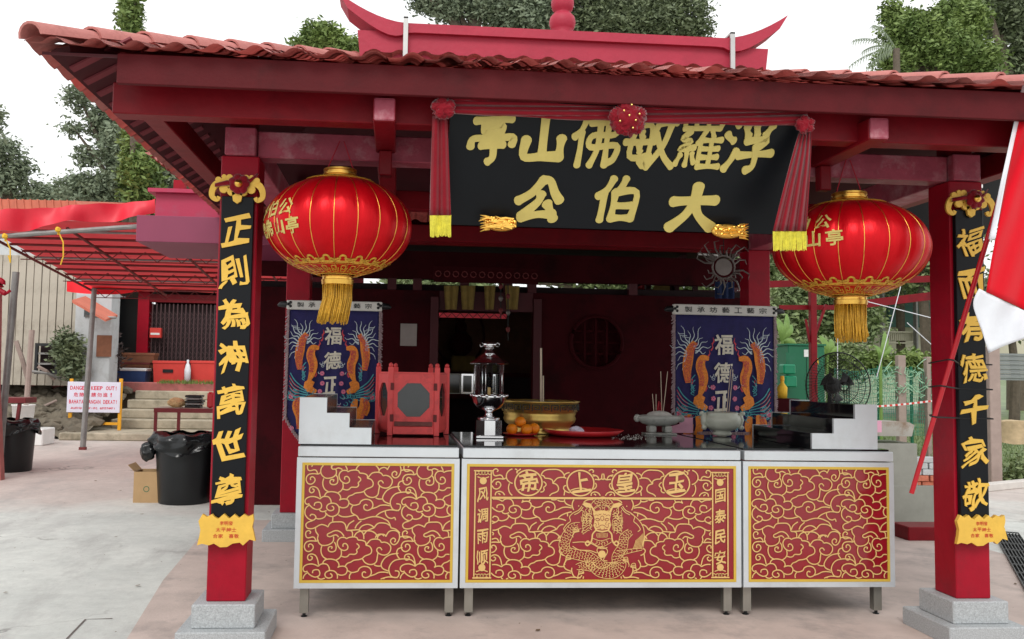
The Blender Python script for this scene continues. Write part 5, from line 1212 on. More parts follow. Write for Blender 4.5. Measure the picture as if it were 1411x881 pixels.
# inner altar: yellow cushion, small figure silhouette, silver frame
a=atY(622,490,11.9); b=atY(655,513,11.9); tag(G().box(a.x,b.x,11.9,12.15,b.z,a.z,.02).out('altar_cushion',M['yellow_cloth']),'dull yellow cushion seat in the dark inner shrine','cushion')
t=thing('inner_altar_table',((a.x+b.x)/2,12.1,0),'dark inner shrine table below the yellow cushion with a fretwork front','table'); G().box(a.x-.5,b.x+.9,11.8,12.4,b.z-.06,b.z-.002,.004).out('tabletop',M['wall_dark'],t); G().box(a.x-.45,b.x+.8,11.85,12.35,.02,b.z-.062).out('front_panel',M['deep'],t)
g=G()
for k in range(5):
    cx=a.x-.02+k*.09
    for j in range(2): g.tube([(cx+.035*math.cos(q*.9),11.84,b.z-.14-.11*j+.035*math.sin(q*.9)) for q in range(7)],.004,4,closed=True)
g.out('fretwork',M['gold'],t)
a=atY(617,515,11.2); b=atY(652,543,11.2); t=thing('silver_frame',((a.x+b.x)/2,11.2,b.z),'small silver photo frame with two panels glinting in the dark shrine','frame')
g=G(); frame_rect(g,a,Vector(((a.x+b.x)/2,0,b.z)),.008,11.2,.01); g.out('panel_frame',M['steel_dark'],t); g=G(); frame_rect(g,Vector(((a.x+b.x)/2+.01,0,a.z)),b,.022,11.2,.012); g.out('panel_frame',M['silver'],t)
G().box(a.x+.01,b.x-.01,11.21,11.22,b.z+.008,a.z-.01).out('glass_pane',M['glass_dark'],t); G().box(a.x-.3,b.x+.2,11.1,11.45,b.z-.06,b.z-.001).out('shelf',M['wall_dark'],t)
c=atY(635,452,12.15); g=G(); g.ball((c.x,12.15,c.z),.09,2,(1,.7,1.2)); g.ball((c.x,12.15,c.z-.22),.17,2,(1,.7,1.1)); g.ball((c.x,12.15,c.z+.13),.06,2); tag(g.out('seated_figurine',M['wall_dark'],None,'all'),'shadowy seated figurine above the yellow cushion in the inner shrine','statue')
g=G(); g.tube([(c.x+.34*math.cos(q*.3),12.3,c.z-.1+.42*math.sin(q*.3)) for q in range(21)],.02,6,closed=True); tag(g.out('halo_backrest',M['dark_red'],None,True),'rounded throne back behind the shadowy figurine','throne')
# silver cut-out ornament hanging under the beam, above the banner of the carved censer
c=atY(997,362,7.45); t=thing('hanging_ornament',(c.x,7.45,c.z-.35),'dull silver cut-out disc ornament with antler scrolls hanging above the blue banner','ornament')
sd_=mat('dull_silver',(120,112,108),.5,metal=.5,var=.2)
G().lathe([(0,-.004),(.075,-.004),(.075,.004),(0,.004)],(0,0,0),24).out('disc',sd_,t,org=(0,0,0)); k=t.children[-1]; k.location=Vector((c.x,7.45,c.z-.04))-wl(t); k.rotation_euler=(math.pi/2,0,0)
g=G(); rg=random.Random(4)
g.tube([(c.x+.10*math.cos(q*.35),7.45,c.z-.04+.10*math.sin(q*.35)) for q in range(18)],.009,5,closed=True)
for k in range(26):
    a=math.radians(-160+k*13.0) if k<12 else math.radians(rg.uniform(5,175)); r0_=.10; r1_=.14+.05*(k%3) if k<12 else rg.uniform(.16,.27)
    p=[(c.x+r0_*math.cos(a),7.45,c.z-.04+r0_*math.sin(a)),(c.x+(r0_+r1_)/2*math.cos(a+.15),7.44,c.z-.04+(r0_+r1_)/2*math.sin(a+.15)),(c.x+r1_*math.cos(a+.05),7.45,c.z-.04+r1_*math.sin(a+.05)),(c.x+r1_*1.02*math.cos(a-.15),7.45,c.z-.04+r1_*1.0*math.sin(a-.15))]; g.tube(p,[.009,.008,.006,.003],4)
g.out('scrollwork',sd_,t); G().tube([(c.x,7.45,c.z+.05),(c.x,7.45,2.75)],.004,4).out('wire',M['ink'],t)
a=atY(985,388,7.5); b=atY(1011,412,7.5); g=G(); g.grid(lambda u,v:(a.x+(b.x-a.x)*u,7.5+.02*math.sin(u*18),a.z+(b.z-a.z)*v),14,4); tag(g.out('blue_pennant',mat('pennant_blue',(34,52,92),.8),None,'all'),'small dark blue pennant hanging just below the silver ornament','pennant')
a=atY(962,350,9.0);b=atY(992,352,9.0); tag(G().tube([a,b],.012,8).out('tube_lamp',M['white'],None,True),'short white tube lamp fixed under the hall beams beside the silver ornament','lamp')
# red lattice frame between hall and garden, seen over the banner
fr=thing('red_trellis',atZ(960,640),'red timber trellis of posts and diagonal braces behind the banner by the carved censer','trellis')
for px in (893,908,932,958,1010): x=atY(px,390,10.6).x; G().box(x-.03,x+.03,10.58,10.64,0,2.95).out('trellis_post',M['dark_red'],fr)
for a_,b_ in (((865,400),(945,352)),((905,405),(1030,355)),((930,425),(1030,392)),((860,376),(1030,378)),((860,402),(1030,404))): G().bar(atY(*a_,10.66),atY(*b_,10.66),.04,.06).out('brace',M['dark_red'],fr)
a=atY(890,420,10.5); g=G(); g.prism([atY(x,y,10.5) for x,y in ((885,428),(905,388),(923,376),(923,400),(905,412))],(0,.02,0)); tag(g.out('yellow_scarf',M['yellow_cloth']),'faded yellow scarf tied to the red trellis over the dark wall','scarf')
g=G(); c=atY(878,393,11)
for k in range(7): g.ball(c+Vector((R.uniform(-.13,.13),0,R.uniform(-.12,.1))),.07,2)
for v in g.b.verts: v.co+=noise.noise_vector(v.co*12)*.03
tag(g.out('red_rosette_lantern',mat('rosette_red',(206,40,50),.6),None,'all'),'crumpled red paper lantern glimpsed between the trellis posts','lantern')
# ---------------------------------------------------------------- garden side frame
gf=thing('garden_shelter',(6.5,12.5,0),'slim red steel shelter frame with forked post in front of the green cabinet','shelter')
x=atY(1120,480,12.6).x; G().box(x-.045,x+.045,12.55,12.64,0,3.2,.004).out('post',M['red_beam'],gf)
for dx,py in ((30,400),): G().bar((x,12.6,atY(1120,470,12.6).z),atY(1138,420,12.6),.035,.035).out('fork_arm',M['red_beam'],gf); G().bar((x-.05,12.6,atY(1120,470,12.6).z-.02),atY(1110,440,12.6),.03,.03).out('fork_arm',M['red_beam'],gf)
G().bar(atY(1074,424,12.7),atY(1150,424,12.7),.05,.07).out('rail',M['red_beam'],gf); G().bar(atY(1150,424,12.7),atY(1300,406,12.7),.05,.12).out('rail',M['red_beam'],gf); G().bar(atY(1060,392,12.8),atY(1300,384,12.8),.05,.10).out('rail',M['red_beam'],gf)
ng=thing('side_roof',(5.2,9.6,2.8),'underside of a low side roof with pale edge beams beside the flag pole post','roof')
G().bar(atY(1095,247,9.4),atY(1330,252,9.4),.08,.085).out('edge_beam',mat('pale_beam',(190,180,180),.5,var=.08),ng); G().bar(atY(1213,290,9.5),atY(1330,235,9.5),.08,.10).out('edge_beam',MATS['pale_beam'],ng)
g=G(); g.prism([atY(1070,244,9.6),atY(1330,250,9.6),atY(1330,236,9.6),atY(1215,284,9.6),atY(1070,275,9.6)][:2]+[atY(1300,262,9.6),atY(1215,288,9.6),atY(1070,288,9.6)],(0,.03,0)); g.out('soffit_board',M['wall_dark'],ng)
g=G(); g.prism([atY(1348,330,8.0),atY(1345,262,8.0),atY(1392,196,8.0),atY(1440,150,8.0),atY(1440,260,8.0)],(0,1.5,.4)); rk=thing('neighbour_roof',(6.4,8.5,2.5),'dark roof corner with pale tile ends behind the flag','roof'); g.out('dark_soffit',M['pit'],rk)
for k in range(9): p=atY(1352+k*4.6,255-k*6.4,7.97); G().lathe([(0,-.03),(.014,-.03),(.014,.03),(0,.03)],p,8).out('tile_end',M['white'],rk)
# ================================================================ LEFT: TARPAULIN SHELTER
ca=thing('tarp_shelter',(-4.2,14,0),'red tarpaulin shelter on steel pipes beside the shrine','shelter')
def tarpz(Y): return 3.42+(Y-12)*(-.09)
g=G(); g.grid(lambda u,v:(-5.7+3.9*u,12+5.2*v,tarpz(12+5.2*v)+.03*math.sin(u*20)*math.sin(v*9)),30,20); g.out('tarp_sheet',M['tarp_low'],ca,'all')
def bandf(u,v):
    px=-60+275*u; yt=290-(px)*.065 if px<215 else 275; yb=328-(px+0)*.135; yb=max(yb,297+ (212-px)*.10); yb=318-px*.10+3*math.sin(px*.05)
    p=atY(px,yt+(yb-yt)*v,11.85); p.y+=.05*math.sin(u*17+v*2)+.03*math.sin(u*41); return p
g=G(); g.grid(bandf,60,8); g.out('tarp_valance',M['tarp'],ca,'all')
def band2(u,v):
    px=92+225*u; yt=388+u*4; yb=402+4*math.sin(u*7); p=atY(px,yt+(yb-yt)*v,17.0); p.y+=.05*math.sin(u*25); return p
g=G(); g.grid(band2,40,5); g.out('tarp_valance',mat('tarp_bright',(236,24,40),.45,var=.08,scale=2),ca,'all')
G().tube([atY(-60,330,11.9),atY(195,312,11.9)],.033,8).out('front_pipe',M['pipe'],ca,True)
for k in range(11):
    Y=12.35+.44*k; z=tarpz(Y)-.06; G().tube([(-5.65,Y,z),(-1.9,Y,z)],.02,6).out('roof_pipe',M['pipe'] if k%4==0 else M['rust'],ca,True)
for x in (-5.65,-4.4,-3.2,-2.1): G().tube([(x,12,tarpz(12)-.1),(x,17.1,tarpz(17.1)-.1)],.02,6).out('rafter_pipe',M['rust'],ca,True)
for Y in (13.5,15.2,16.8):
    g=G(); n=10
    for k in range(n): x0_=-5.6+k*.36; g.bar((x0_,Y,tarpz(Y)-.07),(x0_+.18,Y,tarpz(Y)-.22),.012,.012); g.bar((x0_+.18,Y,tarpz(Y)-.22),(x0_+.36,Y,tarpz(Y)-.07),.012,.012)
    g.bar((-5.6,Y,tarpz(Y)-.22),(-2.0,Y,tarpz(Y)-.22),.014,.014); g.out('truss',M['rust'],ca)
f=atZ(114,620); tp=atY(130,398,16.6); G().tube([f,f+(tp-f)*.5,tp],[.05,.05,.045],10).out('pole',M['pipe'],ca,True); G().box(f.x-.055,f.x+.055,f.y-.05,f.y+.05,0,.05).out('pole_foot',M['rust'],ca)
f=atZ(-3,700); G().tube([atY(2,600,12.3),atY(22,375,12.3)],.045,10).out('pole',M['pipe'],ca,True); G().tube([atY(2,600,12.3)+Vector((-.02,0,-1.0)),atY(2,600,12.3)],.045,10).out('pole',M['pipe'],ca,True)
for px,py,L in ((78,313,52),(5,322,30)):
    a=atY(px,py,11.75); g=G(); g.tube([a,a+Vector((.04,0,-.05)),a+Vector((.02,0,-.1))],.012,5); g.tube([a+Vector((.02,0,-.05)),a+Vector((.10,-.02,-.2)),a+Vector((.11,-.02,-.38)),a+Vector((.08,-.02,-L*.0095))],.009,5); g.ball(a+Vector((.03,-.03,-.04)),.04,1); g.out('tie_rope',M['rope'],ca,True)
# orange roof behind and distant boundary
a=atY(-30,274,22);b=atY(103,277,22); rf=thing('orange_roof_house',(a.x,22,0),'low house with ribbed orange roof behind the tarpaulin shelter','house'); g=G(); g.prism([a,b,b+Vector((.3,0,-.35)),a+Vector((0,0,-.4))],(0,5,.9)); g.out('roof',M['roof_orange'],rf); hb('wall',a.x-1,b.x+.1,22.3,26,0,a.z-.38,'shed_white',0,rf)
for k in range(14): p=a+(b-a)*(k/13.); G().bar(p+Vector((0,-.01,.01)),p+Vector((.05,0,-.36)),.05,.03).out('roof_rib',M['roof_orange'],rf)
# shed with ribbed wall
sh=thing('storage_shed',(-8,20,1),'beige ribbed sheet shed behind the steel poles','shed')
a=atY(-40,350,20.5); b=atY(106,520,20.5); 
for k in range(14):
    x0_=a.x+(b.x-a.x)*k/14; x1_=a.x+(b.x-a.x)*(k+1)/14; G().box(x0_+.008,x1_-.008,20.5+.01*(k%2),20.56,1.05,a.z,.006).out('wall_sheet',M['shed'],sh)
G().box(a.x,b.x,20.57,23,1.05,a.z-.03).out('core_wall',M['shed'],sh)
a2=atY(106,385,20.3); b2=atY(151,490,20.3); G().box(a2.x,b2.x,20.3,20.9,1.06,a2.z,.01).out('white_annex',M['shed_white'],sh)
p=atY(134,462,20.28);q=atY(153,492,20.28); G().box(p.x,q.x,20.26,20.295,q.z,p.z).out('brown_door',M['wood_brown'],sh)
p=atY(117,414,20.28);q=atY(130,437,20.28); G().box(p.x,q.x,20.26,20.295,q.z,p.z).out('window',M['glass_dark'],sh)
g=G(); g.prism([atY(118,408,20.2),atY(162,434,20.2),atY(162,437,20.2),atY(118,412,20.2)],(0,-.8,-.15)); g.out('awning',M['roof_orange'],sh); G().tube([atY(118,436,19.7),atY(160,438,19.7)],.03,6).out('awning_bar',M['pipe'],sh)
# terrace, steps, landing
tz_=1.08
g=G(); g.box(-14,-2.0,21.6,40,0,tz_); tag(g.out('terrace',M['step'],org=(-8,21.6,0)),kind='structure')
g=G(); g.box(-14,-1.9,21.35,21.6,tz_-.18,tz_+.06,.02); tag(g.out('terrace_kerb',M['kerb_pink'],org=(-8,21.4,0)),kind='structure')
g=G(); g.box(atZ(75,608).x,-1.9,18.45,21.7,0,.15,.02); tag(g.out('landing',M['step'],org=(-5,18.4,0)),kind='structure')
st=thing('garden_steps',(-4.6,20,.15),'weathered concrete steps climbing to the terrace behind the keep out sign','steps')
xs0=atY(165,560,20.5).x
for k in range(4): G().box(xs0+.05*k,-1.95,19.9+.40*k,21.36,.15+.2*k+(.001 if k==0 else .001),.15+.2*(k+1),.02).out('step',M['step'],st)
g=G(); g.grid(lambda u,v:(xs0-.1-(7)*u,18.7+2.9*v+.25*noise.noise(Vector((u*9,v*5,2))),.02+.95*v**.8+.22*abs(noise.noise(Vector((u*16,v*8,1))))+.14*noise.noise(Vector((u*50,v*30,1)))),90,40); tag(g.out('rubble_bank',M['rubble'],org=(-8,20,0),smooth='all'),kind='structure')
g=G(); rg=random.Random(8)
for k in range(300):
    u,v=rg.random(),rg.random(); s=rg.uniform(.04,.20); x,y,z=xs0-.1-(6.5)*u,18.7+2.9*v,.05+.95*v**.8; n0=len(g.b.verts); r=bmesh.ops.create_icosphere(g.b,subdivisions=1,radius=s)
    for v_ in r['verts']: v_.co=Vector((v_.co.x*rg.uniform(.9,1.4),v_.co.y,v_.co.z*.6))+Vector((x,y,z))+noise.noise_vector(v_.co*9)*.03
tag(g.out('loose_stones',M['rubble'],org=(-8,20,0)),kind='stuff')
# turf edge on the terrace
g=G(); 
for k in range(1400):
    x=rg.uniform(-5.6,-2.4); y=rg.uniform(21.2,21.9); h=rg.uniform(.03,.12); a_=rg.random()*6.28; g.poly([(x,y,tz_+.04),(x+.03*math.cos(a_),y+.03*math.sin(a_),tz_+.04),(x+.02*math.cos(a_),y-.03,tz_+.04+h)])
tag(g.out('turf_edge',M['leaf_bright'],org=(-4,21,tz_),fix=False),kind='stuff')
# planks and junk on the bank
for i,(a_,b_,r_,lb) in enumerate((((52,505),(75,523),.04,'grey plank lying nearest the steel pole among the debris'),((44,512),(84,522),.035,'bent pale pipe below the grey plank on the bank'),((22,470),(38,522),.05,'leaning grey board against the shed wall'),((100,566),(130,548),.03,'thin stick lying on the rubble bank'),((40,574),(78,552),.03,'pale broken batten lying on the rubble bank'))):
    g=G(); g.tube([atY(*a_,19.9),(atY(*a_,19.9)+atY(*b_,20.0))/2+Vector((0,0,.04)),atY(*b_,20.1)],r_,6); tag(g.out('scrap_timber',M['pipe'] if i%2 else M['concrete_post'],None),lb,'timber','scrap timber on the bank')
t=thing('broken_cabinet',atY(65,505,20.1),'dark broken open cabinet frame against the shed','cabinet'); a=atY(50,473,20.1); b=atY(80,516,20.1)
g=G(); frame_rect(g,a,b,.06,20.1,.06); g.out('outer_frame',M['black_plastic'],t); G().box(a.x+.06,b.x-.06,20.2,20.24,b.z,a.z).out('back_panel',M['deep'],t)
for k in (1,2): z=b.z+(a.z-b.z)*k/3; G().box(a.x+.06,b.x-.06,20.06,20.2,z-.02,z+.02).out('shelf',M['pipe'],t)
# steel/wood stakes
for i,(a_,b_) in enumerate((((36,565),(44,455)),)):
    f=atY(*a_,17.5); G().tube([f+Vector((-.02,0,-.5)),f,atY(*b_,17.5)],.055,8).out('timber_stake',M['concrete_post'],None,True); o=[o for o in sc.objects if o.name.startswith('timber_stake')][-1]; tag(o,'rough grey timber stake standing by the white bucket','stake')
# white bucket, blocks
a=atY(31,590,17.3); g=G(); g.lathe([(0,0),(.17,0),(.2,.42),(.21,.42),(.21,.44),(.185,.44),(.16,.02),(0,.02)],(a.x,17.3,0.0+a.z-.0),24); o=g.out('bucket',M['white'],None,'all'); tag(o,'white plastic bucket on a white block by the debris bank','bucket')
q=atY(45,600,17.4); G().box(q.x-.45,q.x+.3,17.1,17.7,0,a.z-.002,.02).out('white_block',M['white'],None); tag([o for o in sc.objects if o.name.startswith('white_block')][-1],'low white painted block under the bucket','block')
# grille gate building
gb=thing('gate_building',(-5.4,23.5,tz_),'red framed building with a folding steel grille gate','building')
GY=23.2; gl=atY(191,400,GY).x; 
G().box(gl,gl+.28,GY,GY+.28,tz_,atY(195,400,GY).z).out('red_column',M['red_post'],gb); G().box(gl+.285,-1.0,GY+.02,GY+.2,atY(200,416,GY).z,atY(200,405,GY).z).out('lintel',M['red_beam'],gb)
G().box(gl-.1,-1,GY+2,GY+2.1,tz_,4.2).out('back_wall',M['wall_dark'],gb); G().box(gl-.9,-1,GY-.2,GY+3,atY(200,403,GY).z+.02,atY(200,403,GY).z+.15).out('roof_slab',M['dark_red'],gb); G().box(gl-1.4,gl-.005,GY+.3,GY+.4,tz_,3.3).out('dark_shutter',M['black_plastic'],gb)
a=atY(204,418,GY); z0=tz_+.02; n=22
for k in range(n): x=a.x+k*.105; G().box(x-.014,x+.014,GY+.06,GY+.085,z0,a.z).out('gate_bar',M['steel_gate'],gb)
g=G()
for k in range(n-1):
    x=a.x+k*.105
    for j in range(8):
        z=z0+.1+j*.25; 
        if z+.25<a.z: g.bar((x,GY+.05,z),(x+.105,GY+.05,z+.125),.012,.008); g.bar((x+.105,GY+.045,z+.125),(x,GY+.045,z+.25),.012,.008)
o=g.out('lattice_strap',M['steel_gate'],gb); tag(o,kind='stuff')
G().box(a.x-.02,-1,GY+.3,GY+.34,z0,a.z).out('gate_back',mat('gate_dark',(52,38,40),.7),gb)
p=atY(207,452,GY-.1);q=atY(222,466,GY-.1); t=thing('post_box',((p.x+q.x)/2,GY-.1,q.z),'small red letter box fixed on the steel grille gate','letter box'); G().box(p.x,q.x,GY-.15,GY,q.z,p.z,.01).out('box',M['crate_red'],t); G().box(p.x+.03,q.x-.03,GY-.156,GY-.151,(p.z+q.z)/2-.05,(p.z+q.z)/2).out('slot_plate',M['white'],t)
# boxes on the terrace
def crate(px0,px1,py0,py1,Y,m,lid,nm,label,cat,dep=.45):
    a=atY(px0,py0,Y);b=atY(px1,py1,Y); z0=tz_+.001 if py1>520 else b.z; t=thing(nm,((a.x+b.x)/2,Y,z0),label,cat)
    g=G(); i=.03; lo=[(a.x+i,Y+i,z0),(b.x-i,Y+i,z0),(b.x-i,Y+dep-i,z0),(a.x+i,Y+dep-i,z0)]; hi=[(a.x,Y,a.z-.07),(b.x,Y,a.z-.07),(b.x,Y+dep,a.z-.07),(a.x,Y+dep,a.z-.07)]
    L=[g.b.verts.new(p) for p in lo]; H=[g.b.verts.new(p) for p in hi]; g.b.faces.new(L[::-1]); g.b.faces.new(H)
    for k in range(4): g.b.faces.new((L[k],L[(k+1)%4],H[(k+1)%4],H[k]))
    g.out('tub',M[m],t); G().box(a.x-.015,b.x+.015,Y-.015,Y+dep+.015,a.z-.068,a.z,.01).out('lid',M[lid],t); return t,a,b
crate(159,200,507,527,21.7,'cool_blue','white','cool_box','blue cool box with a white lid on the terrace edge','cool box')
t,a,b=crate(211,254,497,527,21.75,'crate_red','crate_red','storage_crate','red plastic crate with dark print next to the blue cool box','crate'); G().box((a.x+b.x)/2-.14,(a.x+b.x)/2+.1,21.735,21.745,(a.z+b.z)/2-.03,(a.z+b.z)/2+.05).out('print_patch',M['ink'],t)
crate(263,310,497,527,21.75,'crate_red','crate_red','storage_crate','red plastic crate partly hidden behind the front post','crate')
crate(166,212,486,500,22.2,'wood_brown','wood_brown','wooden_chest','brown wooden chest standing behind the blue cool box','chest',.4); crate(164,206,498,508,22.25,'wood_brown','rust','wooden_chest','lower brown chest just above the blue cool box','chest',.5)
p=atY(258,526,21.6); g=G(); g.lathe([(0,0),(.07,0),(.075,.3),(.05,.42),(.025,.47),(.03,.54),(0,.55)],(p.x,21.6,tz_+.062),14); tag(g.out('plastic_bottle',M['cloth_white'],None,'all'),'wrapped white bottle between the two red crates','bottle')
# keep out barricade
Yb_=19.3; t=thing('warning_sign',atY(130,597,Yb_),'yellow framed barricade with a white danger keep out board in four languages','sign')
def lg(px): a=atY(px,597,Yb_); b=atY(px+2,522,Yb_); G().box(a.x-.035,a.x+.035,Yb_,Yb_+.05,.151,b.z,.006).out('leg',M['sign_yellow'],t); return a.x
xa=lg(95);xb=lg(163.5); a=atY(96,583,Yb_); G().box(xa+.036,xb-.036,Yb_+.005,Yb_+.045,a.z-.035,a.z+.02).out('cross_rail',M['sign_yellow'],t)
p=atY(94,526,Yb_);q=atY(165,569,Yb_); G().box(p.x,q.x,Yb_-.03,Yb_-.005,q.z,p.z,.004).out('board',M['sign_white'],t); bo=t.children[-1]
g=G(); zs=[(p.z+(q.z-p.z)*f) for f in (.2,.42,.65,.86)]; xc=(p.x+q.x)/2; hh=(p.z-q.z)
line_of_text(g,'DANGER KEEP OUT!',(xc,Yb_-.031,zs[0]),(1,0,0),(0,0,1),(0,-1,0),hh*.13,.061,off=.03); line_of_text(g,'危險 請勿進!',(xc,Yb_-.031,zs[1]),(1,0,0),(0,0,1),(0,-1,0),hh*.14,.12,off=.02,wf=.8); line_of_text(g,'BAHAYA JANGAN DEKAT!',(xc,Yb_-.031,zs[2]),(1,0,0),(0,0,1),(0,-1,0),hh*.13,.05,off=.03); line_of_text(g,'அபாயம் உள்ளே வராதீர்',(xc,Yb_-.031,zs[3]),(1,0,0),(0,0,1),(0,-1,0),hh*.07,.046,off=.03)
tag(g.out('lettering',M['sign_print'],bo,fix=False),kind='stuff')
# red table with bundles
TYY=15.7; a=atY(212,562,TYY);b=atY(300,562,TYY); zt2=a.z; t=thing('folding_table',((a.x+b.x)/2,TYY,0),'dark red metal framed table with a pale top behind the black bin','table')
G().box(a.x,b.x,TYY,TYY+.6,zt2-.04,zt2,.004).out('table_top',M['shed'],t); G().box(a.x+.002,b.x-.002,TYY-.012,TYY-.001,zt2-.08,zt2-.005).out('apron',M['table_red'],t)
for x in (a.x+.03,a.x+.42,b.x-.05): G().box(x-.025,x+.025,TYY+.01,TYY+.05,0,zt2-.041).out('leg',M['table_red'],t)
G().box(a.x,b.x,TYY+.02,TYY+.04,.12,.16).out('stretcher',M['table_red'],t)
c=atY(243,551,TYY+.2); g=G(); g.ball((c.x,TYY+.25,zt2+.08),.17,3,(1,.8,.5)); 
for v in g.b.verts: v.co+=noise.noise_vector(v.co*14)*.03
tag(g.out('straw_bundle',mat('straw',(206,176,128),.9,var=.25,scale=20,bump=.5),None),'pale tan bundle lying on the dark red table','bundle')
t=thing('folded_mats',atY(266,560,TYY+.2),'stack of dark folded sheets on the dark red table','stack'); c=atY(266,560,TYY+.2)
for k in range(5): G().box(c.x-.13+.01*(k%2),c.x+.13+.02*(k%3),TYY+.12,TYY+.4,zt2+.001+.045*k,zt2+.04+.045*k,.012).out('sheet',M['zinc'] if k%2 else M['black_plastic'],t)
c=atY(287,560,TYY); g=G(); g.box(c.x-.05,c.x+.06,TYY+.1,TYY+.2,zt2+.001,zt2+.28,.03); tag(g.out('red_bag',M['tray_red'],None),'bright red bag standing at the post end of the dark red table','bag')
# bins
def bin_(px,pyb,rb,rt,h,label,bag=True):
    c=atZ(px,pyb); c.y+=rb; t=thing('rubbish_bin',(c.x,c.y,0),label,'bin','black rubbish bins')
    G().lathe([(0,0),(rb,0),(rb*1.02,.02),(rt,h),(rt+.025,h),(rt+.03,h-.03),(rt+.035,h-.03),(rt+.035,h+.01),(rt-.02,h+.01),(rb-.02,.03),(0,.03)],(c.x,c.y,0),40).out('tub',M['black_plastic'],t,True)
    if bag:
        def f(u,v):
            a=u*2*math.pi; r=rt+.05+.03*noise.noise(Vector((math.cos(a)*3,math.sin(a)*3,v*3)))+.02*math.sin(a*9+v*3); z=h+.035-(.17+.05*math.sin(a*3))*v
            if v<.25: r-=.13*(1-v/.25); z=h+.05-.04*v+.015*math.sin(a*7)
            return (c.x+r*math.cos(a),c.y+r*math.sin(a),z)
        g=G(); g.grid(f,64,16,True); g.out('bin_liner',M['bag'],t,'all')
        g=G(); g.ball((c.x-rt-.05,c.y-.1,h-.15),.09,3,(1,.8,1.2))
        for v in g.b.verts: v.co+=noise.noise_vector(v.co*20)*.03
        g.out('liner_knot',M['bag'],t,'all')
    return t
bin_(245,697,.27,.33,.72,'large black rubbish bin with liner beside the post and carton'); bin_(1,652,.28,.32,.68,'black rubbish bin cut off at the edge of the paving near the steel poles')
a=atZ(183,693);b=atZ(214,693); t=thing('carton',((a.x+b.x)/2,a.y,0),'open brown cardboard carton tucked behind the black bin','carton'); g=G(); h=.34; w_=(b.x-a.x)
for P in (([(a.x,a.y,0),(b.x+.05,a.y,0),(b.x+.05,a.y,h),(a.x,a.y,h)],(0,.006,0)),([(a.x,a.y+.3,0),(b.x+.05,a.y+.3,0),(b.x+.05,a.y+.3,h),(a.x,a.y+.3,h)],(0,.006,0)),([(a.x,a.y+.007,0),(a.x,a.y+.299,0),(a.x,a.y+.299,h),(a.x,a.y+.007,h)],(.006,0,0))): g.prism(*P)
g.out('box_walls',M['carton'],t); G().prism([(a.x-.002,a.y+.007,h),(a.x-.002,a.y+.295,h),(a.x-.07,a.y+.295,h+.07),(a.x-.07,a.y+.007,h+.07)],(0,0,.005)).out('flap',M['carton'],t)
g=G(); g.ribbon([(a.x+.14+.03*math.cos(q*.7),a.y-.001,.15+.03*math.sin(q*.7)) for q in range(10)],.008,(0,-1,0)); g.out('green_mark',M['cab_green'],t,fix=False)
c=atZ(284,697); t=thing('supply_pile',(c.x,10.6,0),'white sack and red tub wedged between the black bin and the post','bag'); g=G(); g.box(c.x-.05,c.x+.12,10.5,10.7,.0,.55,.03)
for v in g.b.verts: v.co+=noise.noise_vector(v.co*8)*.03
g.out('sack',M['cloth_white'],t); G().lathe([(0,0),(.07,0),(.09,.3),(0,.3)],(c.x+.02,10.35,0),16).out('tub',M['tray_red'],t,True); G().lathe([(0,0),(.06,0),(.08,.3),(.085,.3),(0,.28)],(c.x-.0,10.6,.56),16).out('cup',M['cloth_white'],t,True)
# side table leg at the far left + red pillar piece
a=atY(-5,548,13.2); t=thing('side_table',(a.x,13.2,0),'small brown table at the edge beside the black bin','table'); b=atY(35,556,13.2); G().box(a.x-.4,b.x,13.2,13.6,b.z,a.z,.004).out('table_top',M['table_red'],t); q=atY(25,560,13.2); G().bar((q.x,13.25,b.z-.002),(q.x-.08,13.25,0.0),.05,.04).out('leg',M['table_red'],t)
c=atY(0,400,12.0); t=thing('dragon_scroll_post',(c.x-.1,12.0,0),'red post with a curled scroll finial beside the nearest steel pole','post'); g=G(); g.tube(smoothpts([c+Vector((-.1,0,.14)),c+Vector((.02,0,.10)),c+Vector((-.02,0,.02)),c+Vector((.07,0,-.04)),c+Vector((.13,0,.0))],5),[.05]*8+[.035]*8+[.02]*5,8); g.out('scroll',M['red_post'],t,True); G().prism([(c.x-.35,12.0,0),(c.x+.13,12.0,0),(c.x+.02,12.0,1.2),(c.x-.02,12.0,c.z-.05),(c.x-.35,12.0,c.z-.05)],(0,.12,0)).out('post_body',M['kerb_pink'],t)
# ================================================================ RIGHT: CABINET, FAN, FENCE
s0=atY(1150,604,8.95);s1=atY(1268,604,8.95); zc_=s1.z; t=thing('steel_counter',((s0.x+s1.x)/2,8.95,0),'grey steel counter with a stained stone basin top beyond the altar','counter')
G().box(s0.x,s1.x-.02,8.97,9.5,.16,zc_-.06,.006).out('cabinet_body',M['steel_dark'],t); G().box(s0.x-.02,s1.x,8.95,9.52,zc_-.058,zc_+.01,.004).out('rim',M['steel_dark'],t)
a=atY(1268,582,9.1); stn=mat('stained_stone',(164,160,152),.7,var=.12,scale=3,dirt=(124,92,64),dirtamt=.9,dscale=4)
G().prism([(s0.x+.02,9.05,zc_+.011),(s1.x-.03,9.05,zc_+.011),(s1.x-.0,9.05,a.z-.03),(s1.x-.06,9.05,a.z),(s0.x+.02,9.05,a.z)],(0,.4,0)).out('basin',stn,t)
for x in (s1.x-.08,): G().lathe([(0,-.02),(.035,-.02),(.035,.02),(0,.02)],(0,0,0),14).out('castor',M['silver'],t,org=(0,0,0)); k=t.children[-1]; k.location=Vector((x,9.0,.10))-wl(t); k.rotation_euler=(math.pi/2,0,0)
q=atY(1242,713,8.98); tag(G().box(q.x-.16,q.x+.03,8.99,9.25,0,.155,.004).out('brick_block',M['brick'],None),'orange brick block propping up the grey steel counter','brick')
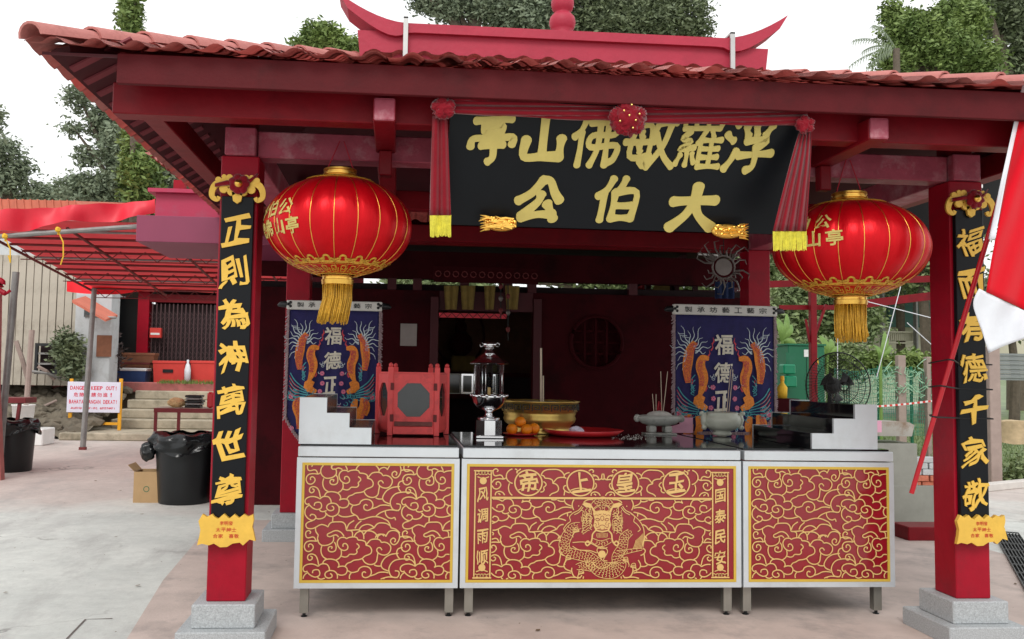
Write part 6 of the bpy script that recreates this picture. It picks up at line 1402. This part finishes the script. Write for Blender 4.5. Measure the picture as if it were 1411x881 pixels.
p=atY(1205,580,8.9);q=atY(1215,596,8.9); tag(G().box(p.x,q.x,8.9,8.905,q.z,p.z).out('pink_note',M['card_pink'],None),'pink note stuck beside the stained basin','note')
p=atZ(1252,746);q=atZ(1300,746); tag(G().box(p.x,q.x+.4,p.y,p.y+.3,0,.13,.008).out('red_kerb_block',M['red_beam'],None),'low red painted kerb block behind the flag pole post','kerb')
c=atZ(1275,672); t=thing('brick_stack',(c.x,c.y,0),'small stack of pale and orange bricks beyond the steel counter','bricks')
rg=random.Random(6)
for r_ in range(5):
    for k in range(3): x=c.x-.25+k*.22+(.1 if r_%2 else 0); G().box(x,x+.2,c.y+rg.uniform(-.02,.02),c.y+.12,.001+r_*.085,.08+r_*.085,.006).out('brick',M['brick'] if (r_<2 or rg.random()<.2) else M['shed_white'],t)
# the big fan: wire cage, blades, motor
c=atY(1155,532,7.4); rf_=47/F_*7.5; t=thing('industrial_fan',(c.x,7.4,0),'large black wire-caged fan standing behind the black stepped stand','fan')
g=G()
for k in range(64):
    a=2*math.pi*k/64; g.tube([(c.x+rf_*q*math.cos(a+.4*q),7.4-.10*(1-q*q) ,c.z+rf_*q*math.sin(a+.4*q)) for q in (.12,.35,.6,.8,.94,1)],.0021,3)
for q in (.14,.5,.78,1): g.tube([(c.x+rf_*q*math.cos(a*2*math.pi/40),7.4-.10*(1-q*q),c.z+rf_*q*math.sin(a*2*math.pi/40)) for a in range(40)],.003 if q<1 else .006,4,closed=True)
o=g.out('wire_cage',M['fan'],t); 
g=G()
for k in range(48):
    a=2*math.pi*k/48; g.tube([(c.x+rf_*q*math.cos(a),7.44+.12*(1-q*q),c.z+rf_*q*math.sin(a)) for q in (.2,.6,.9,1)],.0021,3)
g.out('rear_cage',M['fan'],t)
for k in range(3):
    a0=k*2.094+.35; g=G(); g.grid(lambda u,v:(c.x+rf_*(.12+.36*u)*math.cos(a0+(v-.3)*1.0*(.6+.4*u)),7.42+.06*(v-.5),c.z+rf_*(.12+.36*u)*math.sin(a0+(v-.3)*1.0*(.6+.4*u))),8,8); o=g.out('blade',M['fan'],t,'all'); md=o.modifiers.new('s','SOLIDIFY'); md.thickness=.004
G().ball((c.x,7.5,c.z),.075,2,(1,1.3,1)).out('motor',M['fan'],t,'all'); G().tube([(c.x,7.55,c.z),(c.x,7.55,.05)],.022,8).out('stem',M['fan'],t); G().lathe([(0,0),(.25,0),(.24,.03),(.05,.06),(0,.06)],(c.x,7.55,0),24).out('base',M['fan'],t,True)
# green utility cabinet
Yc=14; a=atY(1086,476,Yc);b=atY(1137,560,Yc); t=thing('utility_cabinet',((a.x+b.x)/2,Yc,0),'dark green metal utility cabinet with notice and small yellow label','cabinet')
G().box(a.x,b.x,Yc,Yc+.5,0,a.z,.01).out('body',M['cab_green'],t); G().box(a.x-.02,b.x+.02,Yc-.02,Yc+.52,a.z+.001,a.z+.03).out('cap',M['cab_green'],t)
m_=(a.x+b.x)/2; G().box(m_-.004,m_+.004,Yc-.004,Yc-.001,.1,a.z-.05).out('door_seam',M['pit'],t)
p=atY(1108,482,Yc-.01);q=atY(1114,492,Yc-.01); G().box(p.x,q.x,Yc-.008,Yc-.002,q.z,p.z).out('notice',M['white'],t); p=atY(1124,494,Yc-.01);q=atY(1128,502,Yc-.01); G().box(p.x,q.x,Yc-.008,Yc-.002,q.z,p.z).out('yellow_label',M['rope'],t)
for i,(p,q) in enumerate((((1080,502),(1097,516)),((1082,518),(1099,534)))):
    p=atY(*p,13.6);q=atY(*q,13.6); tag(G().box(p.x,q.x,13.6,13.8,q.z,p.z,.02).out('meter_box',M['cab_green2'],None),['upper bright green meter box in front of the utility cabinet','lower bright green meter box in front of the utility cabinet'][i],'meter box','bright green meter boxes'); 
x=atY(1090,520,13.7).x; tag(G().box(x-.03,x+.03,13.81,13.86,0,1.9).out('meter_pole',M['cab_green'],None),'thin green pole carrying the two bright meter boxes','pole')
c=atY(1078,549,9.6); g=G(); g.lathe([(0,0),(.05,0),(.055,.12),(.02,.17),(.02,.2),(0,.2)],(c.x,9.6,c.z),16); t=thing('cleaner_bottle',(c.x,9.6,c.z),'yellow and clear plastic bottle beside the banner edge','bottle'); g.out('bottle_body',M['rope'],t,'all'); G().lathe([(0,0),(.025,0),(.02,.05),(0,.05)],(c.x,9.6,c.z+.2),12).out('cap',M['sign_yellow'],t); G().box(c.x-.15,c.x+.15,9.5,9.8,0,c.z-.002).out('stand_box',M['wall_dark'],t)
# fence
Yf=16.0
for i,(px,m,w_,py0,lb) in enumerate(((1244,'concrete_post',.075,490,'pale concrete fence post wrapped in white at its top'),(1372,'concrete_post',.085,478,'pale concrete fence post beside the red netting'),(1281,'concrete_post',.04,492,'slim pale fence post partly behind the front post'))):
    q=atY(px,560,Yf if i!=1 else 12.2); tag(G().box(q.x-w_,q.x+w_,q.y,q.y+.12,0,atY(px,py0,q.y).z,.008).out('fence_post',M[m],None),lb,'post','concrete fence posts')
for i,px in enumerate((1211,1256)):
    q=atY(px,560,Yf+.2); tag(G().tube([(q.x,Yf+.2,0),(q.x,Yf+.2,1.75)],.03,8).out('fence_stake',M['cab_green'],None),['thin green fence stake nearest the fan','thin green fence stake between the concrete posts'][i],'stake','thin green fence stakes')
t=thing('mesh_fence',(10,Yf+.1,.3),'green plastic mesh fence hanging between posts in front of the lawn','fence')
a=atY(1150,508,Yf+.1);b=atY(1300,508,Yf+.1); g=G(); nx,nz_=64,16; zt3,zb3=a.z,.45
def fp(i,j):
    u=i/nx;v=j/nz_; return Vector((a.x+(b.x-a.x)*u+.02*noise.noise(Vector((u*20,v*9,0))),Yf+.1+.06*noise.noise(Vector((u*12,v*5,4))),zb3+(zt3-zb3)*v-.05*math.sin(u*9)*v))
for i in range(nx+1): g.tube([fp(i,j) for j in range(0,nz_+1,4)],.005,3,False)
for j in range(nz_+1): g.tube([fp(i,j) for i in range(0,nx+1,4)],.005,3,False)
tag(g.out('mesh_strands',M['net_green'],t,fix=False),kind='stuff')
def vine(seed,px0,px1,py0,py1,Y,n,m,nm,label):
    g=G(); rg=random.Random(seed)
    for k in range(n):
        p=atY(rg.uniform(px0,px1),rg.uniform(py0,py1),Y); pts=[p]
        for j in range(4): pts.append(pts[-1]+Vector((rg.uniform(-.12,.12),rg.uniform(-.04,.04),rg.uniform(-.12,.12))))
        g.tube(pts,.009,3,False)
    o=g.out(nm,m,None,fix=False); tag(o,label,'vines'); o['kind']='stuff'; return o
vine(3,1195,1280,505,550,Yf,60,mat('straw_vine',(150,190,160),.8),'fence_vines','tangled pale vines on the green mesh fence')
# tape
g=G(); a=atY(1060,552,13);b=atY(1290,552,13); n=60
tw=thing('barrier_tape',(a+b)/2,'red and white barrier tape strung low across the garden','tape')
for c_,off_ in (('white',0),('crate_red',1)):
    g=G()
    for k in range(off_,n,2): p=a+(b-a)*(k/n);q=a+(b-a)*((k+1)/n); sg=lambda f:-.1*math.sin(math.pi*f); g.bar(p+Vector((0,0,sg(k/n))),q+Vector((0,0,sg((k+1)/n))),.008,.028)
    tag(g.out('tape_band',M[c_],tw),kind='stuff')
# wires and strings
for i,(a_,b_,Y,lb) in enumerate((((1241,395),(1208,520),12,'pale guy rope slanting down to the fence'),((1180,412),(1290,440),12.2,'thin pale wire crossing the garden'),((1250,445),(1300,490),12.2,'thin pale wire near the post with the flag pole'),((1154,440),(1154,530),11,'vertical white cord behind the lantern tassel'))):
    tag(G().tube([atY(*a_,Y),atY(*b_,Y)],.006,5).out('cord',M['cloth_white'],None),lb,'cord')
# house beyond garden
Yh=30; t=thing('garden_house',(16,Yh,0),'old house with cream balustrade and dark green panels beyond the fence','house')
def hp(nm,x0,y0,x1,y1,m,dy=0,th=.2): a=atY(x0,y0,Yh+dy);b=atY(x1,y1,Yh+dy); return G().box(a.x,b.x,Yh+dy,Yh+dy+th,b.z,a.z).out(nm,M[m],t)
hp('back_wall',1060,385,1420,520,'house_cream',1.5,3); hp('green_panel',1225,400,1300,452,'house_green',.8); hp('parapet',1150,470,1262,474,'house_cream',-.3); hp('parapet',1150,455,1262,459,'house_cream',-.3)
for k in range(15): hp('baluster',1222+k*2.7,459.3,1223.6+k*2.7,469.7,'house_cream',-.25,.1)
hp('low_wall',1150,474.2,1222,500,'house_cream',-.2); hp('gutter',1150,486,1240,496,'zinc',-1.2,.3); hp('window',1100,402,1128,460,'glass_dark',1.2,.2)
for k in range(3): hp('window_bar',1105+k*9,402,1106.5+k*9,460,'zinc',1.1,.08)
for x_ in (1216,1262,1278): hp('column',x_,400,x_+4,500,'pipe',-.5)
hp('eave',1050,375,1420,392,'zinc',-.8,3)
# zinc fence, log, netting, kerb at the right
t=thing('zinc_fence',(15,22,0),'rusty corrugated zinc fence across the lawn behind the flag pole post','fence'); a=atY(1330,486,22);b=atY(1500,526,22)
for k in range(12): z=b.z+(a.z-b.z)*k/12; G().box(a.x,b.x,22-.03*(k%2),22.04,z,z+(a.z-b.z)/12-.004).out('zinc_sheet',M['zinc'],t)
c=atY(1409,612,13.5); g=G(); g.lathe([(0,0),(.30,0),(.27,.1),(.25,.36),(.22,.37),(0,.37)],(c.x,13.6,c.z),18); 
for v in g.b.verts: v.co+=noise.noise_vector(v.co*5)*.03
tag(g.out('tree_stump',M['log'],None,True),'pale cut tree stump standing on the lawn','stump')
c0=atZ(1345,678);c1=atZ(1500,662); g=G(); g.bar(Vector((c0.x,c0.y,.05)),Vector((c1.x,c1.y,.05)),.16,.1,.01); tag(g.out('garden_kerb',mat('kerb_white',(206,200,194),.8,var=.1),None),kind='structure')
g=G(); rg=random.Random(12)
q0=atZ(1370,668); 
def nf(u,v): 
    a=u*2*math.pi; z=1.55*v; r=(.20-.12*min(1,v*2.2))*(1+.5*noise.noise(Vector((math.cos(a)*2,math.sin(a)*2,v*7)))); return (q0.x+r*math.cos(a)*.9,q0.y+.25+r*math.sin(a),z)
P=[[Vector(nf(i/20,j/44))+Vector((rg.uniform(-.006,.006),0,rg.uniform(-.006,.006))) for j in range(45)] for i in range(20)]
for i in range(20):
    for j in range(44): g.bar(P[i][j],P[(i+(j%2))%20][j+1],.009,.006); 
    for j in range(0,45): g.bar(P[i][j],P[(i+1)%20][j],.009,.006)
o=g.out('net_strands',M['net_red'],None,fix=False); o.name='safety_netting'; tag(o,'bunched orange red safety netting tied to the fence post','netting')
# drain with grating
A_=[atZ(1366,735),atZ(1396,735),atZ(1460,815),atZ(1411,818)]
dn=Vector((atZ(1411,812).x,atZ(1411,812).y,0)); df=Vector((atZ(1369,735).x,atZ(1369,735).y,0)); dd=(dn-df).normalized(); xx=Vector((-dd.y,dd.x,0)); 
if xx.x<0: xx=-xx
t=thing('drain_grating',(df+dn)/2,'iron drain grating let into the paving beside the post with the flag','grating'); L0=(dn-df).length+1.2; wd=.21
G().prism([df+Vector((0,0,.004)),df+dd*L0+Vector((0,0,.004)),df+dd*L0+xx*wd+Vector((0,0,.004)),df+xx*wd+Vector((0,0,.004))],(0,0,.003)).out('pit',M['pit'],t)
for k in range(9): a=df+xx*(wd*k/8)+Vector((0,0,.017)); G().bar(a,a+dd*L0,.007,.018).out('grate_bar',M['drain'],t)
for k in range(int(L0/.35)+1): a=df+dd*(.35*k)+Vector((0,0,.022)); G().bar(a,a+xx*wd,.012,.012).out('cross_bar',M['drain'],t)
# ================================================================ FLAG
t=thing('leaning_flag',atY(1256,682,4.80),'red and white flag on a slanting red pole wired to the post','flag')
p0=atY(1256,680,4.80); p1=atY(1420,130,4.42); G().tube([p0,p1],.0135,10).out('flag_pole',mat('pole_red',(178,16,32),.4,var=.1,dirt=(150,30,40),dirtamt=.4),t,True)
FY=4.30
def edge(v,tb): # left edge px by y
    ys=[60,125,200,250,300,350,395,440,470]; xs=[1425,1407,1390,1379,1369,1358,1350,1344,1348]
    return float(np.interp(v,ys,xs))
def fl(y0f,y1f,ul=0,ur=1):
    def f(u,v):
        u=ul+(ur-ul)*u; R_=1411+70; 
        yl=y0f(0)+(y1f(0)-y0f(0))*v; x0=edge(yl,0); px=x0+(R_-x0)*u; yy0=y0f(u);yy1=y1f(u); py=yy0+(yy1-yy0)*v
        q=atY(px,py,FY+.035*math.sin(u*7+py*.012)+.012*math.sin(u*19+py*.03)); return q
    return f
yb_r=lambda u:396+ (38/.5)*u*.5*1.9 if u<.5 else 432+30*(u-.5)
g=G(); g.grid(fl(lambda u:60,lambda u:398+62*u,.07,1),30,40); rs=g.out('red_half',M['flag_red'],t,'all'); 
g=G(); g.grid(fl(lambda u:60,lambda u:330-0*u,0,.07),4,30); g.out('hem_strip',M['cloth_white'],t,'all')
def fw_(u,v):
    top=398+62*u; bot=np.interp(u,[0,.1,.25,.5,1],[440,487,478,466,440]); px0=edge(top,0)+0; px=px0+(1481-px0)*u+(-8*math.sin(math.pi*min(1,v))*(1-u)); py=top+(bot-top)*v
    return atY(px,py,FY+.035*math.sin(u*7+py*.012)+.012*math.sin(u*19+py*.03)+.02*v)
g=G(); g.grid(fw_,30,14); g.out('white_half',M['cloth_white'],t,'all')
for o in list(t.children)[1:]: md=o.modifiers.new('s','SOLIDIFY'); md.thickness=.003
for i,py in enumerate((497,531,571)):
    z=atY(1284,py,5.0).z; pz=(z-p0.z)/(p1.z-p0.z); pp=p0+(p1-p0)*pz; x0=XR-.11;x1=XR+.11; g=G(); g.tube([pp+Vector((-.02,-.0,0)),(x0-.004,YF+.112,z-.012),(x1+.004,YF+.112,z-.01),(x1+.006,YF-.14,z-.02),(x0+.02,YF-.145,z-.018),pp+Vector((-.0,-.02,-.004))],.0045,5,closed=True)
    o=g.out('wire_tie',M['ink'],None); tag(o,['uppermost black wire tying the flag pole to the post','middle black wire tying the flag pole to the post','lowest black wire tying the flag pole to the post'][i],'wire','black wires around the post')
# ================================================================ TREES AND PLANTS
def leafcloud(name,blobs,n,size,m,parent,seed,clump=.5,thin=.0):
    """many small leaf faces in clumps spread through ellipsoids (centre, radii)"""
    r=np.random.RandomState(seed); vol=np.array([b[1][0]*b[1][1]*b[1][2] for b in blobs])**.75; vol/=vol.sum(); C=[]
    per=14
    for (c,rad),w_ in zip(blobs,vol):
        k=max(4,int(n*1.25*w_/per)); d=r.normal(size=(k,3)); d/=np.linalg.norm(d,axis=1)[:,None]; q=r.uniform(.25,1,(k,1))**.5*(1+.22*r.normal(size=(k,1))*.6)
        cc=np.array(c)+d*q*np.array(rad); cl=np.repeat(cc,per,0)+r.normal(size=(k*per,3))*clump*np.array([.5,.5,.38]); C.append(cl)
    C=np.concatenate(C); N=len(C); a=r.normal(size=(N,3)); a[:,2]*=.6; a/=np.linalg.norm(a,axis=1)[:,None]; b=r.normal(size=(N,3)); b-=a*(a*b).sum(1)[:,None]; b/=np.linalg.norm(b,axis=1)[:,None]
    s=size*.82*r.uniform(.35,1.5,(N,1)); V=np.stack([C-a*s,C+b*s*.42,C+a*s,C-b*s*.42],1).reshape(-1,3); org=C.mean(0)
    me=bpy.data.meshes.new(name); V-=org; me.from_pydata(V.tolist(),[],np.arange(N*4).reshape(N,4).tolist()); me.materials.append(m)
    return link(name,me,None,parent,Vector(org))
def tree(nm,blobs_px,Y,n,size,m,label,seed,trunk=None,clump=.5,deep=1.0):
    B=[]
    for px,py,rx,ry in blobs_px:
        c=atY(px,py,Y); k=Y/F_; B.append(((c.x,c.y+R.uniform(-.6,.6),c.z),(rx*k,(rx+ry)/2*k*deep,ry*k)))
    cx=sum(b[0][0] for b in B)/len(B); t=thing(nm,(cx if trunk is None else atY(trunk,300,Y).x,Y,0),label,'tree')
    bx=t.location.x; top=min(b[0][2] for b in B); g=G(); r0_=.02*max(b[0][2] for b in B)+.08
    g.tube([(bx,Y,0),(bx+.1,Y,top*.5),(bx-.05,Y,top)],[r0_,r0_*.75,r0_*.55],9)
    g.out('trunk',M['bark'],t,True)
    for b in B[:7]:
        c=Vector(b[0]); s=Vector((bx-.05*(1),Y,min(top,c.z)*.92)); G().tube([s,s+(c-s)*.5+Vector((0,0,.3)),c+Vector((0,0,b[1][2]*.4))],[r0_*.45,r0_*.3,r0_*.08],6).out('limb',M['bark'],t,True)
    leafcloud('crown',B,n,size,m,t,seed,clump); return t
tree('broadleaf_tree',[(108,135,14,14),(140,165,18,22),(103,180,12,7),(175,205,30,34),(205,250,55,36),(255,210,36,50),(135,268,45,22),(160,120,12,36),(120,215,14,10)],34,30000,.12,M['leaf_grey'],'tall dull green tree rising beyond the eave and tarpaulin',1,175,.38)
tree('broadleaf_tree',[(5,210,24,14),(28,228,12,10),(-5,250,40,20),(70,270,40,16)],38,9000,.12,M['leaf_grey'],'dark rounded tree at the edge of the view above the tarpaulin',2,10)
tree('broadleaf_tree',[(-6,165,6,22)],30,250,.14,M['leaf_grey'],'sparse twig tips entering at the edge above the tarpaulin',22,-60,.3)
tree('broadleaf_tree',[(250,280,90,40),(150,290,80,25),(330,260,60,50),(60,285,60,20)],42,20000,.15,M['leaf_mid'],'broad leafy tree filling the gap between the tarpaulin and the eave',3,250)
tree('broadleaf_tree',[(185,30,13,40),(190,85,15,40),(190,-30,13,40),(186,140,18,40),(190,200,26,40),(195,250,26,40)],28,13000,.12,M['leaf_bright'],'straight tree trunk wrapped in green ivy above the tiles',4,188,.18)
tree('broadleaf_tree',[(445,52,24,16),(480,68,24,14),(420,66,16,12)],36,3500,.14,M['leaf_bright'],'small tree top showing over the tiles by the curled ridge end',5,460,.35)
tree('broadleaf_tree',[(590,0,24,16),(620,12,30,18),(670,8,34,26),(720,22,50,34),(640,-20,50,24),(565,-10,10,12)],40,26000,.13,M['leaf_grey'],'wide tree behind the ridge between the curled end and the gourd',6,650,.4)
tree('broadleaf_tree',[(810,0,70,46),(880,10,60,46),(940,20,38,32),(860,40,90,30),(965,38,20,18)],40,36000,.13,M['leaf_dark'],'dense dark tree behind the ridge beyond the gourd finial',7,860,.42)
tree('broadleaf_tree',[(1250,45,34,26),(1232,85,26,18),(1290,70,44,30),(1320,30,40,30),(1232,14,12,12),(1340,80,44,26)],32,36000,.11,M['leaf_bright'],'bright green bushy tree above the tiles near the flag',8,1290,.34)
tree('broadleaf_tree',[(1390,15,36,34),(1350,0,30,20),(1420,60,30,50),(1405,100,30,30)],36,12000,.15,M['leaf_dark'],'dark tall tree with bare trunk behind the bushy tree',9,1396,.45)
tree('broadleaf_tree',[(1240,240,60,60),(1300,300,60,60),(1340,240,40,60),(1200,330,60,50),(1290,370,80,40)],26,30000,.10,M['leaf_mid'],'leafy tree seen between the posts beside the lantern',10,1270,.4)
tree('broadleaf_tree',[(760,360,60,30),(850,370,80,36),(950,370,80,36),(1040,360,60,40),(650,370,60,25),(570,375,50,24),(620,395,60,14)],28,26000,.13,M['leaf_mid'],'tree glimpsed through the trellis over the hall wall',11,900,.4)
tree('broadleaf_tree',[(1090,430,30,40),(1150,450,36,34),(1190,440,18,30),(1120,400,40,30),(1185,400,24,26)],20,17000,.085,M['leaf_mid'],'tangled shrubs and saplings beyond the green cabinet',12,1140,.3)
tree('broadleaf_tree',[(1390,410,40,34),(1350,430,30,34),(1420,440,30,24)],24,9000,.11,M['leaf_dark'],'bushy tree behind the white part of the flag',13,1390,.35)
tree('broadleaf_tree',[(175,420,20,24),(160,450,10,20)],27,3500,.12,M['leaf_mid'],'tree glimpsed past the shed awning beside the red column',14,178,.3)
def bush(nm,blobs_px,Y,n,size,m,label,seed,clump=.2,cat='plant'):
    B=[]
    for px,py,rx,ry in blobs_px: c=atY(px,py,Y); k=Y/F_; B.append(((c.x,c.y,c.z),(rx*k,(rx+ry)/2*k,ry*k)))
    t=thing(nm,(B[0][0][0],Y,0),label,cat); leafcloud('foliage',B,n,size,m,t,seed,clump); g=G(); c=B[0][0]
    zb_=tz_ if (Y>19 and c[0]<0) else 0.0
    for k in range(3): g.tube([(c[0]+.04*k,Y,zb_),(c[0]+.06*k-.05,Y,c[2])],.012,5)
    g.out('stems',M['bark'],t); return t
bush('shrub',[(95,490,13,28),(88,475,8,18),(102,510,10,14)],20.0,2600,.07,M['leaf_dark'],'dark feathery shrub growing against the beige shed',21)
bush('shrub',[(135,500,16,22),(150,490,12,24),(125,515,18,10)],21.0,2200,.09,mat('dry_leaves',(70,58,56),.8),'heap of dark dried fronds below the brown door',22)
bush('shrub',[(1150,490,34,22),(1100,500,20,30),(1180,500,24,18)],17,5000,.06,M['leaf_mid'],'leafy undergrowth behind the big fan',23)
bush('shrub',[(1397,660,14,14),(1415,650,14,18),(1380,668,8,6)],12.6,1800,.05,M['leaf_mid'],'low green plants behind the white kerb beside the netting',24)
bush('shrub',[(1165,505,28,12),(1210,500,26,12),(1255,500,24,12)],16.6,3000,.07,M['leaf_bright'],'overgrown creeper along the top of the mesh fence',25)
def banana(px,py,Y,leaves,label):
    b=atY(px,py,Y); t=thing('banana_plant',(b.x,Y,0),label,'plant'); G().tube([(b.x,Y,0),b],.03,8).out('stem',M['leaf_banana'],t,True)
    for (tx,ty,w_) in leaves:
        e=atY(tx,ty,Y+.1); g=G(); d=e-b; sd_=d.cross(Vector((0,1,0))).normalized()
        g.grid(lambda u,v:b+d*u+Vector((0,-.1*math.sin(math.pi*u),0))+sd_*((v-.5)*2*w_*(math.sin(math.pi*min(1,u*.95+.05))**.6))+Vector((0,.06*abs(v-.5),-.1*u*u)),12,4); g.out('leaf',M['leaf_banana'],t,'all')
banana(1140,490,16.5,[(1146,460,.07),(1130,455,.07),(1112,462,.06),(1160,470,.06)],'banana plant with broad leaves behind the lantern tassel')
banana(1213,495,15.5,[(1220,450,.07),(1228,470,.05),(1205,468,.05)],'banana plant with one tall upright leaf by the pale rope')
banana(1078,470,15.5,[(1092,440,.07),(1100,470,.07),(1070,430,.07),(1085,425,.06)],'banana plant with drooping leaves at the banner edge')
# palm fronds against the sky
pt=thing('palm_tree',(atY(1235,70,30).x,30,0),'palm with feathery fronds poking out beside the bushy tree','tree'); bx=pt.location.x; ct=atY(1235,68,30); G().tube([(bx,30,0),(bx,30,ct.z)],[.16,.12],9).out('trunk',M['bark'],pt,True)
for (tx,ty,up_a) in ((1178,55,6),(1172,90,10),(1205,35,8),(1190,70,8),(1195,95,4)):
    e=atY(tx,ty,30); g=G(); d=e-ct; mid=ct+d*.5+Vector((0,0,.35)); pts=[ct*(1-u)**2+mid*2*u*(1-u)+e*u*u for u in [k/16 for k in range(17)]]; g.tube(pts,.012,4)
    for k in range(2,17):
        p=pts[k]; tg=(pts[k]-pts[k-1]).normalized()
        for s in (-1,1): q=p+tg*.18+Vector((0,s*.12,-.26+.1*s)); g.poly([p,p+tg*.05,q])
    g.out('frond',M['leaf_grey'],pt,fix=False)
# lawn tufts near the kerb
rg=random.Random(2); g=G()
for k in range(9000):
    x=rg.uniform(6,16); y=rg.uniform(12.6,24); a_=rg.random()*6.28; h=rg.uniform(.03,.10); z=.012+ (y-12.2)/200*2.2; g.poly([(x,y,z),(x+.03*math.cos(a_),y+.03*math.sin(a_),z),(x+rg.uniform(-.02,.02),y,z+h)])
tag(g.out('grass_tufts',M['grass'],org=(10,18,0),fix=False),kind='stuff')

# ================================================================ dim furnishings under the hall beam
for i,(px,py0,py1,Y,lb) in enumerate(((700,372,470,9.6,'long dark hanging ornament in the dim hall nearest the silver lamp'),(690,368,440,9.4,'slender dark pendant hanging over the doorway'))):
    a=atY(px,py0,Y);b=atY(px,py1,Y); t=thing('pendant',(a.x,Y,b.z),lb,'ornament'); G().tube([a,b],.006,5).out('cord',M['ink'],t)
    for k in range(4): p=a+(b-a)*(k+.6)/4.3; G().lathe([(0,.035),(.02,.02),(.026,0),(.018,-.02),(0,-.04)],p,10).out('bead',M['rust'] if k%2 else MATS['dull_silver'],t,'all')
c=atY(640,350,9.0); t=thing('lintel_sign',(c.x,9.0,c.z),'shadowy carved board high above the doorway','sign'); a=atY(598,366,9.1);b=atY(742,392,9.1); G().box(a.x,b.x,9.1,9.13,b.z,a.z,.004).out('board',M['wall_dark'],t)
for k in range(12): x=a.x+(b.x-a.x)*(k+.5)/12; g=G(); g.tube([(x+.03*math.cos(q*.8),9.09,(a.z+b.z)/2+.03*math.sin(q*.8)) for q in range(8)],.006,4,closed=True); g.out('carved_roundel',M['rust'],t)

# fallen leaves and grit scattered over the paving
g=G(); rg=random.Random(77)
for k in range(420):
    x,y=(rg.uniform(-4.5,-.9),rg.uniform(4.2,15)) if k%3 else (rg.uniform(-1,6),rg.uniform(4.3,9)); s=rg.uniform(.003,.009) if k%8 else rg.uniform(.012,.028); a=rg.random()*6.28
    g.poly([(x+s*math.cos(a+q)*(1 if q_%2 else .55),y+s*math.sin(a+q)*(1 if q_%2 else .55),.008+rg.uniform(0,.004)) for q_,q in enumerate((0,1.57,3.14,4.71))])
tag(g.out('leaf_litter',mat('litter',(112,92,68),.9,var=.4,scale=9),org=(0,8,0),fix=False),kind='stuff')
